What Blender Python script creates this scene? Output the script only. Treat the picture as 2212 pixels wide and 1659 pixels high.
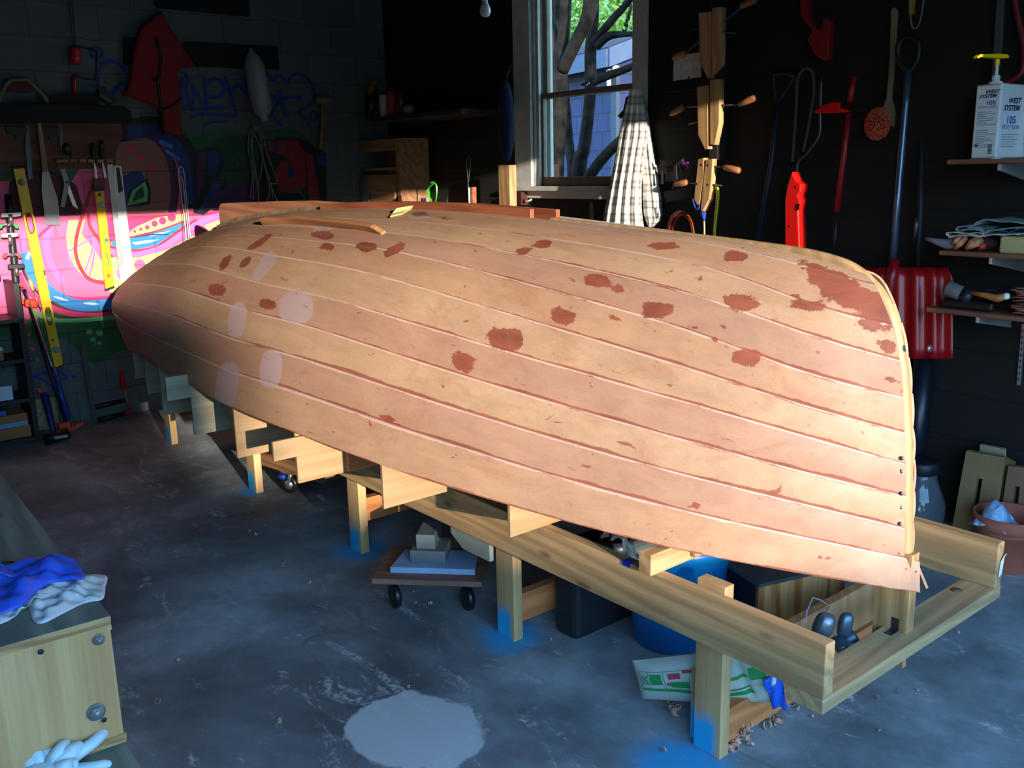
import bpy, math, random
import numpy as np
from mathutils import Vector, Matrix
for o in list(bpy.data.objects): bpy.data.objects.remove(o)
scn = bpy.context.scene
COL = scn.collection
random.seed(7); rng = np.random.RandomState(7)

# ---------------- camera ----------------
W0, H0, F = 2212, 1659, 2017.5883
RC = np.array([[0.63686, 0.77070, -0.02059], [0.15948, -0.15782, -0.97451], [-0.75430, 0.61734, -0.22342]])
CP = np.array([1.0505, -1.7667, 1.5447])
cam = bpy.data.objects.new('camera', bpy.data.cameras.new('camera'))
COL.objects.link(cam); scn.camera = cam
cam.data.sensor_fit = 'HORIZONTAL'; cam.data.sensor_width = 36; cam.data.lens = F / W0 * 36
cam.data.clip_start = 0.05; cam.data.clip_end = 400
_m = Matrix.Identity(4)
for i in range(3):
    _m[i][0] = RC[0][i]; _m[i][1] = -RC[1][i]; _m[i][2] = -RC[2][i]; _m[i][3] = CP[i]
cam.matrix_world = _m

# ---------------- world, sun, exposure ----------------
SUN = np.array([-0.965, 0.213, -0.159]); SUN /= np.linalg.norm(SUN)   # direction the light travels
world = bpy.data.worlds.new('world'); scn.world = world; world.use_nodes = True
wn = world.node_tree; wn.nodes.clear()
sky = wn.nodes.new('ShaderNodeTexSky'); sky.sky_type = 'NISHITA'; sky.sun_disc = False
sky.sun_elevation = math.radians(58); sky.sun_rotation = math.atan2(SUN[0], SUN[1]); sky.air_density = 1.2; sky.dust_density = 0.3; sky.ozone_density = 3.0
tint = wn.nodes.new('ShaderNodeMixRGB'); tint.blend_type = 'MULTIPLY'; tint.inputs[0].default_value = 1; tint.inputs[2].default_value = (0.74, 0.96, 1.04, 1)
bg = wn.nodes.new('ShaderNodeBackground'); bg.inputs[1].default_value = 2.0
wo = wn.nodes.new('ShaderNodeOutputWorld')
wn.links.new(sky.outputs[0], tint.inputs[1]); wn.links.new(tint.outputs[0], bg.inputs[0]); wn.links.new(bg.outputs[0], wo.inputs[0])
sl = bpy.data.lights.new('sun', 'SUN'); sl.energy = 9.2; sl.angle = math.radians(0.53); sl.color = (1.0, 0.90, 0.78)
so = bpy.data.objects.new('sun', sl); COL.objects.link(so); so.location = (20, -8, 12)
so.rotation_euler = Vector(SUN.tolist()).to_track_quat('-Z', 'Y').to_euler()
scn.view_settings.view_transform = 'Standard'; scn.view_settings.look = 'None'
scn.view_settings.exposure = 0.0; scn.view_settings.gamma = 1.0; scn.view_settings.use_curve_mapping = False

# ---------------- pixel helpers: where a traced pixel lies on a plane of the place ----------------
DL = -0.0202
EX = np.array([math.cos(DL), math.sin(DL), 0.]); EY = np.array([-math.sin(DL), math.cos(DL), 0.]); EZ = np.array([0., 0., 1.])
KL, KW, KR = -5.309, 2.1206, 2.0        # left wall (EX.P), window wall (EY.P), door wall outer face
def ray(u, v): return RC.T @ np.array([(u - 1106) / F, (v - 829.5) / F, 1.])
def pl(u, v, n, k):
    r = ray(u, v); return CP + (k - n @ CP) / (n @ r) * r
def atX(u, v, x): return pl(u, v, np.array([1., 0, 0]), x)
def atY(u, v, y): return pl(u, v, np.array([0., 1, 0]), y)
def atZ(u, v, z): return pl(u, v, EZ, z)
def LW(u, v, o=0.): return pl(u, v, EX, KL + o)
def WW(u, v, o=0.): return pl(u, v, EY, KW - o)
def proj(P):
    c = (np.atleast_2d(P) - CP) @ RC.T
    return np.stack([1106 + F * c[:, 0] / c[:, 2], 829.5 + F * c[:, 1] / c[:, 2]], 1)
RZL = math.pi / 2 + DL      # local +x to the right along the left wall, +y into it
RZW = DL                    # the same for the window wall

# ---------------- mesh builder ----------------
class B:
    def __init__(s): s.v = []; s.f = []; s.m = []; s.mi = 0; s.sm = []; s.smooth = False
    def add(s, vs, fs):
        n = len(s.v); s.v += [tuple(float(c) for c in p) for p in vs]
        for f in fs: s.f.append([i + n for i in f]); s.m.append(s.mi); s.sm.append(s.smooth)
        return s
    def box(s, c, d, rot=None):
        x, y, z = [k / 2 for k in d]
        vs = np.array([(-x, -y, -z), (x, -y, -z), (x, y, -z), (-x, y, -z), (-x, -y, z), (x, -y, z), (x, y, z), (-x, y, z)])
        if rot is not None: vs = vs @ rot.T
        return s.add(vs + np.array(c), [(0, 3, 2, 1), (4, 5, 6, 7), (0, 1, 5, 4), (1, 2, 6, 5), (2, 3, 7, 6), (3, 0, 4, 7)])
    def bb(s, a, b):
        a = np.array(a, float); b = np.array(b, float); return s.box((a + b) / 2, np.abs(b - a))
    def prism(s, pts, vec):
        n = len(pts); p = np.array(pts, float); q = p + np.array(vec, float)
        nrm = np.zeros(3)
        for i in range(n): nrm += np.cross(p[i], p[(i + 1) % n])
        fs = [[i, (i + 1) % n, (i + 1) % n + n, i + n] for i in range(n)] + [list(range(n))[::-1], [i + n for i in range(n)]]
        if nrm @ np.array(vec) < 0: fs = [f[::-1] for f in fs]
        return s.add(list(p) + list(q), fs)
    def tube(s, pts, r, n=8, cap=True):
        p = np.array(pts, float); N = len(p); r = np.broadcast_to(np.array(r, float), (N,)) if np.ndim(r) < 2 else r
        T = np.gradient(p, axis=0); T /= np.linalg.norm(T, axis=1)[:, None] + 1e-12
        a = np.array([0, 0, 1.]) if abs(T[0][2]) < .9 else np.array([1., 0, 0])
        u = np.cross(T[0], a); u /= np.linalg.norm(u); vs = []
        for i in range(N):
            u = u - T[i] * (u @ T[i]); u /= np.linalg.norm(u) + 1e-12; w = np.cross(T[i], u)
            for k in range(n):
                t = 2 * math.pi * k / n; vs.append(p[i] + r[i] * (math.cos(t) * u + math.sin(t) * w))
        fs = [(i * n + k, i * n + (k + 1) % n, (i + 1) * n + (k + 1) % n, (i + 1) * n + k) for i in range(N - 1) for k in range(n)]
        if cap: fs += [list(range(n))[::-1], [(N - 1) * n + k for k in range(n)]]
        o = s.smooth; s.smooth = n > 5; s.add(vs, fs); s.smooth = o; return s
    def lathe(s, prof, c=(0, 0, 0), n=24, rot=None, sx=1., sy=1.):
        vs = []; N = len(prof)
        for r, z in prof:
            for k in range(n):
                t = 2 * math.pi * k / n; vs.append((r * math.cos(t) * sx, r * math.sin(t) * sy, z))
        vs = np.array(vs)
        if rot is not None: vs = vs @ rot.T
        vs = vs + np.array(c)
        fs = [(i * n + k, i * n + (k + 1) % n, (i + 1) * n + (k + 1) % n, (i + 1) * n + k) for i in range(N - 1) for k in range(n)]
        fs += [list(range(n))[::-1], [(N - 1) * n + k for k in range(n)]]
        o = s.smooth; s.smooth = True; s.add(vs, fs); s.smooth = o; return s
    def cyl(s, a, b, r, n=16, r2=None): return s.tube([a, b], [r, r if r2 is None else r2], n)
    def ball(s, c, r, n=16, m=8, sc=(1, 1, 1), rot=None):
        pr = [(max(1e-4, math.sin(math.pi * i / m)) , -math.cos(math.pi * i / m)) for i in range(m + 1)]
        R = np.diag([r * sc[0], r * sc[1], r * sc[2]]); 
        if rot is not None: R = rot @ R
        return s.lathe(pr, c, n, R)
    def sheet(s, G, th=0.0, flip=False):
        G = np.array(G, float); a, b, _ = G.shape
        o = s.smooth; s.smooth = True
        idx = lambda i, j: i * b + j
        fs = [(idx(i, j), idx(i, j + 1), idx(i + 1, j + 1), idx(i + 1, j)) for i in range(a - 1) for j in range(b - 1)]
        if flip: fs = [f[::-1] for f in fs]
        if th == 0: s.add(G.reshape(-1, 3), fs); s.smooth = o; return s
        du = np.gradient(G, axis=0); dv = np.gradient(G, axis=1); n = np.cross(du, dv); n /= np.linalg.norm(n, axis=2)[..., None] + 1e-12
        G2 = G + n * th * (1 if not flip else -1)
        M = a * b; vs = list(G.reshape(-1, 3)) + list(G2.reshape(-1, 3))
        f2 = [tuple(k for k in f) for f in fs] + [tuple(k + M for k in f[::-1]) for f in fs]
        bd = [idx(i, 0) for i in range(a)] + [idx(a - 1, j) for j in range(1, b)] + [idx(i, b - 1) for i in range(a - 2, -1, -1)] + [idx(0, j) for j in range(b - 2, 0, -1)]
        L = len(bd)
        for k in range(L):
            q = (bd[k], bd[(k + 1) % L], bd[(k + 1) % L] + M, bd[k] + M); f2.append(q if not flip else q[::-1])
        s.add(vs, f2); s.smooth = o; return s
    def xf(s, M3, t=(0, 0, 0)):
        s.v = [tuple(np.array(M3) @ np.array(p) + np.array(t)) for p in s.v]; return s

def rotm(axis, deg):
    return np.array(Matrix.Rotation(math.radians(deg), 3, axis))
def mesh(name, b, mats, bev=0.0, seg=2):
    me = bpy.data.meshes.new(name); me.from_pydata(b.v, [], b.f)
    if not isinstance(mats, (list, tuple)): mats = [mats]
    for m in mats: me.materials.append(m)
    me.polygons.foreach_set('material_index', b.m); me.polygons.foreach_set('use_smooth', b.sm)
    me.validate(); me.update()
    o = bpy.data.objects.new(name, me); COL.objects.link(o)
    if bev > 0:
        md = o.modifiers.new('bevel', 'BEVEL'); md.width = bev; md.segments = seg; md.limit_method = 'ANGLE'; md.angle_limit = math.radians(40)
    return o
def tag(o, label=None, cat=None, group=None, kind=None):
    if label: o['label'] = label
    if cat: o['category'] = cat
    if group: o['group'] = group
    if kind: o['kind'] = kind
    return o
def struct(name, b, mats, bev=0, parent=None):
    o = mesh(name, b, mats, bev)
    if parent: o.parent = parent
    else: o['kind'] = 'structure'
    return o
class T:
    'a thing: an Empty at its base; parts are given in its own frame'
    def __init__(s, name, label, cat, loc=(0, 0, 0), rz=0., group=None):
        s.o = bpy.data.objects.new(name, None); COL.objects.link(s.o); s.o.empty_display_size = .05
        s.p = np.array(loc, float); s.rz = rz; s.o.location = [float(c) for c in loc]; s.o.rotation_euler = (0, 0, rz)
        tag(s.o, label, cat, group); s.R = np.array(Matrix.Rotation(rz, 3, 'Z'))
    def L(s, P): return (np.array(P, float) - s.p) @ s.R
    def part(s, name, b, mats, bev=0., parent=None, label=None):
        o = mesh(name, b, mats, bev); o.parent = parent or s.o
        if label: o['label'] = label
        return o
def one(name, b, mats, label, cat, loc=(0, 0, 0), rz=0., group=None, bev=0., kind=None):
    o = mesh(name, b, mats, bev); o.location = [float(c) for c in loc]; o.rotation_euler = (0, 0, rz)
    return tag(o, label, cat, group, kind)
def lfr(P0, rz):
    R = np.array(Matrix.Rotation(rz, 3, 'Z')); return lambda P: (np.array(P, float) - np.array(P0)) @ R
def dup(root, loc, rz=None, label=None, group=None):
    r = root.copy(); COL.objects.link(r); r.location = [float(c) for c in loc]
    if rz is not None: r.rotation_euler = (0, 0, rz)
    if label: r['label'] = label
    if group: r['group'] = group
    for ch in list(root.children):
        c = ch.copy(); COL.objects.link(c); c.parent = r
        for g in ch.children:
            e = g.copy(); COL.objects.link(e); e.parent = c
    return r

# ---------------- materials ----------------
def lin(c):
    c = [x / 255. for x in c]; return tuple(x / 12.92 if x <= .04045 else ((x + .055) / 1.055) ** 2.4 for x in c) + (1.,)
class NT:
    def __init__(s, name):
        s.m = bpy.data.materials.new(name); s.m.use_nodes = True; s.t = s.m.node_tree; s.b = s.t.nodes['Principled BSDF']
        s.tc = s.t.nodes.new('ShaderNodeTexCoord')
    def n(s, k, **kw):
        x = s.t.nodes.new('ShaderNode' + k)
        for a, v in kw.items(): setattr(x, a, v)
        return x
    def l(s, a, b): s.t.links.new(a, b)
    def map(s, sc, src=None, loc=(0, 0, 0), rot=(0, 0, 0)):
        m = s.n('Mapping'); m.inputs['Scale'].default_value = sc if isinstance(sc, (tuple, list)) else (sc,) * 3
        m.inputs['Location'].default_value = loc; m.inputs['Rotation'].default_value = rot
        s.l(src or s.tc.outputs['Object'], m.inputs[0]); return m.outputs[0]
    def noise(s, vec, sc=5, det=4, rough=.6, dist=0):
        x = s.n('TexNoise'); x.inputs['Scale'].default_value = sc; x.inputs['Detail'].default_value = det; x.inputs['Roughness'].default_value = rough; x.inputs['Distortion'].default_value = dist
        s.l(vec, x.inputs['Vector']); return x.outputs['Fac']
    def ramp(s, f, stops):
        r = s.n('ValToRGB'); e = r.color_ramp.elements
        while len(e) > len(stops): e.remove(e[-1])
        while len(e) < len(stops): e.new(.5)
        for i, (p, c) in enumerate(stops): e[i].position = p; e[i].color = c if len(c) == 4 else tuple(c) + (1,)
        s.l(f, r.inputs[0]); return r.outputs[0]
    def mr(s, f, a, b, c=0., d=1.):
        m = s.n('MapRange'); m.inputs[1].default_value = a; m.inputs[2].default_value = b; m.inputs[3].default_value = c; m.inputs[4].default_value = d
        s.l(f, m.inputs[0]); return m.outputs[0]
    def math(s, op, a, b=None):
        m = s.n('Math', operation=op)
        for i, x in enumerate((a, b)):
            if x is None: continue
            if isinstance(x, (int, float)): m.inputs[i].default_value = x
            else: s.l(x, m.inputs[i])
        return m.outputs[0]
    def mix(s, f, a, b, mode='MIX'):
        m = s.n('MixRGB', blend_type=mode)
        for i, x in enumerate((f, a, b)):
            if isinstance(x, (int, float)): m.inputs[i].default_value = x
            elif isinstance(x, tuple): m.inputs[i].default_value = x
            else: s.l(x, m.inputs[i])
        return m.outputs[0]
    def bump(s, f, st=.3, d=.01):
        b = s.n('Bump'); b.inputs['Strength'].default_value = st; b.inputs['Distance'].default_value = d
        s.l(f, b.inputs['Height']); s.l(b.outputs[0], s.b.inputs['Normal'])
    def col(s, c):
        if isinstance(c, tuple): s.b.inputs['Base Color'].default_value = c
        else: s.l(c, s.b.inputs['Base Color'])
    def setp(s, **kw):
        for k, v in kw.items(): s.b.inputs[k.replace('_', ' ')].default_value = v
_MC = {}
def mat(c, rough=.6, metal=0., var=.12, sc=12., bump=0., bsc=60., name=None, trans=0., spec=None, coat=0.):
    key = (c, rough, metal, var, sc, bump, bsc, trans, spec, coat)
    if key in _MC: return _MC[key]
    t = NT(name or 'surface_%d_%d_%d' % c); L = lin(c)
    nz = t.noise(t.tc.outputs['Object'], sc, 5)
    lo = tuple(x * (1 - var) for x in L[:3]) + (1,); hi = tuple(min(1, x * (1 + var)) for x in L[:3]) + (1,)
    t.col(t.ramp(nz, [(.3, lo), (.7, hi)])); t.setp(Roughness=rough, Metallic=metal)
    if trans: t.setp(Transmission_Weight=trans, IOR=1.45)
    if coat: t.setp(Coat_Weight=coat)
    if spec is not None: t.b.inputs['Specular IOR Level'].default_value = spec
    if bump: t.bump(t.noise(t.tc.outputs['Object'], bsc, 6), bump, .004)
    _MC[key] = t.m; return t.m
def wood(c1, c2, axis=0, sc=1., rough=.55, knots=True, name='wood', bump=.15, streak=1.0):
    key = ('w', c1, c2, axis, sc, rough, knots, streak)
    if key in _MC: return _MC[key]
    t = NT(name); s = [26 * sc] * 3; s[axis] = 1.6 * sc
    v = t.map(tuple(s)); f = t.noise(v, 1.0, 6, .62, .6)
    s2 = [120 * sc] * 3; s2[axis] = 4 * sc; g = t.noise(t.map(tuple(s2)), 1.0, 3)
    wv = t.n('TexWave', wave_type='BANDS', bands_direction='DIAGONAL'); wv.inputs['Scale'].default_value = 1.1; wv.inputs['Distortion'].default_value = 9; wv.inputs['Detail'].default_value = 3; wv.inputs['Detail Scale'].default_value = 1.2
    s3 = [9 * sc] * 3; s3[axis] = .8 * sc; t.l(t.map(tuple(s3)), wv.inputs[0])
    f2 = t.math('ADD', t.math('MULTIPLY', f, .6), t.math('MULTIPLY', wv.outputs['Fac'], .4 * streak))
    c = t.ramp(f2, [(.25, lin(c1)), (.75, lin(c2))])
    c = t.mix(t.mr(g, .35, .75, .0, .35), c, tuple(x * .55 for x in lin(c1)[:3]) + (1,))
    if knots:
        vo = t.n('TexVoronoi'); vo.inputs['Scale'].default_value = 1.0; sk = [9.] * 3; sk[axis] = 3.2; t.l(t.map(tuple(sk)), vo.inputs[0])
        c = t.mix(t.mr(vo.outputs['Distance'], .05, .13, .75, 0.), c, lin((95, 62, 38)))
    t.col(c); t.setp(Roughness=rough); t.bump(g, bump, .002); _MC[key] = t.m; return t.m
def metal(c=(190, 190, 190), rough=.35): return mat(c, rough, .9, .1, 20)
BLACK = mat((14, 14, 15), .5); STEEL = metal(); DSTEEL = metal((90, 92, 95), .45)
RED = mat((190, 20, 22), .4); WHITE = mat((228, 230, 230), .45, var=.05); YEL = mat((245, 205, 20), .35, var=.04); ORANGE = mat((225, 75, 20), .4)
PINE = wood((168, 122, 76), (212, 168, 118), 0, name='pine'); PINEZ = wood((168, 122, 76), (212, 168, 118), 2, name='pine_upright'); PINEY = wood((168, 122, 76), (212, 168, 118), 1, name='pine_cross')
# ================= the setting =================
def blockmat(c, name, rough=.8, var=.12, soft=None):
    'painted concrete block: colour plus the block and mortar relief'
    t = NT(name); L = lin(c)
    sx = t.n('SeparateXYZ'); t.l(t.tc.outputs['Object'], sx.inputs[0]); cb = t.n('CombineXYZ'); t.l(sx.outputs[1], cb.inputs[0]); t.l(sx.outputs[2], cb.inputs[1])
    nz = t.noise(t.tc.outputs['Object'], 3.5, 8, .65)
    ad = t.n('VectorMath', operation='ADD'); t.l(cb.outputs[0], ad.inputs[0])
    sc = t.n('VectorMath', operation='SCALE'); sc.inputs['Scale'].default_value = .03; nc = t.n('TexNoise'); nc.inputs['Scale'].default_value = 6; t.l(t.tc.outputs['Object'], nc.inputs[0]); t.l(nc.outputs['Color'], sc.inputs[0]); t.l(sc.outputs[0], ad.inputs[1])
    bt = t.n('TexBrick'); bt.inputs['Scale'].default_value = 1; bt.inputs['Brick Width'].default_value = .40; bt.inputs['Row Height'].default_value = .2
    bt.inputs['Mortar Size'].default_value = .006; bt.inputs['Mortar Smooth'].default_value = .6
    bt.inputs['Color1'].default_value = (1, 1, 1, 1); bt.inputs['Color2'].default_value = (.88, .88, .88, 1); bt.inputs['Mortar'].default_value = (.62, .62, .62, 1)
    t.l(ad.outputs[0], bt.inputs[0])
    lo = tuple(x * (1 - var) for x in L[:3]) + (1,); hi = tuple(min(1, x * (1 + var)) for x in L[:3]) + (1,)
    base = t.ramp(nz, [(.3, lo), (.7, hi)])
    c2 = t.mix(.8, base, bt.outputs['Color'], 'MULTIPLY')
    fine = t.noise(t.tc.outputs['Object'], 90, 3)
    t.col(t.mix(t.mr(fine, .62, .72, 0, .25), c2, (.02, .02, .02, 1)))
    h = t.math('ADD', t.math('MULTIPLY', bt.outputs['Fac'], -1.), t.math('MULTIPLY', nz, .8)); t.bump(h, .5, .006)
    t.setp(Roughness=rough); return t.m
WALLW = blockmat((96, 101, 101), 'white_painted_block')
G = {}
def gm(key, c):
    if key not in G: G[key] = blockmat(c, 'spray_paint_' + key, .6, .08)
    return G[key]
PAL = dict(green=(38, 96, 48), lgreen=(95, 190, 110), pink=(238, 100, 150), hot=(215, 45, 110), yel=(250, 215, 130), blue=(40, 130, 205), lblue=(175, 220, 245), dblue=(28, 52, 120),
           magenta=(235, 110, 215), red=(190, 35, 62), purple=(80, 25, 80), black=(18, 16, 20), tag=(22, 52, 140), brown=(150, 95, 80), dgreen=(28, 70, 36), crim=(150, 30, 45), wine=(70, 14, 28))
gnames = list(PAL); gmats = [WALLW] + [gm(k, PAL[k]) for k in gnames]
GL = B()
yA, yB = -3.4, (EY @ WW(829, 90)) + 0.0
def lwp(y, z, o=0.): return EX * (KL + o) + EY * y + EZ * z
# wall slab behind the paint
p = [lwp(yA, -.02), lwp(KW + .14, -.02), lwp(KW + .14, 3.05), lwp(yA, 3.05)]
GL.prism(p, -EX * .16)
lay = [0]
def poly(key, pts):
    GL.mi = gnames.index(key) + 1; lay[0] += 1; o = .0004 + lay[0] * .00008
    P = [LW(u, v, o) for u, v in pts]; n = np.cross(P[1] - P[0], P[2] - P[1]); A = sum(np.cross(P[i], P[(i + 1) % len(P)]) for i in range(len(P)))
    if A @ EX < 0: P = P[::-1]
    GL.add(P, [list(range(len(P)))])
def spline(pts, n=8):
    p = np.array(pts, float); 
    if len(p) < 3: return np.linspace(p[0], p[-1], n)
    q = np.vstack([2 * p[0] - p[1], p, 2 * p[-1] - p[-2]]); out = []
    for i in range(1, len(q) - 2):
        for t in np.linspace(0, 1, n, endpoint=False):
            out.append(.5 * ((2 * q[i]) + (q[i + 1] - q[i - 1]) * t + (2 * q[i - 1] - 5 * q[i] + 4 * q[i + 1] - q[i + 2]) * t * t + (3 * q[i] - q[i - 1] - 3 * q[i + 1] + q[i + 2]) * t ** 3))
    out.append(p[-1]); return np.array(out)
def stroke(key, pts, w, taper=False):
    c = spline(pts); d = np.gradient(c, axis=0); d /= np.linalg.norm(d, axis=1)[:, None] + 1e-9; nn = np.stack([-d[:, 1], d[:, 0]], 1)
    ww = np.full(len(c), w / 2.)
    if taper: ww = ww * np.sin(np.linspace(.25, math.pi - .25, len(c)))
    GL.mi = gnames.index(key) + 1; lay[0] += 1; o = .0004 + lay[0] * .00008
    a = [LW(*(q), o) for q in c + nn * ww[:, None]]; b = [LW(*(q), o) for q in c - nn * ww[:, None]]
    n = len(a); fs = [(i, i + 1, n + i + 1, n + i) for i in range(n - 1)]
    A = np.cross(a[1] - a[0], b[0] - a[0])
    if A @ EX < 0: fs = [f[::-1] for f in fs]
    GL.add(a + b, fs)
def dot(key, u, v, r, ry=None):
    poly(key, [(u + r * math.cos(t), v + (ry or r) * math.sin(t)) for t in np.linspace(0, 2 * math.pi, 17)[:-1]])
# --- painted shapes, back to front
poly('green', [(-80, 280), (60, 270), (200, 272), (300, 268), (345, 262), (420, 290), (480, 282), (540, 290), (620, 275), (650, 300), (700, 320), (706, 420), (700, 560), (330, 700), (318, 745), (290, 755), (262, 756), (235, 772), (205, 788), (178, 772), (160, 748), (138, 732), (112, 734), (86, 745), (60, 735), (-80, 720)])
poly('pink', [(-80, 400), (20, 390), (60, 372), (110, 378), (150, 400), (180, 350), (240, 280), (320, 275), (400, 330), (420, 440), (460, 450), (480, 560), (330, 640), (250, 655), (180, 655), (120, 640), (80, 690), (-80, 690)])
poly('wine', [(20, 392), (70, 360), (120, 372), (165, 400), (185, 470), (15, 470)])
poly('brown', [(250, 300), (300, 288), (340, 300), (375, 340), (385, 400), (378, 455), (330, 465), (300, 470), (240, 470), (245, 380)])
stroke('purple', [(255, 300), (320, 290), (362, 330), (378, 400), (372, 460)], 18)
stroke('black', [(262, 280), (330, 272), (385, 305), (416, 370), (422, 450)], 40)
stroke('dblue', [(275, 285), (335, 282), (378, 315), (402, 370), (408, 440)], 26)
stroke('blue', [(345, 305), (372, 318)], 8); stroke('blue', [(358, 325), (388, 345)], 6); stroke('blue', [(385, 370), (400, 372)], 6)
for u, v, r in [(285, 322, 9), (305, 340, 8), (330, 365, 7), (275, 345, 4)]: dot('hot', u, v, r)
poly('dblue', [(262, 385), (285, 370), (305, 372), (320, 400), (322, 440), (300, 448), (262, 440)])
poly('black', [(268, 448), (282, 408), (318, 385), (326, 410), (324, 442)]); poly('lgreen', [(274, 444), (286, 412), (314, 392), (320, 412), (318, 436)]); poly('dgreen', [(285, 436), (294, 414), (309, 402), (312, 426)])
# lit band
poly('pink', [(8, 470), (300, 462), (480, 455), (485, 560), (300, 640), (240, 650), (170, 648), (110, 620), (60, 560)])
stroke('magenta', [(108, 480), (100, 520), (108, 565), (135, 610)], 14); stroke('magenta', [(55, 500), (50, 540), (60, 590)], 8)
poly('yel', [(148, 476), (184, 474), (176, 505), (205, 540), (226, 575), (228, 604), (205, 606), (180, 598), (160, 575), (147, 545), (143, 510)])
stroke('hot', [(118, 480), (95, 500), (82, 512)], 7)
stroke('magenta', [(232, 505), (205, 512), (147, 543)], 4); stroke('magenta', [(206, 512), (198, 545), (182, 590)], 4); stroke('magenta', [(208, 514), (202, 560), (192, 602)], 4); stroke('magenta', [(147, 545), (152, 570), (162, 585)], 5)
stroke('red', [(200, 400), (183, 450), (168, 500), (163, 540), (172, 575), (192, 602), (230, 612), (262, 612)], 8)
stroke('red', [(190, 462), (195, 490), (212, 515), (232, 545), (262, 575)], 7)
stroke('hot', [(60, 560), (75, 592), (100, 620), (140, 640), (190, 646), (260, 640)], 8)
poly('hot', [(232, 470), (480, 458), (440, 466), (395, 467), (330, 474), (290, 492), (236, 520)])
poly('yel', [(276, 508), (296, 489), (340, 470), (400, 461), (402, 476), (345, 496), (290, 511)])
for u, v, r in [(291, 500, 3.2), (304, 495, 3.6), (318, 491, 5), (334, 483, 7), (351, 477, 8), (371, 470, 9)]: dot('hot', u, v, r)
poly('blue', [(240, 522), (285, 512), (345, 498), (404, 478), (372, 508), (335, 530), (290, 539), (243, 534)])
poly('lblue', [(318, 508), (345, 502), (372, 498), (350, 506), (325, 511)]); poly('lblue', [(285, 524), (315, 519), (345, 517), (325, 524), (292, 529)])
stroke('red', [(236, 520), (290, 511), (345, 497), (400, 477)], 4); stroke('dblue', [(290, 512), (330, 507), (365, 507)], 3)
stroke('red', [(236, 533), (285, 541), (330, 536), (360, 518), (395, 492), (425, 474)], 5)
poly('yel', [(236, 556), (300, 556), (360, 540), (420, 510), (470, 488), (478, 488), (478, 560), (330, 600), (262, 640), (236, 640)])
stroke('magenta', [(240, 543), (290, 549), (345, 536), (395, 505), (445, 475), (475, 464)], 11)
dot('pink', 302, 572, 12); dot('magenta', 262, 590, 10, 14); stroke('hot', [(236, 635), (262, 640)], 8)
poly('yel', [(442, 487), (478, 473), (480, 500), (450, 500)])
# lower bands
stroke('blue', [(52, 545), (62, 575), (88, 612), (125, 642), (175, 660), (262, 655)], 24); stroke('lblue', [(64, 545), (58, 560)], 8)
stroke('lblue', [(115, 640), (148, 650)], 5, True); stroke('lblue', [(180, 655), (215, 657)], 5, True)
stroke('wine', [(45, 570), (60, 605), (90, 640), (130, 664), (180, 676), (262, 672)], 6)
stroke('hot', [(40, 590), (58, 625), (95, 655), (140, 674), (200, 682), (262, 676)], 12); stroke('wine', [(35, 600), (55, 640), (100, 672), (150, 686), (262, 684)], 4)
stroke('lgreen', [(60, 668), (110, 690), (170, 692), (262, 684)], 9)
for u, v, rx, ry in [(193, 717, 7.5, 6), (215, 719, 8, 7), (201, 733, 6, 5.5), (215, 741, 4.5, 4)]: dot('lgreen', u, v, rx, ry)
stroke('lgreen', [(205, 735), (206, 746)], 2)
# right of the fender, in the shade
poly('dgreen', [(430, 330), (470, 300), (520, 292), (580, 300), (585, 380), (520, 400), (440, 420)])
poly('black', [(418, 400), (424, 322), (470, 318), (486, 345), (475, 385), (492, 395), (470, 440), (440, 465), (418, 460)])
poly('purple', [(424, 398), (430, 328), (446, 326), (440, 392), (425, 440)]); poly('dblue', [(450, 328), (470, 326), (478, 345), (466, 380), (448, 380)]); poly('dblue', [(462, 390), (484, 392), (455, 440), (428, 460)])
poly('purple', [(440, 450), (470, 415), (540, 392), (600, 400), (620, 450), (540, 466)])
for u, v, r in [(502, 345, 5), (512, 355, 3), (520, 338, 3), (512, 330, 2)]: dot('green', u, v, r)
poly('black', [(560, 330), (600, 296), (650, 298), (704, 330), (706, 440), (560, 440)])
poly('crim', [(580, 305), (640, 300), (660, 330), (662, 400), (640, 418), (605, 415), (592, 380), (605, 350), (625, 345), (600, 330), (580, 325)]); poly('dblue', [(620, 358), (634, 358), (634, 385), (622, 385)])
poly('crim', [(662, 330), (676, 335), (690, 430), (668, 440)]); poly('dblue', [(684, 335), (702, 338), (704, 358), (686, 358)]); poly('dblue', [(594, 308), (604, 310), (600, 328), (592, 326)])
stroke('green', [(575, 292), (630, 284), (660, 300), (690, 322)], 7); stroke('green', [(604, 405), (640, 408), (660, 430)], 5)
# blue writing
S = lambda pts, w=6: stroke('tag', pts, w)
S([(207, 100), (219, 106), (219, 120), (207, 126), (197, 119), (198, 105), (208, 100)], 6); S([(212, 155), (222, 138), (242, 133), (262, 142), (272, 158)], 8); S([(214, 160), (212, 190)], 5); S([(268, 178), (252, 190), (240, 202)], 8); S([(190, 184), (210, 184)], 7)
S([(390, 156), (400, 160), (406, 178), (398, 188), (391, 170), (392, 200), (398, 240)], 7); S([(400, 185), (406, 210), (414, 238), (418, 210), (415, 184)], 7); S([(415, 184), (428, 208), (440, 236), (448, 236)], 7)
S([(440, 165), (444, 200), (448, 236)], 8); S([(446, 182), (456, 172), (470, 172), (482, 184), (484, 198), (474, 208), (456, 210), (450, 208)], 8); S([(440, 236), (460, 232), (492, 232)], 6)
S([(486, 164), (494, 190), (504, 220), (512, 248)], 8); S([(502, 204), (506, 188), (516, 184), (526, 196), (536, 210)], 7)
S([(410, 254), (430, 247), (460, 247), (490, 250), (514, 252)], 7); S([(438, 272), (460, 264), (490, 262)], 5)
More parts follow.
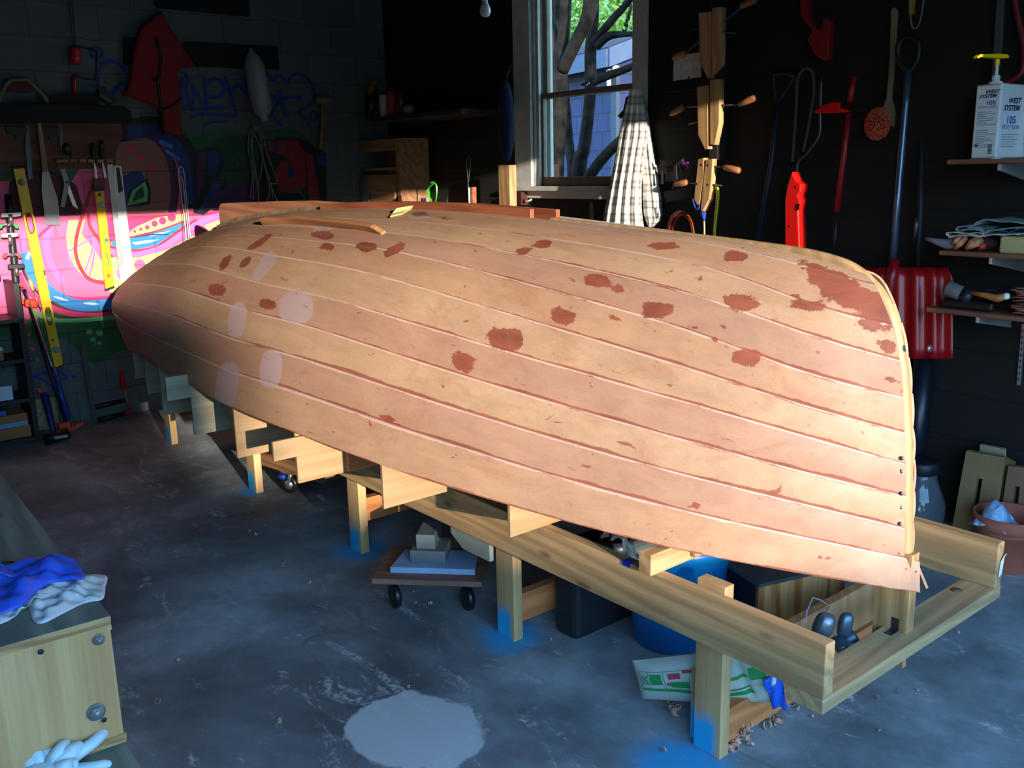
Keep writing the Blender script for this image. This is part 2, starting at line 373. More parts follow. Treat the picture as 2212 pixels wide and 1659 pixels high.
S([(576, 158), (583, 166), (588, 174), (596, 166), (606, 164), (620, 177), (630, 164), (646, 160), (662, 168), (674, 184), (680, 204), (674, 224), (660, 234), (646, 240), (652, 252), (664, 262), (668, 276)], 6)
S([(603, 194), (605, 212), (612, 236), (620, 254)], 9); S([(586, 206), (600, 216), (622, 210), (652, 210)], 8); S([(606, 214), (594, 232), (585, 246)], 6); S([(586, 246), (598, 262), (608, 272)], 6); S([(677, 239), (685, 248), (682, 259), (673, 257), (669, 246), (676, 239)], 4)
S([(136, 797), (120, 803), (92, 806), (74, 812), (92, 820), (108, 832), (116, 842)], 6); S([(118, 800), (136, 808), (145, 816), (128, 819), (116, 812)], 6); dot('tag', 160, 813, 6, 4)
GL.mi = 0
struct('wall_left', GL, gmats)

# ---- window wall of old dark boards with the window opening
def darkboards(name, c1, c2, ax=0):
    t = NT(name); sx = t.n('SeparateXYZ'); t.l(t.tc.outputs['Object'], sx.inputs[0])
    w = t.math('FRACT', t.math('MULTIPLY', sx.outputs[2], 5.2)); gap = t.mr(w, .0, .05, 1, 0)
    s = [22] * 3; s[ax] = 1.2; nz = t.noise(t.map(tuple(s)), 1, 6)
    t.col(t.mix(gap, t.ramp(nz, [(.3, lin(c1)), (.75, lin(c2))]), (.003, .003, .003, 1))); t.setp(Roughness=.85); t.bump(t.math('SUBTRACT', nz, gap), .5, .01); return t.m
DBOARD = darkboards('old_dark_boards', (8, 7, 7), (22, 17, 15))
def wwp(x, z, o=0.): return EX * x + EY * (KW - o) + EZ * z
wxl, wxr = EX @ WW(1152, 300), EX @ WW(1370, 300); wz0 = WW(1152, 402)[2]; wz1 = 2.66; wmr = WW(1250, 199)[2]
def wslab(b, x0, x1, z0, z1, o0, o1): b.prism([wwp(x0, z0, o0), wwp(x1, z0, o0), wwp(x1, z1, o0), wwp(x0, z1, o0)], -EY * (o1 - o0))
b = B(); TH = .14
wslab(b, KL - .16, wxl, -.02, 3.05, 0, -TH); wslab(b, wxr, 2.15, -.02, 3.05, 0, -TH); wslab(b, wxl, wxr, -.02, wz0, 0, -TH); wslab(b, wxl, wxr, wz1, 3.05, 0, -TH)
struct('wall_back', b, DBOARD)
# ---- floor
t = NT('worn_concrete_floor'); O = t.tc.outputs['Object']
n1 = t.noise(O, 1.1, 8, .62, .4); n2 = t.noise(O, 6, 8, .7); n3 = t.noise(O, 45, 5, .7); n4 = t.noise(t.map((1, 2.2, 1)), 2.6, 6, .75, 1.5)
c = t.ramp(n1, [(.36, lin((84, 90, 94))), (.5, lin((128, 138, 142))), (.64, lin((168, 178, 182)))])
c = t.mix(t.mr(n2, .45, .75, 0, .45), c, lin((78, 78, 74)))
c = t.mix(t.math('MULTIPLY', t.mr(n4, .57, .68, 0, 1), t.mr(n3, .42, .60, 0, .9)), c, lin((212, 218, 218)))
c = t.mix(t.mr(t.noise(O, 120, 2), .68, .74, 0, .55), c, lin((190, 195, 190)))
vo = t.n('TexVoronoi', feature='DISTANCE_TO_EDGE'); vo.inputs['Scale'].default_value = .9; dv = t.n('VectorMath', operation='ADD'); t.l(O, dv.inputs[0]); ns = t.n('TexNoise'); ns.inputs['Scale'].default_value = 1.2; t.l(O, ns.inputs[0]); t.l(ns.outputs['Color'], dv.inputs[1]); t.l(dv.outputs[0], vo.inputs[0])
c = t.mix(t.mr(vo.outputs['Distance'], .0, .004, .3, 0), c, lin((48, 50, 50)))
def floorspot(c, x, y, r0, r1, colr, amt=1., sx=1., sy=1., nzs=7., nza=.5, rough=None):
    m = t.n('Mapping'); m.inputs['Location'].default_value = (-x * sx, -y * sy, 0); m.inputs['Scale'].default_value = (sx, sy, 1); t.l(O, m.inputs[0])
    ln = t.n('VectorMath', operation='LENGTH'); t.l(m.outputs[0], ln.inputs[0])
    d = t.math('ADD', ln.outputs['Value'], t.math('MULTIPLY', t.math('SUBTRACT', t.noise(O, nzs, 4), .5), nza))
    return t.mix(t.mr(d, r0, r1, amt, 0), c, colr)
pt_ = atZ(893, 1578, 0)
c = floorspot(c, pt_[0], pt_[1], .195, .21, lin((196, 204, 205)), .85, 1.0, 1.15, 6, .16)
BLU = lin((34, 160, 215))
for (x, y, r) in [(-.36, -.06, .17), (-1.21, .05, .14), (-2.2, .06, .15), (-3.22, .02, .08)]: c = floorspot(c, x, y, r * .45, r, BLU, .85, 1, 1, 14, .12)
t.col(c); t.setp(Roughness=.72); t.bump(t.math('ADD', n3, t.math('MULTIPLY', n2, 2)), .18, .006)
FLOORM = t.m
b = B(); b.prism([EX * (KL - .16) + EY * -3.45, EX * 2.3 + EY * -3.45, EX * 2.3 + EY * (KW + .14), EX * (KL - .16) + EY * (KW + .14)], (0, 0, -.12)); struct('floor', b, FLOORM)
b = B(); b.prism([EX * (KL - .2) + EY * -3.6 + EZ * 3.02, EX * 2.2 + EY * -3.6 + EZ * 3.02, EX * 2.2 + EY * (KW + .3) + EZ * 3.02, EX * (KL - .2) + EY * (KW + .3) + EZ * 3.02], (0, 0, .12)); struct('ceiling', b, DBOARD)
for k in range(9):
    x = -4.9 + k * .8; b = B(); b.prism([EX * x + EY * -3.4 + EZ * 2.86, EX * (x + .045) + EY * -3.4 + EZ * 2.86, EX * (x + .045) + EY * KW + EZ * 2.86, EX * x + EY * KW + EZ * 2.86], (0, 0, .16)); struct('trim_%d' % (k + 1), b, DBOARD)
# ---- near side wall and the door wall with the open garage door
b = B(); b.prism([EX * (KL - .16) + EY * -3.4 - EZ * .02, EX * 2.15 + EY * -3.4 - EZ * .02, EX * 2.15 + EY * -3.4 + EZ * 3.05, EX * (KL - .16) + EY * -3.4 + EZ * 3.05], -EY * .14); struct('wall_front', b, DBOARD)
DJ0, DJ1, DH = -3.25, 1.28, 2.50
def dslab(b, y0, y1, z0, z1): b.prism([EX * KR + EY * y0 + EZ * z0, EX * KR + EY * y1 + EZ * z0, EX * KR + EY * y1 + EZ * z1, EX * KR + EY * y0 + EZ * z1], -EX * .15)
b = B(); dslab(b, -3.54, DJ0, -.02, 3.05); dslab(b, DJ1, KW + .14, -.02, 3.05); dslab(b, DJ0, DJ1, DH, 3.05); struct('wall_right', b, DBOARD)
# ---- window
AGED = mat((196, 196, 188), .6, var=.1, sc=18, bump=.3, bsc=50, name='aged_white_trim'); SASH = mat((120, 104, 84), .6, var=.15, sc=20, name='aged_sash')
GLASS = NT('window_glass'); GLASS.setp(Roughness=.0, Transmission_Weight=1.0, IOR=1.3); GLASS.col((.95, .98, 1, 1)); GLASS = GLASS.m
b = B()
wslab(b, EX @ WW(1117, 300), wxl, wz0 - .005, wz1 + .1, .022, 0); wslab(b, wxr, wxr + .1, wz0 - .005, wz1 + .1, .022, 0); wslab(b, EX @ WW(1117, 300), wxr + .1, wz1, wz1 + .1, .024, 0)
wslab(b, wxl, wxl + .02, wz0, wz1, 0, -TH); wslab(b, wxr - .02, wxr, wz0, wz1, 0, -TH)            # jambs
wslab(b, wxl + .02, wxl + .045, wz0, wz1, -.01, -.03); wslab(b, wxl + .02, wxl + .05, wz0, wz1, -.10, -.125)
win = struct('window_1', b, AGED, .002)
b = B(); wslab(b, EX @ WW(1117, 300) - .01, wxr + .12, wz0 - .028, wz0, .06, -TH + .02); wslab(b, EX @ WW(1122, 420), wxr + .1, wz0 - .075, wz0 - .028, .02, 0); struct('window_sill', b, AGED, .003, win)
def sash(z0, z1, o0, o1, nm, brail=.05, trail=.035):
    b = B(); a, c_ = wxl + .022, wxr - .022; st = .038
    wslab(b, a, a + st, z0, z1, o0, o1); wslab(b, c_ - st, c_, z0, z1, o0, o1); wslab(b, a + st, c_ - st, z0, z0 + brail, o0, o1); wslab(b, a + st, c_ - st, z1 - trail, z1, o0, o1)
    f = struct('window_frame', b, SASH, .003, win); b = B(); wslab(b, a + st - .004, c_ - st + .004, z0 + brail - .004, z1 - trail + .004, (o0 + o1) / 2 + .002, (o0 + o1) / 2 - .002)
    g = mesh('pane', b, GLASS); g.parent = f
sash(wmr - .012, wz1, -.068, -.10, 'upper', .03); sash(wz0, wmr + .02, -.032, -.064, 'lower', .055, .032)
b = B(); P0 = WW(1262, 190, -.045) + EZ * .012; b.lathe([(.02, 0), (.024, .008), (.012, .016)], P0, 12); b.box(P0 + np.array([.02, -.004, .012]), (.05, .012, .008)); lk = mesh('sash_lock', b, DSTEEL); lk.parent = win

# ================= outside =================
b = B(); b.prism([(2.35, -30, 0), (60, -30, 0), (60, 30, 0), (2.35, 30, 0)], (0, 0, -.1)); struct('driveway', b, mat((62, 62, 62), .9, sc=3, name='asphalt_drive'))
b = B(); b.prism([(-30, KW + .4, -.02), (2.3, KW + .4, -.02), (2.3, 60, -.02), (-30, 60, -.02)], (0, 0, -.1)); struct('lawn', b, mat((60, 85, 40), .95, sc=9, name='rough_grass'))
# neighbour's house seen through the window: shingle wall in its own shade
n2 = np.array([-math.sin(math.radians(14)), -math.cos(math.radians(14)), 0.]); d2 = np.array([n2[1] * -1, n2[0], 0.]); d2 = np.array([math.cos(math.radians(14)), -math.sin(math.radians(14)), 0.])
K2 = n2 @ pl(1290, 250, EY, 6.6)
H2 = lambda u, v, o=0.: pl(u, v, n2, K2 + o)
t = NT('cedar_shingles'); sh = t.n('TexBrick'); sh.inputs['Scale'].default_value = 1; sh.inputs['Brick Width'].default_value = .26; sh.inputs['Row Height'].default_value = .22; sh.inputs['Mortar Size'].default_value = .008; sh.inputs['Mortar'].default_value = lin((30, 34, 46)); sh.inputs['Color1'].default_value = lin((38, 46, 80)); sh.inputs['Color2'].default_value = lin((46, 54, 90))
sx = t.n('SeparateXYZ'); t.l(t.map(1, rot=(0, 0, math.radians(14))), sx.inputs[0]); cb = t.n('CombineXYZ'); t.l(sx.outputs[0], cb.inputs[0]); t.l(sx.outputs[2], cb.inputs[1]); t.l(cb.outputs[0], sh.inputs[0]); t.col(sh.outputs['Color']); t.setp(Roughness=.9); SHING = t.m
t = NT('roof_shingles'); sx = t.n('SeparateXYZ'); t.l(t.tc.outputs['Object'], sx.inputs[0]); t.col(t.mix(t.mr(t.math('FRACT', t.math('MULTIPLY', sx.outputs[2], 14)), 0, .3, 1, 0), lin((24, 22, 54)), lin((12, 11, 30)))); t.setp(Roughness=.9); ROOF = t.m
ho = T('shingled_house', 'grey-blue shingled house with a dark roof seen through the window', 'house', [*(H2(1290, 300)[:2]), 0])
eL, eR = H2(1100, 165), H2(1326, 132); zc = eL[2]
a = H2(1050, 200); e = H2(1327, 200); a[2] = 0; e[2] = 0; top = (eL[2] + eR[2]) / 2
def L_(P): return ho.L(P)
b = B(); q = [a, e, np.array([e[0], e[1], top]), np.array([a[0], a[1], top])]; b.prism([L_(x) for x in q], L_(ho.p - n2 * 3.2)); ho.part('wall', b, SHING)
b = B(); q = [H2(1320, 200, .02), H2(1331, 200, .02)]; q0 = [np.array([x[0], x[1], 0]) for x in q]; q1 = [np.array([x[0], x[1], top]) for x in q]; b.prism([L_(x) for x in (q0[0], q0[1], q1[1], q1[0])], L_(ho.p - n2 * .05)); ho.part('corner_board', b, mat((52, 66, 80), .8))
ov = n2 * .3
b = B(); A0 = np.array([a[0], a[1], top]) + ov - d2 * .1; A1 = np.array([e[0], e[1], top]) + ov + d2 * .35; up = -n2 * 1.2 + EZ * .42
b.prism([L_(A0), L_(A1), L_(A1 + up), L_(A0 + up)], (0, 0, .06)); ho.part('roof', b, ROOF)
b = B(); b.prism([L_(A0 - EZ * .16), L_(A1 - EZ * .16), L_(A1 + EZ * .04), L_(A0 + EZ * .04)], L_(ho.p + n2 * .03)); b.prism([L_(A1 - EZ * .16), L_(A1 + up - EZ * .16), L_(A1 + up + EZ * .05), L_(A1 + EZ * .05)], L_(ho.p + d2 * .04)); ho.part('fascia', b, mat((62, 78, 108), .6))
b = B(); b.cyl(L_(H2(1314, 150, .1)), L_(H2(1316, 195, .1)), .025); b.ball(L_(H2(1330, 150, .12)), .05); ho.part('floodlight', b, WHITE)
BARK = mat((34, 30, 25), .95, var=.7, sc=9, bump=1., bsc=26, name='tree_bark', spec=.05)
def trunk(name, label, Y, lines):
    P0 = atY(*lines[0][0][:2], Y); P0[2] = 0; th = T(name, label, 'tree', P0)
    for i, ln in enumerate(lines):
        c_ = spline([(u, v, r) for u, v, r in ln], 7); P = []; R = []
        for u, v, r in c_:
            q = atY(u, v, Y); P.append(th.L(q)); R.append(r * (RC[2] @ (q - CP)) / F)
        b = B(); b.tube(P, R, 10); th.part('trunk' if i == 0 else 'branch', b, BARK)
    return th
g0 = 860   # pixel row of the ground at that distance
trunk('garden_tree', 'dark many-stemmed tree trunk nearest the left side of the window', 4.3, [[(1188, g0, 26), (1192, 400, 26), (1197, 280, 27), (1200, 180, 27), (1196, 110, 24), (1180, 30, 14), (1172, -60, 8)], [(1206, 230, 16), (1210, 130, 16), (1218, 60, 12), (1222, -60, 10)], [(1215, 150, 15), (1245, 90, 14), (1272, 30, 16), (1278, -60, 14)], [(1200, 395, 14), (1170, 370, 12), (1140, 385, 10)]])
tr2 = trunk('garden_tree', 'pale-barked leaning tree trunk in the middle of the window', 4.7, [[(1245, g0, 18), (1250, 400, 17), (1262, 320, 14), (1272, 240, 13), (1276, 180, 13), (1276, 110, 13), (1282, 40, 12), (1285, -70, 10)], [(1226, 420, 14), (1262, 395, 13), (1300, 345, 12), (1345, 300, 11), (1420, 240, 9)], [(1278, 95, 10), (1300, 70, 9), (1325, 40, 9), (1352, 10, 8), (1400, -50, 7)], [(1290, 100, 9), (1315, 78, 9), (1350, 74, 6), (1390, 74, 5)], [(1276, 182, 6), (1310, 165, 9), (1345, 152, 8), (1400, 130, 7)]])
trunk('garden_tree', 'thin dark trunk between the two larger ones beyond the window', 5.0, [[(1240, g0, 13), (1238, 400, 12), (1230, 320, 11), (1222, 200, 8), (1218, 120, 7)]])
LEAF = NT('leaf'); ln_ = LEAF.noise(LEAF.tc.outputs['Object'], 4, 3); LEAF.col(LEAF.ramp(ln_, [(.3, lin((70, 120, 30))), (.7, lin((170, 195, 70)))])); LEAF.setp(Roughness=.6); LEAF.b.inputs['Transmission Weight'].default_value = .0; LEAF = LEAF.m
def leaves(b, C, n, rad, size):
    C = np.array(C); P = rng.normal(size=(n, 3)); P /= np.linalg.norm(P, axis=1)[:, None]; P *= rng.rand(n, 1) ** .5
    for q in P * np.array(rad) + C:
        u = rng.normal(size=3); u /= np.linalg.norm(u); w = np.cross(u, rng.normal(size=3)); w /= np.linalg.norm(w); s = size * (.6 + .8 * rng.rand())
        b.add([q - u * s, q + w * s * .45, q + u * s, q - w * s * .45], [(0, 1, 2, 3)])
for i, (u, v, Y, n, rr) in enumerate([(1195, 40, 12, 1500, 1.5), (1245, 30, 14, 2200, 1.9), (1330, 70, 12, 1700, 1.4), (1350, 0, 14, 1500, 1.6), (1215, 75, 16, 1600, 1.6)]):
    C0 = atY(u, v, Y); th = T('leafy_tree', ['sunlit green crown behind the left trunks beyond the window', 'sunlit green crown at the middle of the upper window pane', 'bright leaf cluster over the dark roof beyond the window', 'bright leaf cluster at the top right of the window', 'darker low foliage beyond the window beside the left trunk'][i], 'tree', [C0[0], C0[1], 0])
    b = B(); leaves(b, th.L(C0), n, (rr, rr, rr * .8), .075); th.part('foliage', b, LEAF)
    b = B(); b.tube([th.L([C0[0], C0[1], 0]), th.L(C0 - EZ * .6), th.L(C0 + np.array([.4, 0, .4]))], [.14, .08, .03], 8); th.part('trunk', b, BARK)
b = B(); leaves(b, (0, 0, 2.4), 6500, (1.5, .95, 2.4), .12); th = T('shade_shrub', 'unseen shrub added to shade the trunks, beside the outer corner of the garage', 'shrub', (2.7, 3.5, 0)); th.part('foliage', b, LEAF); b = B(); b.tube([(0, 0, 0), (0, 0, 1), (.2, 0, 2.5)], [.06, .05, .02]); th.part('stem', b, BARK)  # shrub added out of view to keep the sun off the trunks
# unseen screen across the drive, added so its stepped profile cuts the low sun
hd = T('sun_blocker', 'unseen added hedge with a high shoulder across the drive', 'sun_blocker', (22, -3, 0))
hp = [(22, -4.856 + y, 3.626 + z) for y, z in [(-2.6, 1.72), (-1.18, 1.64), (-1.06, 1.56), (-1.0, 1.47), (-.975, 1.30), (-.955, .95), (-.93, .70), (-.82, .60), (0, .50), (3.0, .46), (6., .46)]]
hp = [(22, 1.08, 0)] + hp[::-1] + [(22, -7.52, 0)]
b = B(); b.prism([hd.L(q) for q in hp], (.35, 0, 0)); hd.part('foliage', b, mat((60, 90, 40), .95, var=.4, sc=6, bump=1., bsc=9, name='blocker_leaves'))

# unseen trees added across the street to block low sky, with a sun gap
TREEM = mat((38, 44, 38), .95, var=.5, sc=3, bump=1., bsc=4, name='sky_blocker_foliage')
for i, (y, z, ry, rz, lb) in enumerate([(-20., 4.2, 9.2, 6.0, 'unseen tree added to block low sky, left of the sunlit gap across the street'), (6.5, 4.2, 12.8, 6.0, 'unseen broad tree added to block low sky, right of the sunlit gap across the street'), (30., 4.2, 9.5, 6.0, 'furthest right unseen tree added to block low sky across the street'), (-41., 4.2, 10., 6.0, 'furthest left unseen tree added to block low sky across the street')]):
    th = T('sky_blocker_tree', lb, 'tree', (38, y, 0)); b = B(); b.ball((0, 0, z), 1, 30, 22, (3.2, ry, rz)); b.v = [(x + .5 * math.sin(3.1 * yy + x), yy + .5 * math.sin(2.7 * zz), zz + .5 * math.sin(2.3 * yy)) for x, yy, zz in b.v]; b.v = [(x, yy, max(zz, .02)) for x, yy, zz in b.v]; th.part('foliage', b, TREEM); b = B(); b.cyl((0, 0, 0), (0, 0, 4), .4, 12); th.part('trunk', b, BARK)
th = T('shade_canopy', 'unseen canopy added to shade the yard between the garage and the shingled house', 'tree', (-9.2, 7.6, 0))  # canopy added above the view to dim sky light in the yard
b = B(); b.ball(th.L((-4.0, 6.4, 6.6)), 1, 36, 18, (8.5, 4.1, 1.9)); b.v = [(x + .25 * math.sin(4 * y), y + .2 * math.sin(3 * x), z + .22 * math.sin(3.7 * x + y) + .2 * math.sin(4.3 * y)) for x, y, z in b.v]; th.part('foliage', b, TREEM)
b = B(); b.tube([(0, 0, 0), (0, -.1, 2.5), (.6, -.3, 5.5)], [.22, .18, .12], 12); th.part('trunk', b, BARK)

for x, y, lb in [(-19.5, 5, 'unseen tree added to block side sky, beyond the left end of the back yard')]:  # unseen tree added to block low sky from the side
    th = T('sky_blocker_tree', lb, 'tree', (x, y, 0)); b = B(); b.ball((0, 0, 6), 1, 26, 18, (5, 5, 7)); b.v = [(a + .4 * math.sin(3 * c_), e + .4 * math.sin(2.7 * c_), max(.02, c_ + .4 * math.sin(2.3 * a))) for a, e, c_ in b.v]; th.part('foliage', b, TREEM)
# ================= the boat =================
STEM=[[-0.0534, 0.5465], [-0.0596, 0.6274], [-0.0625, 0.7133], [-0.069, 0.7975], [-0.0789, 0.878], [-0.0887, 0.969], [-0.105, 1.0604], [-0.1304, 1.1466], [-0.1815, 1.2424]]
TAB=[[-0.25, [[0.221, 0.5072], [0.2344, 0.6075], [0.2486, 0.692], [0.264, 0.7728], [0.2827, 0.8608], [0.2999, 0.9339], [0.321, 1.0136], [0.3485, 1.1027], [0.3752, 1.1737], [0.4193, 1.2561], [0.456, 1.285]]], [-0.5, [[0.056, 0.5404], [0.0723, 0.6512], [0.0936, 0.7432], [0.1182, 0.8288], [0.1496, 0.9211], [0.1819, 1.0012], [0.2225, 1.0864], [0.2726, 1.1715], [0.3255, 1.2399], [0.3966, 1.2993], [0.456, 1.318]]], [-0.979, [[-0.134, 0.5832], [-0.119, 0.7135], [-0.0931, 0.8149], [-0.0596, 0.9071], [-0.0138, 1.0026], [0.0425, 1.0933], [0.1121, 1.1788], [0.1889, 1.2491], [0.2748, 1.3039], [0.3714, 1.3397], [0.456, 1.35]]], [-1.442, [[-0.282, 0.6306], [-0.2681, 0.7756], [-0.2389, 0.8832], [-0.1969, 0.98], [-0.1381, 1.0747], [-0.0566, 1.1685], [0.0352, 1.2437], [0.1268, 1.2974], [0.2308, 1.3387], [0.358, 1.3661], [0.456, 1.372]]], [-1.87, [[-0.371, 0.6695], [-0.3583, 0.8193], [-0.327, 0.9307], [-0.2784, 1.0306], [-0.21, 1.1234], [-0.1111, 1.2149], [-0.0108, 1.2793], [0.0846, 1.3229], [0.1946, 1.3572], [0.3558, 1.3831], [0.456, 1.387]]], [-2.311, [[-0.406, 0.6826], [-0.3951, 0.8282], [-0.3636, 0.9431], [-0.3112, 1.0466], [-0.2372, 1.1402], [-0.1319, 1.2291], [-0.0335, 1.2866], [0.0601, 1.3263], [0.1688, 1.3585], [0.3623, 1.3871], [0.456, 1.39]]], [-2.75, [[-0.406, 0.7078], [-0.3956, 0.8435], [-0.3627, 0.9582], [-0.3059, 1.0624], [-0.2257, 1.1551], [-0.1212, 1.2355], [-0.0294, 1.2854], [0.0609, 1.3215], [0.1636, 1.3508], [0.3755, 1.38], [0.456, 1.382]]], [-3.189, [[-0.381, 0.7124], [-0.3691, 0.8436], [-0.3341, 0.9545], [-0.2736, 1.0586], [-0.188, 1.1518], [-0.0907, 1.2239], [-0.006, 1.2694], [0.082, 1.3046], [0.1778, 1.3319], [0.3899, 1.3606], [0.456, 1.362]]], [-3.678, [[-0.2887, 0.6764], [-0.2961, 0.8204], [-0.2734, 0.9231], [-0.2162, 1.0265], [-0.1227, 1.1164], [-0.0356, 1.1771], [0.0439, 1.2205], [0.1319, 1.2573], [0.2208, 1.2845], [0.4042, 1.3213], [0.456, 1.328]]], [-4.1, [[-0.2117, 0.635], [-0.242, 0.8147], [-0.2283, 0.8998], [-0.1687, 0.9958], [-0.0673, 1.0789], [0.0144, 1.1274], [0.0961, 1.1702], [0.1903, 1.2064], [0.2774, 1.2339], [0.4124, 1.2728], [0.456, 1.285]]], [-4.38, [[-0.1427, 0.6], [-0.1981, 0.8175], [-0.1884, 0.8827], [-0.1247, 0.9672], [-0.0202, 1.0419], [0.058, 1.0828], [0.1437, 1.1269], [0.2437, 1.1633], [0.3299, 1.1944], [0.4166, 1.2318], [0.456, 1.25]]]]
YC = .456
knX = [x for x, r in TAB]
def nspline(xs, ys, xq):
    'natural cubic spline'
    xs = np.array(xs, float); ys = np.array(ys, float); n = len(xs); h = np.diff(xs)
    A = np.eye(n); r = np.zeros(n)
    for i in range(1, n - 1):
        A[i, i - 1] = h[i - 1]; A[i, i] = 2 * (h[i - 1] + h[i]); A[i, i + 1] = h[i]; r[i] = 6 * ((ys[i + 1] - ys[i]) / h[i] - (ys[i] - ys[i - 1]) / h[i - 1])
    m = np.linalg.solve(A, r); i = np.clip(np.searchsorted(xs, xq) - 1, 0, n - 2); d = xq - xs[i]; hh = h[i]
    return ys[i] + d * ((ys[i + 1] - ys[i]) / hh - hh * (2 * m[i] + m[i + 1]) / 6) + d * d * m[i] / 2 + d ** 3 * (m[i + 1] - m[i]) / (6 * hh)
XS = -4.40; NC = 190
curves = []
for k in range(11):
    pts = [(x, r[k][0], r[k][1]) for x, r in TAB]
    if k == 0: end = (-.004, .436, .466)
    elif k <= 9: end = (STEM[k - 1][0], YC - .022, STEM[k - 1][1])
    else: end = (-.215, YC - .018, 1.268)
    pts = [end] + [q for q in pts if q[0] < end[0] - .04]
    if k == 10: pts = [(x, y if i == 0 else YC - .018, z) for i, (x, y, z) in enumerate(pts)]
    # end slope: parameter runs from the stem aft
    s = np.array([-q[0] for q in pts]); t_ = np.linspace(0, 1, NC) ** 1.15
    sq = s[0] + (-XS - s[0]) * t_
    curves.append(np.stack([-sq, nspline(s, [q[1] for q in pts], sq), nspline(s, [q[2] for q in pts], sq)], 1))
curves = np.array(curves)                                  # 11 x NC x 3
boat = T('wooden_boat', 'upside-down lapstrake plywood rowing boat hull, sanded and patched, filling the garage', 'boat', (-2.2, YC, .477))
# ---- plank surface material: grain along the hull, fillers and stains from traced patches
def plankmat(name, c1, c2):
    t = NT(name); O = t.tc.outputs['Object']
    nz = t.noise(t.map((2.2, 16, 16)), 1., 8, .68, .5); n2 = t.noise(O, 2.3, 6, .6); fn = t.noise(t.map((30, 240, 240)), 1., 3)
    c = t.ramp(t.math('ADD', t.math('MULTIPLY', nz, .55), t.math('MULTIPLY', n2, .45)), [(.3, lin(c1)), (.7, lin(c2))])
    c = t.mix(t.mr(fn, .5, .8, 0, .22), c, lin((120, 70, 45)))
    rn = t.noise(t.map((9, 26, 26)), 1., 6, .7, 1.); c = t.mix(t.mr(t.noise(t.map((1.8, 7, 7)), 1., 7, .75, 1.2), .54, .66, 0, .32), c, lin((150, 84, 58)))
    at = lambda nm: (lambda a: (setattr(a, 'attribute_name', nm), a)[1])(t.n('Attribute')).outputs['Fac']
    lap = at('lap'); st = at('stain'); gr = at('grey')
    RB = t.ramp(nz, [(.3, lin((112, 48, 34))), (.7, lin((150, 74, 52)))])
    long = t.noise(t.map((1.6, 5, 5)), 1., 5, .65)
    m = t.mr(t.math('SUBTRACT', t.math('ADD', lap, t.math('MULTIPLY', rn, .35)), t.math('MULTIPLY', long, 1.35)), .23, .30, 0, .8); c = t.mix(m, c, RB); ed = t.mr(t.math('ADD', at('edge'), t.math('MULTIPLY', t.math('SUBTRACT', t.noise(t.map((3, 20, 20)), 1., 5, .6), .5), 1.9)), .62, .80, 0, .62); c = t.mix(ed, c, lin((214, 186, 168)))
    c = t.mix(t.mr(t.math('ADD', gr, t.math('MULTIPLY', rn, .15)), .50, .56, 0, .55), c, lin((182, 160, 166)))
    e = t.noise(t.map((40, 60, 60)), 1., 4, .7)
    m = t.mr(t.math('ADD', st, t.math('MULTIPLY', t.math('SUBTRACT', t.noise(t.map((13, 20, 20)), 1., 6, .75), .5), 1.0)), .46, .50, 0, .88); c = t.mix(m, c, RB)
    sp = t.noise(t.map((14, 34, 34)), 1., 4, .6, .6); c = t.mix(t.mr(sp, .675, .70, 0, .75), c, RB)
    t.col(c); t.setp(Roughness=.55); t.b.inputs['Specular IOR Level'].default_value = .35; t.bump(fn, .12, .001); return t.m
PLANK = [plankmat('plank_tan', (160, 118, 90), (194, 150, 116)), plankmat('plank_warm', (154, 112, 88), (186, 142, 114)), plankmat('plank_pale', (162, 124, 94), (196, 156, 122))]
GLUE = mat((205, 180, 172), .5, var=.25, sc=30, name='faired_epoxy_edge')
spots = [(467,625,18,15,0,1),(578,658,16,12,20,1),(487,566,20,8,-55,1),(530,566,16,7,-50,1),(558,525,32,7,-32,.9),(698,508,22,9,5,1),(706,533,18,9,10,.8),(792,533,22,10,5,1),(850,540,24,9,-25,1),(1172,528,18,8,0,1),(1128,542,18,9,-25,.9),(1092,733,32,28,15,1),(1215,683,26,18,15,1),(1000,784,28,20,20,1),(1290,607,28,12,10,1),(1335,622,24,12,25,.7),(1420,670,34,17,0,1),(1590,553,26,11,5,.95),(1440,531,40,11,0,.75),(1600,650,48,24,10,.8),(1612,772,34,18,5,1),(1790,600,65,20,18,.95),(1845,640,75,26,20,1),(1890,672,36,20,25,1),(1740,660,55,15,12,.75),(1880,700,48,20,15,.75),(1925,755,26,14,15,.8),(1500,706,20,9,15,.7),(1330,690,26,9,20,.7),(1500,1093,18,9,5,.8),(1603,992,9,4,0,.9),(835,902,18,7,20,1),(800,915,9,5,40,.9),(862,918,9,4,0,.7),(1635,1225,10,10,0,.7),(1780,1205,18,12,0,.7),(1925,820,26,14,10,.7),(1915,745,30,14,14,.75),(1720,640,22,10,10,.7),(1575,560,20,8,0,.6),(905,463,26,8,0,.7),(960,470,30,8,0,.6),(1000,620,14,6,10,.6),(1450,1150,14,7,0,.6),(1560,705,22,10,0,.6),(1400,700,14,6,0,.6),(1510,600,14,8,0,.6),(1545,735,22,9,15,.7),(1840,870,26,8,14,.6),(560,495,18,5,-10,.5)]
greys = [(572,574,13,34,35,1),(640,664,34,32,0,1),(512,690,18,36,8,1),(585,797,22,38,5,1),(490,832,22,46,8,1),(700,490,14,22,60,.9),(905,466,24,8,0,.9)]
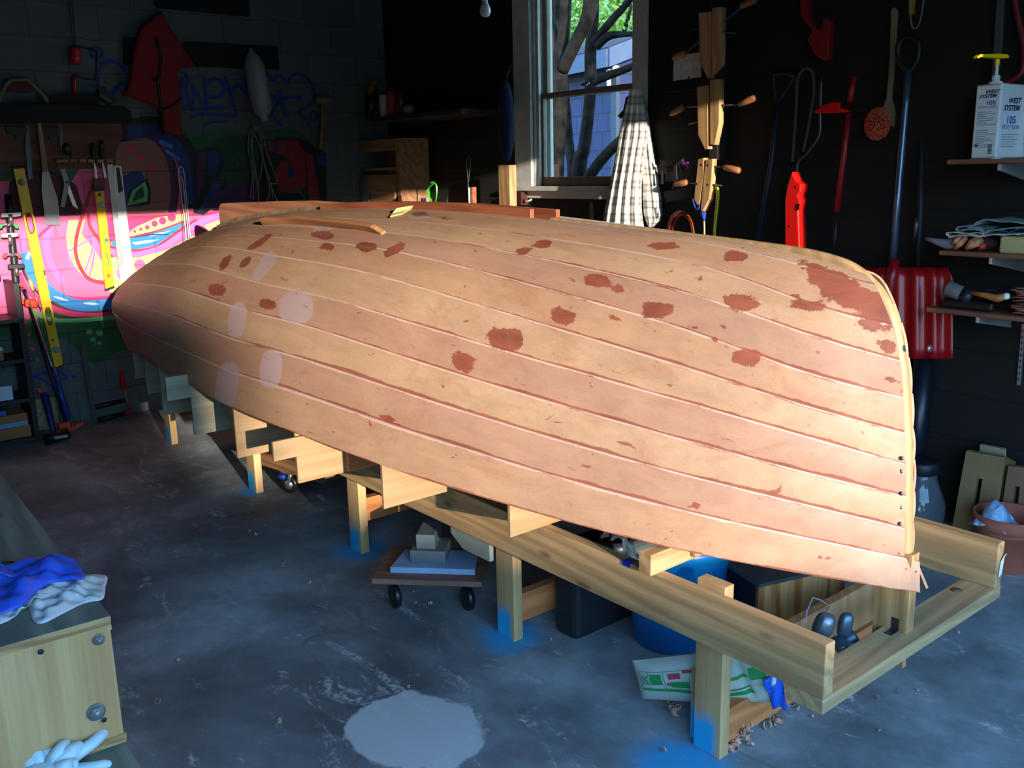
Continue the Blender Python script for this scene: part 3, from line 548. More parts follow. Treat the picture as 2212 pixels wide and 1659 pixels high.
def ell(px, s):
    u, v, rx, ry, a, k = s; a = math.radians(a); d = px - np.array([u, v]); x = d[:, 0] * math.cos(a) + d[:, 1] * math.sin(a); y = -d[:, 0] * math.sin(a) + d[:, 1] * math.cos(a)
    e = np.maximum((np.abs(x) / rx) ** 2.6 + (np.abs(y) / ry) ** 2.6, 1e-9) ** (1 / 2.6); return np.clip(1 - .5 * e, 0, 1) * k
VS = np.array([-.10, 0, .04, .12, .25, .4, .55, .7, .82, .91, .96, 1])
SHB = np.array([[1, 0, 0], [0, 1, 0], [0, 0, 1.]])
def strake(k, side):
    A, C = curves[k], curves[k + 1]; b = B()
    tap = np.clip(np.minimum((np.arange(NC)) / 14., (NC - 1 - np.arange(NC)) / 8.), 0.25, 1)
    d = C - A; n = np.cross(np.gradient(A, axis=0), d); n /= np.linalg.norm(n, axis=1)[:, None]
    if n[NC // 2][1] > 0 or (abs(n[NC // 2][1]) < .3 and n[NC // 2][2] < 0): n = -n
    vs = VS if k > 0 else VS[1:]
    rows = []; rin = []
    pw = .35 if k < 9 else 0
    for v in vs:
        bul = .0035 * math.sin(math.pi * min(max(v, 0), 1)) if k > 0 else 0
        off = (.0005 + .0085 * max(v, 0) ** .7 * tap) if k < 9 else .002 * np.ones(NC)
        P = A + d * v + n * (off + bul)[:, None]; rows.append(P); rin.append(P - n * .006)
    R = np.array(rows); I = np.array(rin)
    if side < 0: R[..., 1] = 2 * YC - R[..., 1]; I[..., 1] = 2 * YC - I[..., 1]
    nv, nc = len(vs), NC; idx = lambda i, j: i * nc + j; M = nv * nc
    fs = []; mi = []
    for i in range(nv - 1):
        for j in range(nc - 1):
            q = (idx(i, j), idx(i + 1, j), idx(i + 1, j + 1), idx(i, j + 1)); fs.append(q); mi.append(0); fs.append(tuple(M + x for x in q[::-1])); mi.append(0)
    for j in range(nc - 1):
        i = nv - 1; fs.append((idx(i, j), M + idx(i, j), M + idx(i, j + 1), idx(i, j + 1))); mi.append(1)
        fs.append((idx(0, j), idx(0, j + 1), M + idx(0, j + 1), M + idx(0, j))); mi.append(0)
    for i in range(nv - 1):
        fs.append((idx(i, 0), M + idx(i, 0), M + idx(i + 1, 0), idx(i + 1, 0))); mi.append(0)
        j = nc - 1; fs.append((idx(i, j), idx(i + 1, j), M + idx(i + 1, j), M + idx(i, j))); mi.append(0)
    if side > 0: fs = [f[::-1] for f in fs]
    V = np.concatenate([R.reshape(-1, 3), I.reshape(-1, 3)])
    px = proj(V[:M]); S = np.zeros(M); Gy = np.zeros(M)
    if side > 0:
        for s in spots: S = np.maximum(S, ell(px, s))
        for s in greys: Gy = np.maximum(Gy, ell(px, s))
    hgt = np.linalg.norm(d, axis=1)
    lapd = np.array([(1 - v) * hgt for v in vs]); lapd2 = np.array([np.abs(v) * hgt for v in vs])
    lap = np.clip(1 - np.minimum(lapd2, lapd * 1.6) / .026, 0, 1).reshape(-1)
    xx = V[:M, 0]; lap = lap * (.78 + .22 * np.clip((xx + 3.2) / 2.4, 0, 1))
    me = bpy.data.meshes.new('strake'); me.from_pydata((V - boat.p).tolist(), [], fs)
    me.materials.append(PLANK[[0, 1, 2, 1, 2, 0, 1, 2, 0, 2][k]]); me.materials.append(GLUE)
    me.polygons.foreach_set('material_index', mi); me.polygons.foreach_set('use_smooth', [True] * len(fs))
    edge = np.repeat(np.clip((vs - .92) / .05, 0, 1)[:, None], nc, 1).reshape(-1)
    for nm, a in (('stain', S), ('grey', Gy), ('lap', lap), ('edge', edge)):
        at = me.attributes.new(nm, 'FLOAT', 'POINT'); at.data.foreach_set('value', np.concatenate([a, a * 0]).astype(np.float32))
    me.update()
    o = bpy.data.objects.new('strake', me); COL.objects.link(o); o.parent = boat.o
    es = o.modifiers.new('edges', 'EDGE_SPLIT'); es.split_angle = math.radians(50)
    return o
for k in range(10):
    for sd in (1, -1): strake(k, sd)
# ---- sheer strake runs on past the stem
STEMW = wood((172, 132, 88), (202, 160, 110), 2, 1., .5, False, 'ash_stem'); MAHOG = wood((150, 78, 50), (186, 110, 74), 0, 1, .45, False, 'red_hardwood')
q1, q2 = atY(1987, 1214, YC + .004), atY(1980, 1277, YC + .004)
P = [np.array([-.0534, YC - .0235, .5465]), q1, q2, np.array([-.005, YC - .0215, .4655])]
b = B(); b.prism([boat.L(q) for q in P], (-.004, .0045, 0)); boat.part('plank_end', b, PLANK[0])
# ---- stem and keel batten: bright strip up the bow and over onto the bottom
prof = np.array([(-.043, .50), (-.050, .60), (-.058, .70), (-.066, .795), (-.078, .915), (-.095, 1.033), (-.127, 1.147), (-.152, 1.197), (-.186, 1.241), (-.25, 1.286), (-.32, 1.308), (-.42, 1.323), (-.58, 1.335), (-.79, 1.347), (-1.1, 1.364), (-1.42, 1.380)])
c_ = spline(prof, 5); tn = np.gradient(c_, axis=0); tn /= np.linalg.norm(tn, axis=1)[:, None]; nr = np.stack([tn[:, 1], -tn[:, 0]], 1); nr = np.where((nr[:, :1] > 0) | (nr[:, 1:] > 0), nr, -nr)
G_ = []
for hw, dp in [(-.017, -.034), (-.017, -.007), (-.011, .0), (.011, .0), (.017, -.007), (.017, -.034)]:
    G_.append([boat.L([x + a * dp, YC + hw, z + e * dp]) for (x, z), (a, e) in zip(c_, nr)])
b = B(); G_ = np.array(G_); b.sheet(G_); b.smooth = False; n6 = len(c_)
b.add([G_[i][0] for i in range(6)], [tuple(range(6))]); b.add([G_[i][-1] for i in range(6)], [tuple(range(6))[::-1]]); b.add([g for g in G_[0]] + [g for g in G_[5]], [(i, i + 1, n6 + i + 1, n6 + i) for i in range(n6 - 1)])
boat.part('stem', b, STEMW, label='pale bent outer stem')
# inner stem behind the plank ends
b = B(); G_ = []
for hw, dp in [(-.022, -.07), (-.016, -.020), (.016, -.020), (.022, -.07)]: G_.append([boat.L([x + a * dp, YC + hw, z + e * dp]) for (x, z), (a, e) in zip(c_[:60], nr[:60])])
b.sheet(G_); boat.part('inner_stem', b, MAHOG)
# ---- screws at the plank ends
b0 = None
hq = lambda k, j, v: curves[k][j] * (1 - v) + curves[k + 1][j] * v
def screw(P, n, r=.0052):
    n = np.array(n, float); n /= np.linalg.norm(n); b = B(); q = boat.L(P); b.cyl(q - n * .002, q + n * .0013, r, 12); b.cyl(q + n * .0010, q + n * .0018, r * .45, 6); boat.part('screw', b, [DSTEEL])
for u, v in [(1938, 1237), (1936, 1256), (1941, 1162), (1940, 1193), (1945, 1096), (1944, 1131), (1947, 1066), (1946, 1018), (1948, 990)]:
    P = atY(u, v, YC - .033); P = atX(u, v, P[0]); screw(P + np.array([0, -.001, 0]), (.25, -1, 0))
for u, v in [(1951, 768)]: P = atX(u, v, -.036); screw([P[0] + .001, YC - .012, P[2]], (1, -.2, .1), .009)
for u, v in [(1979, 1235)]: P = atY(u, v, YC - .037); screw(P, (.1, -1, 0), .002)
# ---- transom
s = [(r[k][0], r[k][1]) for x, r in TAB[-1:] for k in range(11)]
q = [(XS + .004, y + (.004 if y < YC else 0), z - .004) for y, z in s[:-1]] + [(XS + .004, YC, 1.246)]
q = q + [(x, 2 * YC - y, z) for x, y, z in q[:-1][::-1]]
b = B(); b.prism([boat.L(p_) for p_ in q], (.022, 0, 0)); boat.part('transom', b, MAHOG)
# ---- skeg, centreboard slot logs, bilge runners
b = B(); sk = [(-4.33, 1.235), (-4.325, 1.345), (-4.315, 1.372), (-4.285, 1.389), (-4.2, 1.393), (-3.6, 1.410), (-3.15, 1.418), (-2.85, 1.412), (-2.85, 1.37), (-3.3, 1.345), (-3.9, 1.29)]
b.prism([boat.L([x, YC - .013, z]) for x, z in sk], (0, .026, 0)); boat.part('skeg', b, wood((160, 100, 66), (196, 138, 96), 0, 1, .5, False, 'skeg_wood'), .004)
b = B(); fil = [[boat.L([x, YC - .013 - .03 * w - .012, z0 - .012 + .0 * w]) for x, z0 in zip(np.linspace(-4.3, -2.9, 24), np.interp(np.linspace(-4.3, -2.9, 24), [-4.4, -4.1, -3.68, -3.19, -2.75], [1.25, 1.285, 1.328, 1.362, 1.384]))] for w in (0, 1)]
fl = []
for h_, dz in [(.0135, .028), (.020, .010), (.050, .003), (.055, -.012)]:
    xs_ = np.linspace(-4.28, -2.9, 30); fl.append([boat.L([x, YC - h_ - .0010 * math.sin(x * 23), z0 + dz + .001 * math.sin(x * 17)]) for x, z0 in zip(xs_, np.interp(xs_, [-4.4, -4.1, -3.68, -3.19, -2.75], [1.25, 1.285, 1.328, 1.362, 1.384]))])
b = B(); b.sheet(fl); boat.part('epoxy_fillet', b, mat((150, 128, 100), .5, var=.4, sc=12, name='sanded_epoxy'))
for yy, x0, x1 in [(-.034, -3.05, -1.50), (.016, -3.05, -1.42)]:
    b = B(); xs_ = np.linspace(x0, x1, 16); lo = [(x, YC + yy, float(np.interp(x, [-3.19, -2.75, -2.31, -1.87, -1.44], [1.362, 1.382, 1.39, 1.387, 1.372])) - .004) for x in xs_]; hi = [(x, y, z + .038 - .004 * (i == 0)) for i, (x, y, z) in enumerate(lo)]
    b.prism([boat.L(p_) for p_ in lo + hi[::-1]], (0, .018, 0)); boat.part('centreboard_slot_log', b, MAHOG, .002)
def hullpt(X, k, v):
    j = int(np.argmin(np.abs(curves[k][:, 0] - X))); return curves[k][j] * (1 - v) + curves[k + 1][j] * v
# near runner: traced ends, laid on the hull surface
allP = np.array([curves[k] * (1 - v) + curves[k + 1] * v for k in range(10) for v in np.linspace(0, 1, 12)]).reshape(-1, 3); allpx = proj(allP)
def onhull(u, v):
    d = np.linalg.norm(allpx - np.array([u, v]), axis=1); i = np.argsort(d)[:4]; w = 1 / (d[i] + .5); return (allP[i] * w[:, None]).sum(0) / w.sum()
RUN = wood((170, 110, 68), (206, 146, 96), 0, 1, .45, False, 'runner_wood')
for sd in (1, -1):
    cc = [onhull(u, v) for u, v in [(567, 489), (640, 488), (720, 494), (790, 504), (826, 513)]]; cc = spline(cc, 5)
    n_ = np.array([0, -.45, .9]); m_ = len(cc); hh = .034 * np.minimum(1, (m_ - 1 - np.arange(m_)) / 5. + .45)
    A = [c_ - n_ * .012 for c_ in cc]; Hh = [c_ + n_ * h for c_, h in zip(cc, hh)]; w_ = np.array([0, .9, .45]) * .022
    lo0 = [boat.L(p_) for p_ in A]; hi0 = [boat.L(p_) for p_ in Hh]; lo1 = [boat.L(p_ + w_) for p_ in A]; hi1 = [boat.L(p_ + w_) for p_ in Hh]
    b = B(); N = m_
    b.add(lo0 + hi0 + lo1 + hi1, [(i, i + 1, N + i + 1, N + i) for i in range(N - 1)] + [(2 * N + i, 3 * N + i, 3 * N + i + 1, 2 * N + i + 1) for i in range(N - 1)] + [(N + i, N + i + 1, 3 * N + i + 1, 3 * N + i) for i in range(N - 1)] + [(0, N, 3 * N, 2 * N), (N - 1, 3 * N - 1, 4 * N - 1, 2 * N - 1)])
    if sd < 0: b.v = [(x, -y, z) for x, y, z in b.v]; b.f = [f[::-1] for f in b.f]
    boat.part('bilge_runner', b, RUN, .002)
# yellow folded sandpaper slip lying on the hull
P = onhull(865, 470); P = P + np.array([0, 0, .006])
a0, a1, a2, a3 = [onhull(u, v) + np.array([0, -.003, .010]) for u, v in [(846, 474), (848, 468), (890, 457), (872, 468)]]
b = B(); fr_ = lfr(P, 0); b.prism([fr_(a0), fr_(a3), fr_(a2), fr_(a1)], (0, 0, .004)); b.prism([fr_(a2), fr_(a1), fr_(a1 + np.array([-.01, .03, .02])), fr_(a2 + np.array([0, .01, .012]))], (0, 0, .002))
one('paper_wedge', b, mat((238, 215, 120), .6), 'folded yellow paper wedge lying on the top of the boat hull', 'paper', P)

# ================= the strongback under it =================
fr = T('building_frame', 'pine ladder frame of two long rails on blue-painted legs carrying the upside-down boat', 'frame', (-2.2, .456, 0))
ZT, RH, RT, W2 = .4769, .14, .038, .8748
RAIL = wood((166, 130, 86), (206, 166, 114), 0, 1, .6, True, 'weathered_pine_rail')
for y in (0, W2):
    b = B(); b.bb(fr.L([-4.42, y, ZT - RH]), fr.L([0, y + RT, ZT])); fr.part('rail', b, RAIL, .003)
b = B(); b.bb(fr.L([-.098, -.0, ZT - RH - .038]), fr.L([-.001, W2 + RT + .006, ZT - RH])); fr.part('cross_beam', b, wood((164, 134, 96), (204, 168, 118), 1, 1, .6, True, 'cross_beam_pine'), .002)
b = B(); b.cyl(fr.L([-.07, .79, ZT - RH]), fr.L([-.07, .79, ZT - RH + .0008]), .017, 20); fr.part('knot', b, mat((120, 95, 70), .7))
t = NT('blue_sprayed_pine'); O = t.tc.outputs['Object']; sx = t.n('SeparateXYZ'); t.l(O, sx.inputs[0])
f = t.noise(t.map((26, 26, 1.6)), 1, 6); c = t.ramp(f, [(.3, lin((168, 128, 80))), (.75, lin((212, 176, 122)))])
h_ = t.math('ADD', sx.outputs[2], t.math('MULTIPLY', t.math('SUBTRACT', t.noise(O, 9, 3), .5), .16)); c = t.mix(t.math('MULTIPLY', t.mr(h_, .075, .125, 1, 0), t.mr(sx.outputs[0], .015, .04, 1, .0)), c, lin((36, 165, 215))); t.col(c); t.setp(Roughness=.6); LEGM = t.m
LX = [-.3158, -1.1707, -2.1649, -3.1799, -4.3441]
for i, x in enumerate(LX):
    for y in (RT, W2 - RT):
        b = B(); top = ZT + (.018 if (i == 0 and y == RT) else -.002)
        P0 = np.array([x - .0445, y + .019, 0])
        b.bb([-.0445, -.019, 0], [.0445, .019, top]); o = fr.part('leg', b, LEGM, .0015); o.location = fr.L(P0)
        if i in (0, 2) and y == RT:
            b = B(); b.bb([-.075, -.006, 0], [-.052, .006, .21]); o2 = fr.part('leg_sister_board', b, LEGM, .001); o2.location = fr.L(P0 + np.array([0, .01, 0]))
for x, z, l in [(-.33, .02, .10), (-1.19, .05, .10), (-2.18, .13, .10), (-4.28, .2, .13)]:
    b = B(); b.bb(fr.L([x - .038, RT * 2, z]), fr.L([x, W2 - RT, z + l])); fr.part('leg_brace', b, wood((190, 110, 58), (220, 142, 84), 1, 1, .55, False, 'fir_brace'), .002)
# moulds: plywood stations standing on the rails
PLYF = wood((156, 122, 82), (184, 148, 104), 1, .8, .55, False, 'birch_ply', streak=.6); PLYG = wood((146, 138, 112), (172, 164, 138), 1, .8, .55, False, 'grey_ply', streak=.6)
FIR = wood((186, 104, 60), (222, 140, 88), 1, 1, .5, False, 'reddish_fir')
def sheerat(X):
    j = int(np.argmin(np.abs(curves[0][:, 0] - X))); return curves[0][j]
for x, bm_ in [(-.979, PLYF), (-1.442, PLYF), (-1.87, PLYF), (-2.311, PLYF), (-2.75, PLYG), (-3.189, PLYG), (-3.678, PLYG), (-4.1, PLYG)]:
    sh_ = sheerat(x); js = [int(np.argmin(np.abs(curves[k][:, 0] - x))) for k in range(11)]
    pr = [(curves[k][j][1] + .012, curves[k][j][2] - .006 * (k > 4)) for k, j in enumerate(js)]
    y0 = sh_[1] + .010
    q = [(y0, ZT), (y0, pr[0][1])] + pr[1:10] + [(YC, pr[10][1] - .012)]
    q = q + [(2 * YC - y, z) for y, z in q[:-1][::-1]]
    b = B(); b.prism([fr.L([x - .012, y, z]) for y, z in q], (.012, 0, 0)); m_ = fr.part('mould', b, bm_, .001)
    if x > -3.4 and x < -1.0:
        for s_ in (1, -1):
            yb = .02 if s_ > 0 else 2 * YC - .02
            b = B(); b.bb(fr.L([x - .012 - .045, yb - .0, ZT - .0]), fr.L([x - .012, yb + .14 * s_, ZT + .09])); fr.part('cleat', b, PINEY, .002, parent=m_)
def bar(nm, P0, P1, mt, par=None, bev=.002):
    b = B(); b.bb(fr.L(P0), fr.L(P1)); return fr.part(nm, b, mt, bev)
# cross spalls and odd battens seen beyond the near mould edges
bar('cross_spall', [-1.868, -.17, ZT + .004], [-1.85, .10, ZT + .085], FIR)
bar('batten', [-1.868, -.455, ZT + .105], [-1.853, .0, ZT + .175], PLYF)
bar('cross_spall', [-2.748, -.24, ZT + .0], [-2.73, .05, ZT + .115], PINEY)
bar('batten', [-2.748, -.50, ZT + .17], [-2.733, -.2, ZT + .27], PLYG)
bar('cross_spall', [-3.187, -.18, ZT - .13], [-3.165, .12, ZT + .02], FIR)
bar('cross_spall', [-.56, -.02, ZT + .0], [-.515, .25, ZT + .06], PINEY); bar('cross_spall', [-.512, .14, ZT + .012], [-.497, .5, ZT + .085], PLYF)
b = B(); q0 = atZ(1385, 1231, ZT); q1 = atZ(1500, 1196, ZT)
# stem post standing on the end beam
POST = wood((160, 122, 78), (205, 160, 108), 2, 1, .55, True, 'stem_post'); ORP = wood((205, 140, 90), (226, 164, 112), 2, 1, .5, False, 'orange_pine')
b = B(); b.bb(fr.L([-.128, YC - .019, ZT - RH - .1]), fr.L([-.036, YC - .001, ZT + .08])); b.bb(fr.L([-.036, YC - .019, ZT - RH]), fr.L([-.034, YC + .019, ZT + .08])); fr.part('stem_post', b, POST, .001)
b = B(); b.bb(fr.L([-.075, YC - .021, ZT - RH + .001]), fr.L([-.055, YC - .019, ZT - RH + .035])); b.bb(fr.L([-.075, YC - .055, ZT - RH]), fr.L([-.055, YC - .019, ZT - RH + .002])); fr.part('angle_bracket', b, DSTEEL)
b = B(); b.bb(fr.L([-.33, .33, .165]), fr.L([-.30, W2 - .02, .30])); 
fr.part('brace_board', b, ORP, .002)
# ================= things hung on the painted block wall =================
def PP(b, th, fn, pts, off, t):
    'plate: traced outline at distance off from the wall, t thick towards the wall'
    P = [th.L(fn(u, v, off)) for u, v in pts]; b.prism(P, (0, t, 0)); return b
def LT(name, label, cat, px, group=None): return T(name, label, cat, LW(*px), RZL, group)
def WT(name, label, cat, px, group=None): return T(name, label, cat, WW(*px), RZW, group)
def strip(b, th, fn, pts, w, off, t):
    'long bar of width w pixels along a traced line'
    c = np.array(pts, float); d = np.gradient(c, axis=0); d /= np.linalg.norm(d, axis=1)[:, None]; n = np.stack([-d[:, 1], d[:, 0]], 1) * w / 2
    return PP(b, th, fn, [tuple(q) for q in c + n] + [tuple(q) for q in (c - n)[::-1]], off, t)
def circ(u, v, r, n=16, ry=None): return [(u + r * math.cos(t), v + (ry or r) * math.sin(t)) for t in np.linspace(0, 2 * math.pi, n + 1)[:-1]]
BRN = wood((88, 52, 36), (120, 74, 50), 0, .6, .7, False, 'brown_backboard')
# backboard, dark shelf plank and dark boards screwed to the wall
b = B(); P0 = LW(120, 320); f = lfr(P0, RZL)
b.prism([f(LW(u, v, .014)) for u, v in [(-90, 262), (262, 268), (262, 300), (245, 350), (230, 364), (-90, 372)]], (0, .012, 0)); one('tool_backboard', b, BRN, 'brown plywood board behind the hanging saws and rulers', 'board', P0, RZL)
DK = mat((20, 18, 17), .8, name='dark_plank')
for pts, lb, off in [([(-90, 222), (266, 228), (284, 240), (286, 264), (-90, 263)], 'dark thick shelf plank above the brown tool board', .16), ([(100, 205), (214, 205), (214, 226), (100, 226)], 'dark short block lying on the tool shelf plank', .12),
                     ([(335, -30), (536, -30), (540, 35), (345, 16), (335, 8)], 'dark board at the top of the painted wall above the life jacket', .04), ([(268, 80), (300, 82), (300, 140), (270, 140)], 'short dark board behind the life jacket shoulder', .03), ([(398, 94), (404, 90), (600, 101), (605, 150), (430, 143), (398, 140)], 'dark board behind the white fender on the painted wall', .04)]:
    P0 = LW(*pts[0]); f = lfr(P0, RZL); b = B(); b.prism([f(LW(u, v, off)) for u, v in pts], (0, off - .002, 0)); one('shelf_plank' if off > .1 else 'wall_board', b, DK, lb, 'board', P0, RZL, bev=.003)
# life jacket
th = LT('life_jacket', 'red foam life jacket hanging from the painted block wall', 'life jacket', (345, 30))
JK = mat((140, 14, 16), .75, var=.1, bump=.3, bsc=300, name='red_nylon')
b = B(); PP(b, th, LW, [(342, 30), (352, 28), (366, 55), (390, 92), (424, 142), (405, 146), (385, 150), (388, 175), (391, 250), (393, 292), (375, 290), (350, 280), (347, 235), (330, 226), (285, 208), (264, 204), (276, 196), (282, 170), (290, 110), (305, 60)], .085, .055); j = th.part('body', b, JK, .012)
b = B(); b.tube([th.L(LW(u, v, .082)) for u, v in [(336, 82), (343, 108), (347, 122), (345, 150), (340, 175), (345, 215), (352, 260), (352, 292)]], .011, 6); b.tube([th.L(LW(u, v, .084)) for u, v in [(326, 170), (342, 172)]], .010, 6); b.tube([th.L(LW(u, v, .084)) for u, v in [(352, 236), (372, 229), (390, 212)]], .008, 6); th.part('webbing_strap', b, BLACK)
b = B(); PP(b, th, LW, [(333, 80), (340, 76), (352, 92), (356, 118), (350, 130), (340, 105)], .078, .004); th.part('neck_opening', b, BLACK)
b = B(); PP(b, th, LW, [(388, 100), (424, 142), (386, 150), (352, 148), (356, 120)], .082, .012); th.part('collar_flap', b, mat((120, 14, 16), .8, name='red_collar'), .004)
b = B(); b.cyl(th.L(LW(345, 28, .004)), th.L(LW(345, 28, .095)), .006); th.part('hook', b, DSTEEL)
# fender
th = LT('boat_fender', 'white inflatable boat fender hanging by its eye against the painted wall', 'fender', (541, 98))
b = B(); A = th.L(LW(541, 104, .09)); Z = th.L(LW(571, 262, .09)); ax = Z - A; L = np.linalg.norm(ax); ax /= L; u = np.cross(ax, (0, 1, 0)); u /= np.linalg.norm(u); R = np.stack([u, np.cross(ax, u), ax], 1)
r = .070
b.lathe([(.012, 0), (.016, .02), (.03, .035), (r * .8, .07), (r, .11), (r, L - .12), (r * .93, L - .08), (r * .65, L - .045), (.03, L - .03), (.022, L), (.01, L)], A, 24, R); th.part('body', b, mat((150, 152, 156), .35, var=.04, name='white_vinyl'))
b = B(); b.cyl(th.L(LW(579, 247, .10)) - np.array([0, .014, 0]), th.L(LW(579, 247, .10)) + np.array([0, .01, 0]), .006); th.part('valve', b, BLACK)
ROPE = mat((150, 148, 142), .9, var=.25, sc=90, bump=.8, bsc=300, name='pale_rope')
def ropes(name, label, cat, fn, px, paths, r, m, rz, group=None, off=.03):
    th = T(name, label, cat, fn(*px), rz, group); b = B()
    for i, pth in enumerate(paths): b.tube([th.L(fn(u, v, off + .006 * (i % 3))) for u, v in spline(pth, 6)], r, 6)
    b.xf(np.eye(3)); o = th.part('strand', b, m); return th
ropes('rope_coil', 'long pale rope coil hung on the painted wall below the fender', 'rope', LW, (552, 275), [[(540, 430), (545, 370), (536, 320), (540, 285), (553, 273), (566, 285), (576, 330), (592, 372), (598, 395), (585, 400), (600, 435)], [(560, 432), (552, 380), (546, 330), (545, 290), (556, 277), (565, 310), (566, 360), (558, 400), (560, 440)], [(575, 440), (582, 410), (572, 360), (562, 320), (548, 290), (543, 320), (552, 370), (560, 436)], [(590, 430), (583, 390), (570, 350), (560, 290), (550, 280), (541, 310), (548, 360), (546, 432)]], .0045, ROPE, RZL)
ropes('rope_loop', 'thin white cord loop hanging on the graffiti just left of the boat stern', 'rope', LW, (392, 360), [[(402, 520), (398, 470), (388, 400), (386, 370), (391, 360), (397, 372), (402, 420), (408, 480), (412, 520)], [(408, 515), (402, 460), (396, 400), (392, 380)]], .0035, mat((225, 222, 215), .9, name='white_cord'), RZL)
ropes('hanging_string', 'single thin brown cord beside the white cord loop', 'cord', LW, (391, 440), [[(390, 440), (394, 480), (396, 525)]], .0015, mat((90, 50, 40), .8), RZL)
# saws, levels, rules
BLADE = mat((120, 124, 128), .35, .85, .12, 9, name='saw_steel')
th = LT('pull_saw', 'broad-bladed pull saw with a pale stick handle, third tool from the left', 'saw', (84, 262))
b = B(); PP(b, th, LW, [(91, 370), (104, 368), (125, 430), (130, 486), (99, 486), (90, 410)], .03, .0025); th.part('blade', b, BLADE)
b = B(); PP(b, th, LW, [(80, 262), (88, 262), (96, 310), (104, 370), (92, 372), (86, 320)], .04, .018); th.part('handle', b, wood((130, 106, 76), (165, 140, 104), 2, 1, .6, False, 'saw_handle'), .003)
th = LT('yellow_level', 'long yellow spirit level with oval hand holes, leftmost of the two yellow levels', 'level', (44, 360))
YL = mat((240, 190, 10), .35, var=.04, name='level_yellow')
def lvl(c): return [(28 + c[0], c[1])]
b = B(); Lp = [(29, 362), (52, 360), (137, 790), (119, 799)]
def lerp2(t, s): 
    a = np.array(Lp[0]) * (1 - s) + np.array(Lp[1]) * s; e = np.array(Lp[3]) * (1 - s) + np.array(Lp[2]) * s; return tuple(a * (1 - t) + e * t)
holes = [(.205, .345), (.69, .795)]
O = .05; th_ = .022
for s0, s1 in [(0, .22), (.80, 1)]: PP(b, th, LW, [lerp2(0, s0), lerp2(0, s1), lerp2(1, s1), lerp2(1, s0)], O, th_)
for t0, t1 in [(0, .235), (.325, .705), (.78, 1)]: PP(b, th, LW, [lerp2(t0, .215), lerp2(t0, .805), lerp2(t1, .805), lerp2(t1, .215)], O, th_)
for tc, hh in [(.28, .05), (.743, .042)]:
    for sg in (1, -1):
        arc = [lerp2(tc + sg * (hh - .0 ), .21)] + [lerp2(tc + sg * (hh - .028 + .028 * math.sin(a)), .51 - .30 * math.cos(a)) for a in np.linspace(0, math.pi, 9)] + [lerp2(tc + sg * hh, .81), lerp2(tc + sg * (hh + .004), .81), lerp2(tc + sg * (hh + .004), .21)]
        PP(b, th, LW, arc, O, th_)
th.part('body', b, YL)
for t0, t1 in ((0, .008), (.992, 1)): b = B(); PP(b, th, LW, [lerp2(t0, -.03), lerp2(t0, 1.03), lerp2(t1, 1.03), lerp2(t1, -.03)], O + .002, .026); th.part('end_cap', b, BLACK)
for tc, hh in [(.28, .05), (.743, .042)]:
    pts = [lerp2(tc + sg * (hh - .028 + .028 * math.sin(a)), .51 - sg2 * .30 * math.cos(a)) for sg, sg2 in ((1, 1), (-1, -1)) for a in np.linspace(0, math.pi, 9)]
    b = B(); b.tube([th.L(LW(u, v, O + .001)) for u, v in pts + pts[:1]], .0022, 5); th.part('hand_hole_trim', b, BLACK)
for t_ in (.075, .91):
    b = B(); c0 = th.L(LW(*lerp2(t_, .5), O)); b.cyl(c0 - np.array([0, .002, 0]), c0 + np.array([0, .002, 0]), .022, 18); b.cyl(c0 - np.array([0, .0035, 0]), c0, .016, 18); th.part('vial', b, [mat((150, 160, 150), .2, name='vial')])
b = B(); c0 = th.L(LW(*lerp2(.86, .42), O)); b.cyl(c0 - np.array([0, .001, 0]), c0, .007, 12); th.part('rivet', b, BLACK); b = B(); PP(b, th, LW, [lerp2(.52, .86), lerp2(.52, 1.0), lerp2(.545, 1.0), lerp2(.545, .86)], O + .001, .002); th.part('side_vial', b, BLACK)
th = LT('yellow_level', 'shorter yellow spirit level hanging beside the steel rulers', 'level', (212, 412))
b = B(); PP(b, th, LW, [(205, 414), (224, 412), (247, 618), (229, 626)], .045, .022); th.part('body', b, YL, .002)
b = B(); PP(b, th, LW, [(203, 400), (227, 398), (226, 412), (204, 414)], .046, .024); th.part('end_cap', b, BLACK); b = B(); PP(b, th, LW, [(228, 624), (247, 617), (248, 622), (229, 629)], .046, .024); th.part('end_cap', b, BLACK)
b = B(); PP(b, th, LW, [(202, 386), (228, 384), (228, 398), (203, 400)], .046, .024); th.part('hanger', b, mat((110, 50, 42), .6)); b = B(); PP(b, th, LW, [(210, 423), (220, 423), (215, 415)], .0455, .001); th.part('triangle_mark', b, BLACK)
b = B(); c0 = th.L(LW(218, 443, .045)); b.cyl(c0 - np.array([0, .002, 0]), c0, .020, 20); th.part('vial', b, mat((200, 198, 185), .3))
b = B(); c0 = th.L(LW(230, 518, .0455)); PP(b, th, LW, circ(230, 519, 4), .0456, .001); th.part('printed_mark', b, mat((40, 110, 130), .5)); b = B(); PP(b, th, LW, [(229, 543), (231, 543), (237, 574), (235, 575)], .0456, .001); th.part('printed_mark', b, mat((40, 110, 130), .5))
b = B(); PP(b, th, LW, circ(235, 596, 4.6), .0456, .001); th.part('printed_badge', b, mat((215, 90, 60), .5))
th = LT('combination_square', 'wide steel framing rule hanging at the right end of the tool rack', 'ruler', (236, 357))
b = B(); PP(b, th, LW, [(231, 356), (243, 355), (268, 574), (256, 578)], .03, .002); th.part('narrow_blade', b, mat((160, 164, 166), .4, .6, .1, 30, name='rule_steel'))
b = B(); PP(b, th, LW, [(245, 358), (262, 358), (289, 590), (262, 612), (256, 578), (252, 470)], .024, .003); th.part('wide_blade', b, mat((205, 208, 210), .45, .3, .06, name='bright_rule'))
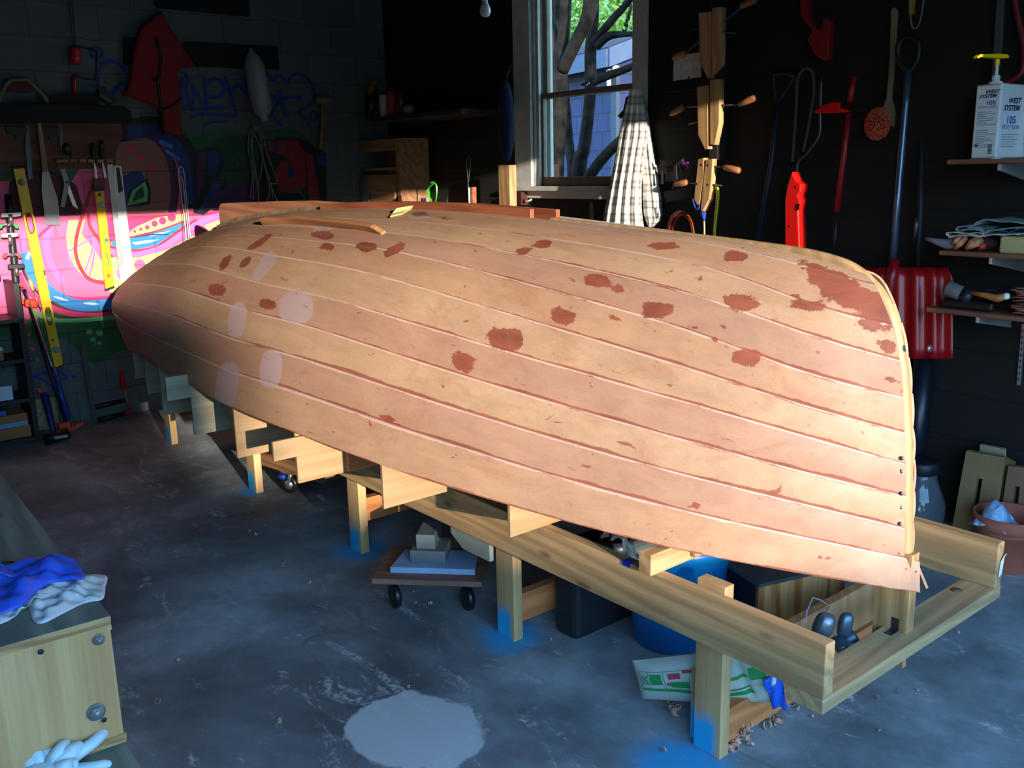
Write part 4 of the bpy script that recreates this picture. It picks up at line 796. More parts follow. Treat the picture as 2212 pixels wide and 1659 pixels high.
b = B(); PP(b, th, LW, [(251, 362), (258, 362), (266, 412), (256, 417)], .0265, .002); th.part('dark_slot', b, mat((45, 45, 45), .6))
b = B(); b.cyl(th.L(LW(251, 354, 0)), th.L(LW(251, 354, .045)), .004); th.part('brass_hook', b, mat((200, 160, 70), .3, .8))
# tool rack with chisels
RK = wood((150, 100, 66), (184, 130, 90), 0, 1, .6, False, 'rack_wood')
th = LT('tool_rack', 'narrow slotted wooden rack strip holding chisels on the graffiti wall', 'rack', (192, 348))
for a, e in [(122, 146), (151, 167), (171, 186), (191, 205), (210, 224), (230, 244), (249, 264)]:
    b = B(); PP(b, th, LW, [(a, 344.5), (e, 344.5), (e, 351), (a, 351)], .05, .05); th.part('rack_tooth', b, RK, .001)
b = B(); PP(b, th, LW, [(122, 344), (264, 344), (264, 351), (122, 351)], .018, .016); th.part('back_strip', b, RK)
for (u0, v0, u1, v1, uh, vh), lb in zip([(205, 350, 209, 386, 199, 310), (223, 350, 228, 385, 218, 302)], ['chisel with a steel shank, left one in the slotted rack', 'black-handled chisel, right one in the slotted rack']):
    th = LT('chisel', lb, 'chisel', (u0, v0), 'chisels in the slotted rack')
    b = B(); strip(b, th, LW, [(u0 - 1.2, 352), (u0 + .2, 360)], 3, .036, .004); strip(b, th, LW, [(u0 + .5, 359), (u1, v1)], 5, .037, .004); th.part('blade', b, STEEL)
    b = B(); b.tube([th.L(LW(u, v, .037)) for u, v in [(uh, vh), (uh + 1, vh + 12), (u0 - 2, 340), (u0 - 1, 350)]], [.010, .013, .012, .006], 10); th.part('handle', b, BLACK)
th = LT('screwdriver', 'short black-knobbed awl resting in the tool rack', 'awl', (157, 350)); b = B(); b.ball(th.L(LW(144, 322, .035)), .028, 12, 8, (1, .7, 1.3)); th.part('knob', b, BLACK); b = B(); b.cyl(th.L(LW(153, 330, .035)), th.L(LW(157, 358, .035)), .003, 8); th.part('shaft', b, DSTEEL)
th = LT('sliding_bevel', 'steel angle gauge of two crossed blades hanging from the tool rack', 'gauge', (127, 355))
b = B(); PP(b, th, LW, [(130, 366), (140, 364), (149, 390), (150, 398), (140, 448), (130, 446), (138, 402), (138, 394)], .03, .008); th.part('stock', b, mat((110, 118, 126), .4, .7), .001)
b = B(); PP(b, th, LW, [(149, 398), (169, 452), (157, 444), (146, 414)], .022, .0025); th.part('blade', b, STEEL)
b = B(); c0 = th.L(LW(145, 394, .031)); b.cyl(c0 - np.array([0, .004, 0]), c0 + np.array([0, .01, 0]), .008, 14); th.part('pivot_knob', b, DSTEEL)
b = B(); b.tube([th.L(LW(u, v, o_)) for u, v, o_ in [(127, 353, 0), (127, 353, .03), (127, 364, .035), (131, 368, .03)]], .0025, 6); th.part('brass_hook', b, mat((200, 160, 70), .3, .8))
for pts, lb in [([(54, 272), (62, 272), (71, 386), (61, 387), (56, 330)], 'narrow dark-blue steel try square blade between the left level and the pull saw'), ([(126, 270), (133, 270), (139, 330), (132, 330)], 'short steel square blade above the tool rack')]:
    th = LT('try_square', lb, 'square', pts[0]); b = B(); PP(b, th, LW, pts, .028, .003); th.part('blade', b, mat((78, 92, 108), .4, .5)); b = B(); u0 = pts[0][0]; PP(b, th, LW, [(u0 - 42, 272), (u0 + 5, 276), (u0 + 4, 290), (u0 - 10, 296), (u0 - 18, 302), (u0 - 22, 292), (u0 - 38, 288)], .035, .016); th.part('handle', b, BLACK, .002)
# spokeshave, frame saw, plane on the shelf
th = LT('bucksaw', 'dark bow-handled bucksaw leaning over the left end of the shelf plank', 'saw', (50, 222))
b = B(); PP(b, th, LW, [(14, 172), (22, 168), (60, 170), (80, 192), (66, 199), (46, 201), (22, 198), (12, 190)], .10, .02); th.part('red_brown_web', b, mat((80, 26, 20), .7), .003)
b = B(); b.tube([th.L(LW(u, v, .11)) for u, v in [(-4, 226), (4, 200), (14, 182), (24, 172), (60, 172), (80, 192), (98, 212), (103, 224)]], [.012, .012, .013, .013, .013, .014, .015, .012], 8); th.part('bow_frame', b, wood((110, 86, 60), (140, 112, 80), 0, 1, .6, False, 'bow_frame'))

th = LT('coping_saw', 'coping saw with a red handle hung on the painted wall', 'saw', (162, 96))
b = B(); b.tube([th.L(LW(u, v, .03)) for u, v in spline([(161, 98), (176, 102), (200, 108), (209, 116), (207, 170), (203, 172), (175, 168), (162, 160)], 4)], .0045, 7); th.part('steel_frame', b, BLACK)
b = B(); b.tube([th.L(LW(u, v, .03)) for u, v in [(161, 162), (160, 175), (162, 195), (161, 210)]], [.010, .016, .015, .010], 10); th.part('handle', b, mat((170, 26, 24), .35))
th = LT('twine_reel', 'red ribbed spool hanging on a wire next to the coping saw', 'spool', (162, 0))
b = B(); q = th.L(LW(163, 122, .03)); b.lathe([(.015, .052), (.030, .048), (.028, .04), (.032, .034), (.028, .026), (.032, .018), (.028, .01), (.032, .0), (.030, -.04), (.02, -.045)], q, 16); th.part('spool', b, mat((215, 24, 28), .35))
b = B(); b.tube([th.L(LW(u, v, .03)) for u, v in [(147, -10), (152, 40), (158, 100), (159, 124)]], .0025, 6); b.tube([th.L(LW(u, v, .03)) for u, v in [(154, -10), (160, 60), (166, 110), (167, 124)]], .0025, 6); th.part('wire', b, mat((70, 30, 34), .6))
th = LT('wood_plane', 'dark hand plane tipped on the end of the tool shelf', 'plane', (225, 226))
b = B(); PP(b, th, LW, [(212, 192), (232, 186), (226, 192), (256, 217), (240, 225), (214, 212)], .13, .05); th.part('body', b, BLACK, .004)
b = B(); PP(b, th, LW, [(215, 204), (222, 203), (243, 220), (236, 221)], .135, .004); th.part('iron', b, DSTEEL)
# clamp rack at the left edge: steel post with spring clamps and bar clamps clipped on it
th = LT('clamp_post', 'dark upright steel post the spring clamps are clipped to at the left edge', 'post', (45, 720))
b = B(); b.tube([th.L(LW(u, v, .05)) for u, v in [(18, 420), (20, 470), (30, 560), (42, 700), (50, 800), (62, 940)]], .022, 8); th.part('post', b, mat((60, 62, 64), .4, .6))
OR2 = mat((220, 66, 20), .4, name='orange_grip'); GRN = mat((40, 150, 60), .4, name='green_grip')
def springclamp(u, v, s, colr, lb, name='spring_clamp'):
    th = LT(name, lb, 'clamp', (u, v), 'spring clamps clipped to the post')
    for sg in (-1, 1):
        b = B(); PP(b, th, LW, [(u, v - 3 * s), (u + sg * 8 * s, v - 5 * s), (u + sg * 13 * s, v - 2 * s), (u + sg * 12 * s, v + 2 * s), (u + sg * 6 * s, v), (u, v + 2 * s)], .085, .022); th.part('jaw', b, mat((100, 102, 104), .35, .7), .001)
        b = B(); PP(b, th, LW, [(u + sg * 11 * s, v - 4 * s), (u + sg * 16 * s, v - 3 * s), (u + sg * 19 * s, v + 2 * s), (u + sg * 18 * s, v + 6 * s), (u + sg * 13 * s, v + 6 * s), (u + sg * 11 * s, v + 2 * s)], .095, .034); th.part('grip', b, colr, .003)
    b = B(); q = th.L(LW(u, v - 1, .10)); b.cyl(q - np.array([0, .012, 0]), q + np.array([0, .05, 0]), .010, 12); th.part('spring', b, STEEL)
for i, (u, v, s, c_, w) in enumerate([(19, 487, 1.15, GRN, 'green-handled spring clamp near the top of the post'), (27, 552, 1.05, OR2, 'orange-handled spring clamp in the sunlight'), (34, 616, .9, OR2, 'orange-handled spring clamp just under the sunlit patch'), (36, 652, .9, OR2, 'orange-handled spring clamp beside the orange bar clamp'), (41, 695, .9, OR2, 'orange-handled spring clamp, upper one of the close trio'), (44, 706, .9, OR2, 'orange-handled spring clamp, middle one of the close trio'), (48, 722, .95, OR2, 'orange-handled spring clamp, lowest one of the close trio'), (54, 752, 1.1, OR2, 'orange-handled spring clamp above the green one'), (66, 776, 1.0, GRN, 'green-handled spring clamp low on the post'), (68, 842, 1.2, OR2, 'large orange-handled spring clamp beside the blue mallet handle')]):
    springclamp(u, v, s, c_, w)
for i, (u, v, w) in enumerate([(24, 463, 22), (22, 507, 19), (36, 575, 17)]):
    th = LT('bar_clamp_head', ['wide chrome clamp jaw near the top of the post', 'chrome winged clamp jaw under the green clamp', 'dark clamp jaw below the sunlit orange clamp'][i], 'clamp', (u, v))
    b = B(); PP(b, th, LW, [(u - w, v - 3), (u + w, v - 5), (u + w, v + 4), (u + w * .4, v + 6), (u - w, v + 7)], .10, .04); th.part('jaw', b, STEEL if i < 2 else BLACK, .003)
    b = B(); q = th.L(LW(u - 2, v, .11)); b.cyl(q, q + np.array([0, 0, -.06]), .011, 12); th.part('screw', b, STEEL)
# long pipe clamp, bar clamps leaning on the wall
def lean(name, lb, cat, pts, fn=LW, rz=RZL): return T(name, lb, cat, fn(*pts), rz)
PC0, PC1 = (58, 640), (156, 925)
th = T('pipe_clamp', 'long pipe clamp with blue-sleeved bar and orange jaws leaning on the painted wall', 'clamp', atZ(140, 940, 0), RZL)
b = B(); A = LW(52, 625, .03); Z = atZ(148, 930, .035); pt = lambda t: th.L(A * (1 - t) + Z * t); b.tube([pt(0), pt(1)], .011, 10); th.part('bar', b, BLACK)
b = B(); b.tube([pt(.02) + np.array([.0, -.02, 0]), pt(.98) + np.array([.03, -.02, 0])], .005, 8); th.part('chrome_rod', b, STEEL)
b = B(); b.tube([pt(.55) + np.array([.02, -.01, 0]), pt(.93) + np.array([.02, -.01, 0])], .017, 10); th.part('blue_sleeve', b, mat((25, 50, 130), .4), .0)
b = B(); q = pt(.97); b.box(q + np.array([-.02, -.01, .0]), (.07, .05, .06)); th.part('jaw', b, mat((215, 70, 20), .4), .006)
b = B(); q = th.L(atZ(168, 922, .03)); b.prism([q + np.array([-.05, -.02, -.022]), q + np.array([.03, -.02, .012]), q + np.array([.035, -.02, .03]), q + np.array([-.045, -.02, .008])], (0, .035, 0)); th.part('sliding_jaw', b, mat((215, 70, 20), .4), .003)
b = B(); q = th.L(LW(66, 655, .055)); b.box(q, (.07, .05, .05), rotm('Y', 10)); th.part('upper_jaw', b, mat((215, 70, 20), .4), .006)
th = LT('screwdriver', 'long thin screwdriver with a wooden handle hanging beside the left level', 'screwdriver', (64, 612)); b = B(); b.tube([th.L(LW(u, v, .07)) for u, v in [(63, 603), (67, 612), (72, 628)]], [.009, .014, .010], 10); th.part('handle', b, wood((170, 140, 100), (210, 180, 140), 2, 1, .4, False, 'driver_handle')); b = B(); b.cyl(th.L(LW(73, 630, .07)), th.L(LW(88, 672, .07)), .0035, 8); th.part('shaft', b, STEEL)
th = T('f_clamp', 'black bar clamp with a red screw handle leaning against the wall left of the stern', 'clamp', atZ(213, 912, 0), RZL)
b = B(); A = LW(170, 748, .02); Z = atZ(216, 915, .03); pt = lambda t: th.L(A * (1 - t) + Z * t); b.box((pt(0) + pt(1)) / 2, (.028, .011, np.linalg.norm(pt(1) - pt(0))), np.array(Matrix.Rotation(-math.atan2((pt(1) - pt(0))[0], -(pt(1) - pt(0))[2]), 3, 'Y'))); th.part('bar', b, DSTEEL)
b = B(); q0, q1 = th.L(LW(203, 880, .09)), th.L(LW(272, 864, .09)); q2, q3 = th.L(LW(212, 908, .12)), th.L(LW(270, 893, .12))
b.tube([q0, q1], [.018, .014], 6); b.tube([q2, q3], [.018, .014], 6); th.part('jaw', b, BLACK)
b = B(); b.tube([th.L(LW(u, v, .10)) for u, v in [(268, 838), (272, 858), (279, 885)]], .006, 8); th.part('screw', b, STEEL); b = B(); b.tube([th.L(LW(u, v, .10)) for u, v in [(262, 800), (264, 825), (268, 842)]], [.012, .016, .013], 10); th.part('handle', b, mat((200, 22, 26), .4)); b = B(); q = th.L(LW(279, 888, .11)); b.lathe([(.01, -.012), (.034, -.008), (.036, .004), (.01, .012)], q, 14); th.part('swivel_pad', b, mat((200, 22, 26), .4))
# blue mallet, boxes and low black shelf
th = T('rubber_mallet', 'blue-handled mallet standing head down beside the black shelf', 'mallet', atZ(122, 950, 0), RZL)
b = B(); b.tube([th.L(LW(95, 850, .10)), th.L(LW(103, 880, .10)), th.L(atZ(117, 938, .03))], [.026, .024, .014], 10); th.part('handle', b, mat((22, 34, 90), .4)); b = B(); q = th.L(atZ(122, 944, .035)); b.tube([q + np.array([-.07, 0, -.008]), q + np.array([.07, 0, .012])], .034, 14); th.part('head', b, BLACK)
b = B(); b.box(q + np.array([.02, -.034, .004]), (.07, .003, .018)); th.part('head_label', b, mat((150, 150, 150), .5))
th = T('shelf_unit', 'low black shelving unit standing at the left edge', 'shelf', atZ(40, 958, 0), RZL)
c0 = th.L(atZ(88, 952, 0)); sw = 1.1
SHB_ = mat((16, 16, 18), .5, name='black_shelf')
for z in (.02, .26, .50, .74):
    b = B(); b.bb([c0[0] - sw, c0[1] - .0, z - .012], [c0[0], c0[1] + .30, z + .012]); th.part('shelf', b, SHB_, .002)
for x in (c0[0] - sw, c0[0] - .03):
    b = B(); b.bb([x, c0[1], 0], [x + .03, c0[1] + .3, .96]); th.part('side_panel', b, SHB_, .002)
def onshelf(name, lb, cat, x0, x1, z0, h, d, m, y=.02, bev=.002, parts=None):
    P0 = th.p + th.R @ np.array([c0[0] + (x0 + x1) / 2, c0[1] + y + d / 2, z0]); b = B(); b.bb([-(x1 - x0) / 2, -d / 2, 0], [(x1 - x0) / 2, d / 2, h]); return one(name, b, m, lb, cat, P0, RZL, bev=bev)
CARD = mat((150, 104, 62), .8, var=.1, name='cardboard')
onshelf('cardboard_box', 'flat brown box, lowest of the stack at the bottom left', 'box', -.33, -.04, .034, .07, .22, CARD); onshelf('cardboard_box', 'thin pale blue box between the two brown ones at the bottom left', 'box', -.335, -.05, .105, .03, .21, mat((120, 150, 185), .7)); onshelf('cardboard_box', 'brown box on top of the pale blue one at the bottom left', 'box', -.345, -.05, .136, .045, .21, CARD); onshelf('plastic_tray', 'shiny blue plastic pack on top of the brown box stack', 'pack', -.34, -.16, .182, .03, .14, mat((40, 95, 170), .15, coat=.6))
onshelf('paper_tag', 'small white paper box with printing beside the blue pack on the shelf', 'box', -.20, -.11, .274, .085, .03, mat((190, 205, 225), .6)); onshelf('paint_box', 'orange-brown box on the middle shelf at the left edge', 'box', -.42, -.13, .514, .055, .2, CARD); onshelf('white_strip', 'white plastic strip lying on the orange-brown box', 'strip', -.37, -.13, .570, .022, .05, WHITE); onshelf('blue_bag', 'crinkled blue and clear plastic bag on the shelf behind the post', 'bag', -.30, -.14, .593, .08, .08, mat((30, 60, 170), .2, coat=.5), bev=.02)
onshelf('white_box', 'sunlit white box on the top shelf at the left edge', 'box', -.28, -.08, .98, .085, .14, WHITE, y=.1)
onshelf('wood_off_cut', 'printed pale panel leaning behind the blue mallet', 'panel', .02, .17, 0, .20, .012, mat((150, 140, 100), .8, var=.5, sc=25), y=.26, bev=.001)
# ================= things on the dark window wall =================
HS = wood((176, 128, 80), (208, 164, 110), 2, 1., .5, False, 'maple_jaw'); HND = wood((150, 88, 46), (190, 124, 74), 0, 1, .4, False, 'clamp_handle')
def handscrew(lb, lj, rj, scr, hnd, off, tips=None):
    th = WT('handscrew_clamp', lb, 'clamp', rj[0], 'wooden handscrew clamps on the window wall')
    for pg in (lj, rj):
        b = B(); PP(b, th, WW, pg, off, .036); th.part('jaw', b, HS, .0015)
    for (u0, v0, u1, v1) in scr:
        b = B(); a = th.L(WW(u0, v0, off - .018)); e = th.L(WW(u1, v1, off - .018)); b.cyl(a, e, .0045, 8); th.part('screw', b, DSTEEL)
    for (u0, v0, u1, v1) in hnd:
        b = B(); a = th.L(WW(u0, v0, off - .018)); e = th.L(WW(u1, v1, off - .018)); b.tube([a * (1 - t) + e * t for t in (0, .08, .5, .92, 1)], [.010, .0145, .017, .0165, .010], 12); th.part('handle', b, HND)
    for u, v in tips or []:
        b = B(); q = th.L(WW(u, v, off)); b.cyl(q + np.array([0, -.0012, 0]), q + np.array([0, .0, 0]), .006, 12); th.part('pivot_nut', b, mat((70, 40, 24), .5))
    return th
handscrew('sunlit wooden handscrew clamp hanging lowest of three, tips in blue rag', [(1508, 344), (1520, 341), (1519, 380), (1511, 440), (1506, 443), (1499, 430), (1504, 385)], [(1525, 345), (1539, 343), (1537, 380), (1531, 431), (1517, 457), (1513.5, 455), (1519, 390)], [(1514, 357, 1568, 362), (1485, 395, 1560, 401)], [(1564, 361, 1599, 369), (1459, 399, 1486, 393)], .12, [(1515, 356), (1529, 357), (1505.5, 397), (1529, 399)])
handscrew('wooden handscrew clamp hanging in the middle, its lower half in sunlight', [(1505, 188), (1528, 184), (1529, 322), (1523, 323), (1508, 292)], [(1533, 172), (1554, 171), (1553, 265), (1543, 313), (1534, 312)], [(1476, 231, 1600, 226), (1488, 268, 1532, 258)], [(1597, 226, 1632, 211), (1449, 247, 1477, 231)], .12)
handscrew('wooden handscrew clamp hanging topmost, wholly in shadow', [(1509, 28), (1536, 25), (1533, 169), (1528, 169), (1511, 133)], [(1538, 17), (1559, 15), (1556, 139), (1537, 160)], [(1480, 115, 1604, 14), (1495, 62, 1590, 72)], [(1600, 14, 1633, -1), (1454, 126, 1481, 115)], .12)
b = B(); P0 = WW(1540, 300); f = lfr(P0, RZW); b.prism([f(WW(u, v, .07)) for u, v in [(1536, -30), (1552, -30), (1548, 345), (1532, 345)]], (0, .068, 0)); one('hanging_strip', b, mat((40, 36, 34), .7), 'dark vertical strip of wood the handscrew clamps hang on', 'strip', P0, RZW)
BRAG = mat((22, 66, 160), .8, var=.3, sc=60, bump=.8, bsc=120, name='blue_rag')
th = WT('blue_rag', 'blue rag tied round the tip of the lowest handscrew clamp', 'rag', (1518, 465)); b = B(); b.ball(th.L(WW(1519, 462, .125)), .017, 10, 8, (1, .8, .9)); b.tube([th.L(WW(u, v, .13)) for u, v in [(1519, 462), (1520, 470), (1522, 478)]], [.014, .010, .004], 8); th.part('knot', b, BRAG); b = B(); b.tube([th.L(WW(u, v, .135)) for u, v in [(1496, 430), (1499, 441), (1504, 452), (1509, 452), (1511, 440)]], .004, 6); th.part('loop', b, BRAG)
YR = mat((196, 200, 40), .6, var=.5, sc=160, name='yellow_braid')
ropes('braided_rope', 'yellow braided rope hanging from the lowest handscrew clamp', 'rope', WW, (1548, 400), [[(1546, 398), (1549, 420), (1547, 450), (1544, 480), (1542, 520)], [(1549, 400), (1552, 420), (1549, 455), (1545, 490), (1544, 520)]], .006, YR, RZW, off=.09)
ropes('thin_rope', 'thin pale yellow rope hanging from the blue rag', 'rope', WW, (1521, 478), [[(1521, 476), (1521.5, 500), (1521, 520)]], .0045, mat((200, 196, 130), .7, var=.4, sc=200), RZW, off=.13)
ropes('cable_coil', 'coil of reddish copper cable hanging by the plaid shirt', 'cable', WW, (1475, 460), [[(1440 + k * 2, 510), (1443 + k * 2.4, 488), (1452 + k * 2.2, 466 + k * 1.5), (1468 + k, 456 + k * 1.6), (1484 + k * .4, 462 + k * 2), (1496 - k * .6, 480 + k), (1503 - k * 1.4, 512)] for k in range(6)], .0048, mat((150, 62, 40), .35, .3, name='copper_cable'), RZW, off=.07)
# spring clips and a pink one
for px, pg, lb, m in [((1430, 352), [[(1423, 347), (1428, 345), (1438, 355), (1435, 359)], [(1438, 355), (1448, 349), (1450, 351), (1437, 360)], [(1428, 370), (1430, 370), (1430, 398), (1427, 396)]], 'small black wire clip beside the shirt sleeve', BLACK), ((1460, 360), [[(1455, 357), (1461, 355), (1463, 388), (1455, 389)], [(1461, 352), (1474, 343), (1476, 352), (1466, 356)], [(1462, 353), (1466, 352), (1476, 370), (1473, 374)], [(1455, 389), (1460, 390), (1455, 408), (1451, 408)]], 'black and chrome clamp cluster hanging right of the shirt', DSTEEL), ((1478, 352), [[(1474, 353), (1484, 350), (1487, 353), (1484, 364), (1481, 355), (1475, 358)]], 'bright pink clip tip beside the chrome clamp cluster', mat((220, 60, 220), .4))]:
    th = WT('spring_clip', lb, 'clip', px)
    for i, g in enumerate(pg): b = B(); PP(b, th, WW, g, .09, .012); th.part('arm', b, m, .001)
# white card
th = WT('wall_card', 'white printed card pinned behind the handscrew handles', 'card', (1485, 145)); b = B(); PP(b, th, WW, [(1455, 122), (1514, 112), (1515, 166), (1454, 175)], .012, .002); th.part('sheet', b, mat((210, 212, 214), .7, var=.25, sc=40)); b = B(); c0 = th.L(WW(1487, 167, .013)); b.cyl(c0, c0 + np.array([0, .002, 0]), .006, 10); th.part('hole', b, BLACK)
# plaid shirt
def plaid():
    t = NT('plaid_flannel'); uv = t.n('UVMap'); sx = t.n('SeparateXYZ'); t.l(uv.outputs[0], sx.inputs[0]); c = lin((250, 246, 232))
    def band(o, per, a, e): 
        f = t.math('FRACT', t.math('DIVIDE', o, per)); return t.math('MULTIPLY', t.math('GREATER_THAN', f, a), t.math('LESS_THAN', f, e))
    for ax in (0, 1):
        o = sx.outputs[ax]
        c = t.mix(t.math('MULTIPLY', band(o, .088, .36, .94), .40), c, lin((96, 82, 74))); c = t.mix(t.math('MULTIPLY', band(o, .088, .44, .50), .42), c, lin((30, 30, 36))); c = t.mix(t.math('MULTIPLY', band(o, .088, .80, .86), .42), c, lin((30, 30, 36))); c = t.mix(t.math('MULTIPLY', band(o, .088, .62, .67), .4), c, lin((225, 225, 225)))
    t.col(c); t.setp(Roughness=.9); return t.m
PLAID = plaid()
def cloth(th, nm, rows, m, nx=40, pleat=.018, npl=3.5, off=.10, ph=0., mt=None):
    'draped sheet: rows of (v, uL, uR) down the wall; pleats deepen downward'
    rr = np.array(rows, float); vs = np.linspace(rr[0, 0], rr[-1, 0], 44); L_, R_ = np.interp(vs, rr[:, 0], rr[:, 1]), np.interp(vs, rr[:, 0], rr[:, 2])
    G = []; UV = []
    z0 = None
    for i, v in enumerate(vs):
        row = []; s = 0; ru = []
        for j, t in enumerate(np.linspace(0, 1, nx)):
            w = pleat * (.3 + .5 * i / 43.); d = off + w * math.sin(2 * math.pi * npl * t + ph + .6 * math.sin(i * .12)) + .35 * w * math.sin(2 * math.pi * npl * 2.3 * t + i * .05) - .03 * (abs(t - .5) * 2) ** 3 + .07 * (1 - t)
            q = th.L(WW(L_[i] * (1 - t) + R_[i] * t, v, d)); row.append(q)
        G.append(row)
    G = np.array(G); b = B(); b.sheet(G, .003)
    o = th.part(nm, b, mt or PLAID); me = o.data; uvl = me.uv_layers.new(name='UVMap')
    seg = np.linalg.norm(np.diff(G, axis=1), axis=2); cum = np.concatenate([np.zeros((44, 1)), np.cumsum(seg, 1)], 1); cum = cum - cum[:, nx // 2:nx // 2 + 1]; cum = cum / (cum[:, -1:] - cum[:, :1] + 1e-9) * (cum[-1, -1] - cum[-1, 0])
    ver = np.concatenate([[0], np.cumsum(np.linalg.norm(np.diff(G[:, nx // 2], axis=0), axis=1))])
    UVv = np.stack([cum + 5, np.repeat(ver[:, None], nx, 1)], 2).reshape(-1, 2); UVv = np.concatenate([UVv, UVv])
    li = np.zeros(len(me.loops), int); me.loops.foreach_get('vertex_index', li); uvl.data.foreach_set('uv', UVv[li].reshape(-1).astype(np.float32)); return o
th = WT('plaid_shirt', 'black, white and brown plaid shirt hanging over the right edge of the window', 'shirt', (1370, 200))
cloth(th, 'body', [(192, 1362, 1386), (240, 1350, 1394), (290, 1338, 1400), (340, 1330, 1392), (400, 1318, 1386), (450, 1308, 1386), (500, 1299, 1392)], PLAID, 60, .010, 4.2, .13)
cloth(th, 'sleeve', [(205, 1372, 1392), (260, 1378, 1402), (320, 1385, 1412), (380, 1388, 1421), (430, 1389, 1428), (462, 1391, 1430), (478, 1396, 1428), (490, 1402, 1412)], PLAID, 34, .014, 1.5, .045, .8)
b = B(); PP(b, th, WW, [(1334, 250), (1346, 238), (1352, 210), (1360, 205), (1352, 245), (1340, 256)], .10, .01); th.part('collar', b, mat((70, 36, 26), .9))
# red plastic tools
PRED = mat((220, 22, 16), .35, var=.06, name='red_plastic')
th = WT('chainsaw_guard', 'bright red plastic blade guard standing in the sun behind the boat', 'guard', (1710, 530)); b = B(); PP(b, th, WW, [(1710, 370), (1720, 391), (1730, 398), (1728, 414), (1723, 424), (1728, 434), (1723, 454), (1727, 545), (1695, 545), (1695, 431), (1700, 401)], .21, .06); th.part('shell', b, PRED, .006); b = B(); PP(b, th, WW, [(1722, 440), (1727, 440), (1725, 454), (1721, 455)], .213, .004); th.part('label_plate', b, BLACK)
for u, v in [(1719, 404), (1705, 489)]: b = B(); q = th.L(WW(u, v, .211)); b.cyl(q, q + np.array([0, .002, 0]), .005, 10); th.part('rivet', b, mat((60, 6, 6), .5))
th = WT('red_scoop', 'red plastic scoop with an open handle hanging high on the window wall', 'scoop', (1760, 60)); b = B(); PP(b, th, WW, [(1727, -12), (1728, 20), (1732, 40), (1755, 65), (1743, 85), (1760, 119), (1781, 131), (1788, 126), (1793, 43), (1778, 40), (1775, 60), (1765, 65), (1745, 36), (1741, -12)], .12, .04); th.part('body', b, mat((130, 12, 16), .6, name='dull_red_plastic'), .004)
DKB = mat((24, 34, 52), .5, name='dark_blue_shaft')
th = WT('garden_fork', 'dark blue long-handled shovel with a forked grip hanging on the wall', 'shovel', (1672, 219)); b = B()
b.tube([th.L(WW(u, v, .035)) for u, v in [(1682, 219), (1665, 360), (1630, 560)]], .014, 8); th.part('shaft', b, DKB); b = B(); b.tube([th.L(WW(u, v, .035)) for u, v in spline([(1671, 160), (1673, 190), (1682, 219), (1698, 196), (1716, 166)], 4)], .009, 7); b.tube([th.L(WW(u, v, .035)) for u, v in [(1671, 161), (1694, 158), (1716, 166)]], .011, 7); th.part('grip', b, DKB)
ropes('rope_loop', 'grey rope loop hanging beside the red guard', 'rope', WW, (1740, 150), [[(1712, 350), (1720, 232), (1723, 172), (1738, 149), (1755, 156), (1758, 199), (1748, 265), (1735, 328)]], .007, mat((70, 66, 60), .9, var=.3, sc=90), RZW, off=.10)
ropes('steel_rod', 'bent dark steel rod leading down to the red guard', 'rod', WW, (1773, 170), [[(1774, 166), (1772, 250), (1770, 292), (1745, 330), (1725, 351), (1720, 392)]], .007, DSTEEL, RZW, off=.12)
th = WT('squeegee', 'red and black snow brush head on a long red handle', 'brush', (1845, 170)); b = B(); PP(b, th, WW, [(1758, 240), (1775, 228), (1795, 221), (1812, 220), (1814, 233), (1830, 236), (1830, 243), (1760, 245)], .14, .04); th.part('red_head', b, PRED, .004)
b = B(); PP(b, th, WW, [(1813, 222), (1838, 222), (1872, 232), (1872, 240), (1814, 240)], .13, .03); th.part('black_head', b, BLACK, .003)
b = B(); b.tube([th.L(WW(u, v, .11)) for u, v in [(1844, 166), (1836, 225)]], .014, 10); b.tube([th.L(WW(u, v, .11)) for u, v in [(1834, 245), (1824, 330), (1808, 458)]], .013, 10); th.part('handle', b, mat((150, 20, 32), .4)); b = B(); b.tube([th.L(WW(u, v, .11)) for u, v in [(1808, 458), (1800, 560)]], .011, 8); th.part('lower_shaft', b, BLACK)
th = WT('scrub_brush', 'orange-bristled brush hanging upside down on a pale wooden handle', 'brush', (1931, 18)); b = B(); PP(b, th, WW, [(1924, 20), (1931, 15), (1938, 22), (1931, 140), (1925, 212), (1932, 240), (1930, 275), (1908, 262), (1905, 235), (1914, 212), (1921, 130)], .09, .014); th.part('handle', b, wood((110, 96, 80), (140, 122, 100), 2, 1, .6, False, 'brush_handle'), .003)
b = B(); cc = th.L(WW(1897, 268, .13)); 
for i in range(420):
    d = rng.normal(size=3); d /= np.linalg.norm(d); d[1] = -abs(d[1]); p0 = cc + d * np.array([.035, .01, .04]); p1 = cc + d * np.array([.058, .05, .068]); b.tube([p0, p1], .0032, 4)
th.part('bristles', b, mat((190, 74, 40), .8, var=.25, sc=60, name='orange_bristle')); b = B(); b.ball(cc, .05, 14, 8, (1, .35, 1.15)); th.part('brush_core', b, mat((150, 50, 30), .9))
th = WT('cord_handle', 'yellow handle with a white cord loop hanging at the top right', 'handle', (1967, 5)); b = B(); PP(b, th, WW, [(1963, -20), (1973, -20), (1970, 30), (1963, 29)], .11, .02); th.part('grip', b, mat((190, 140, 30), .5)); b = B(); b.tube([th.L(WW(u, v, .12)) for u, v in spline([(1972, -20), (1967, 30), (1970, 55), (1977, 62), (1986, 50), (1994, 10), (1996, -20)], 5)], .0028, 6); th.part('cord', b, mat((130, 130, 130), .7))
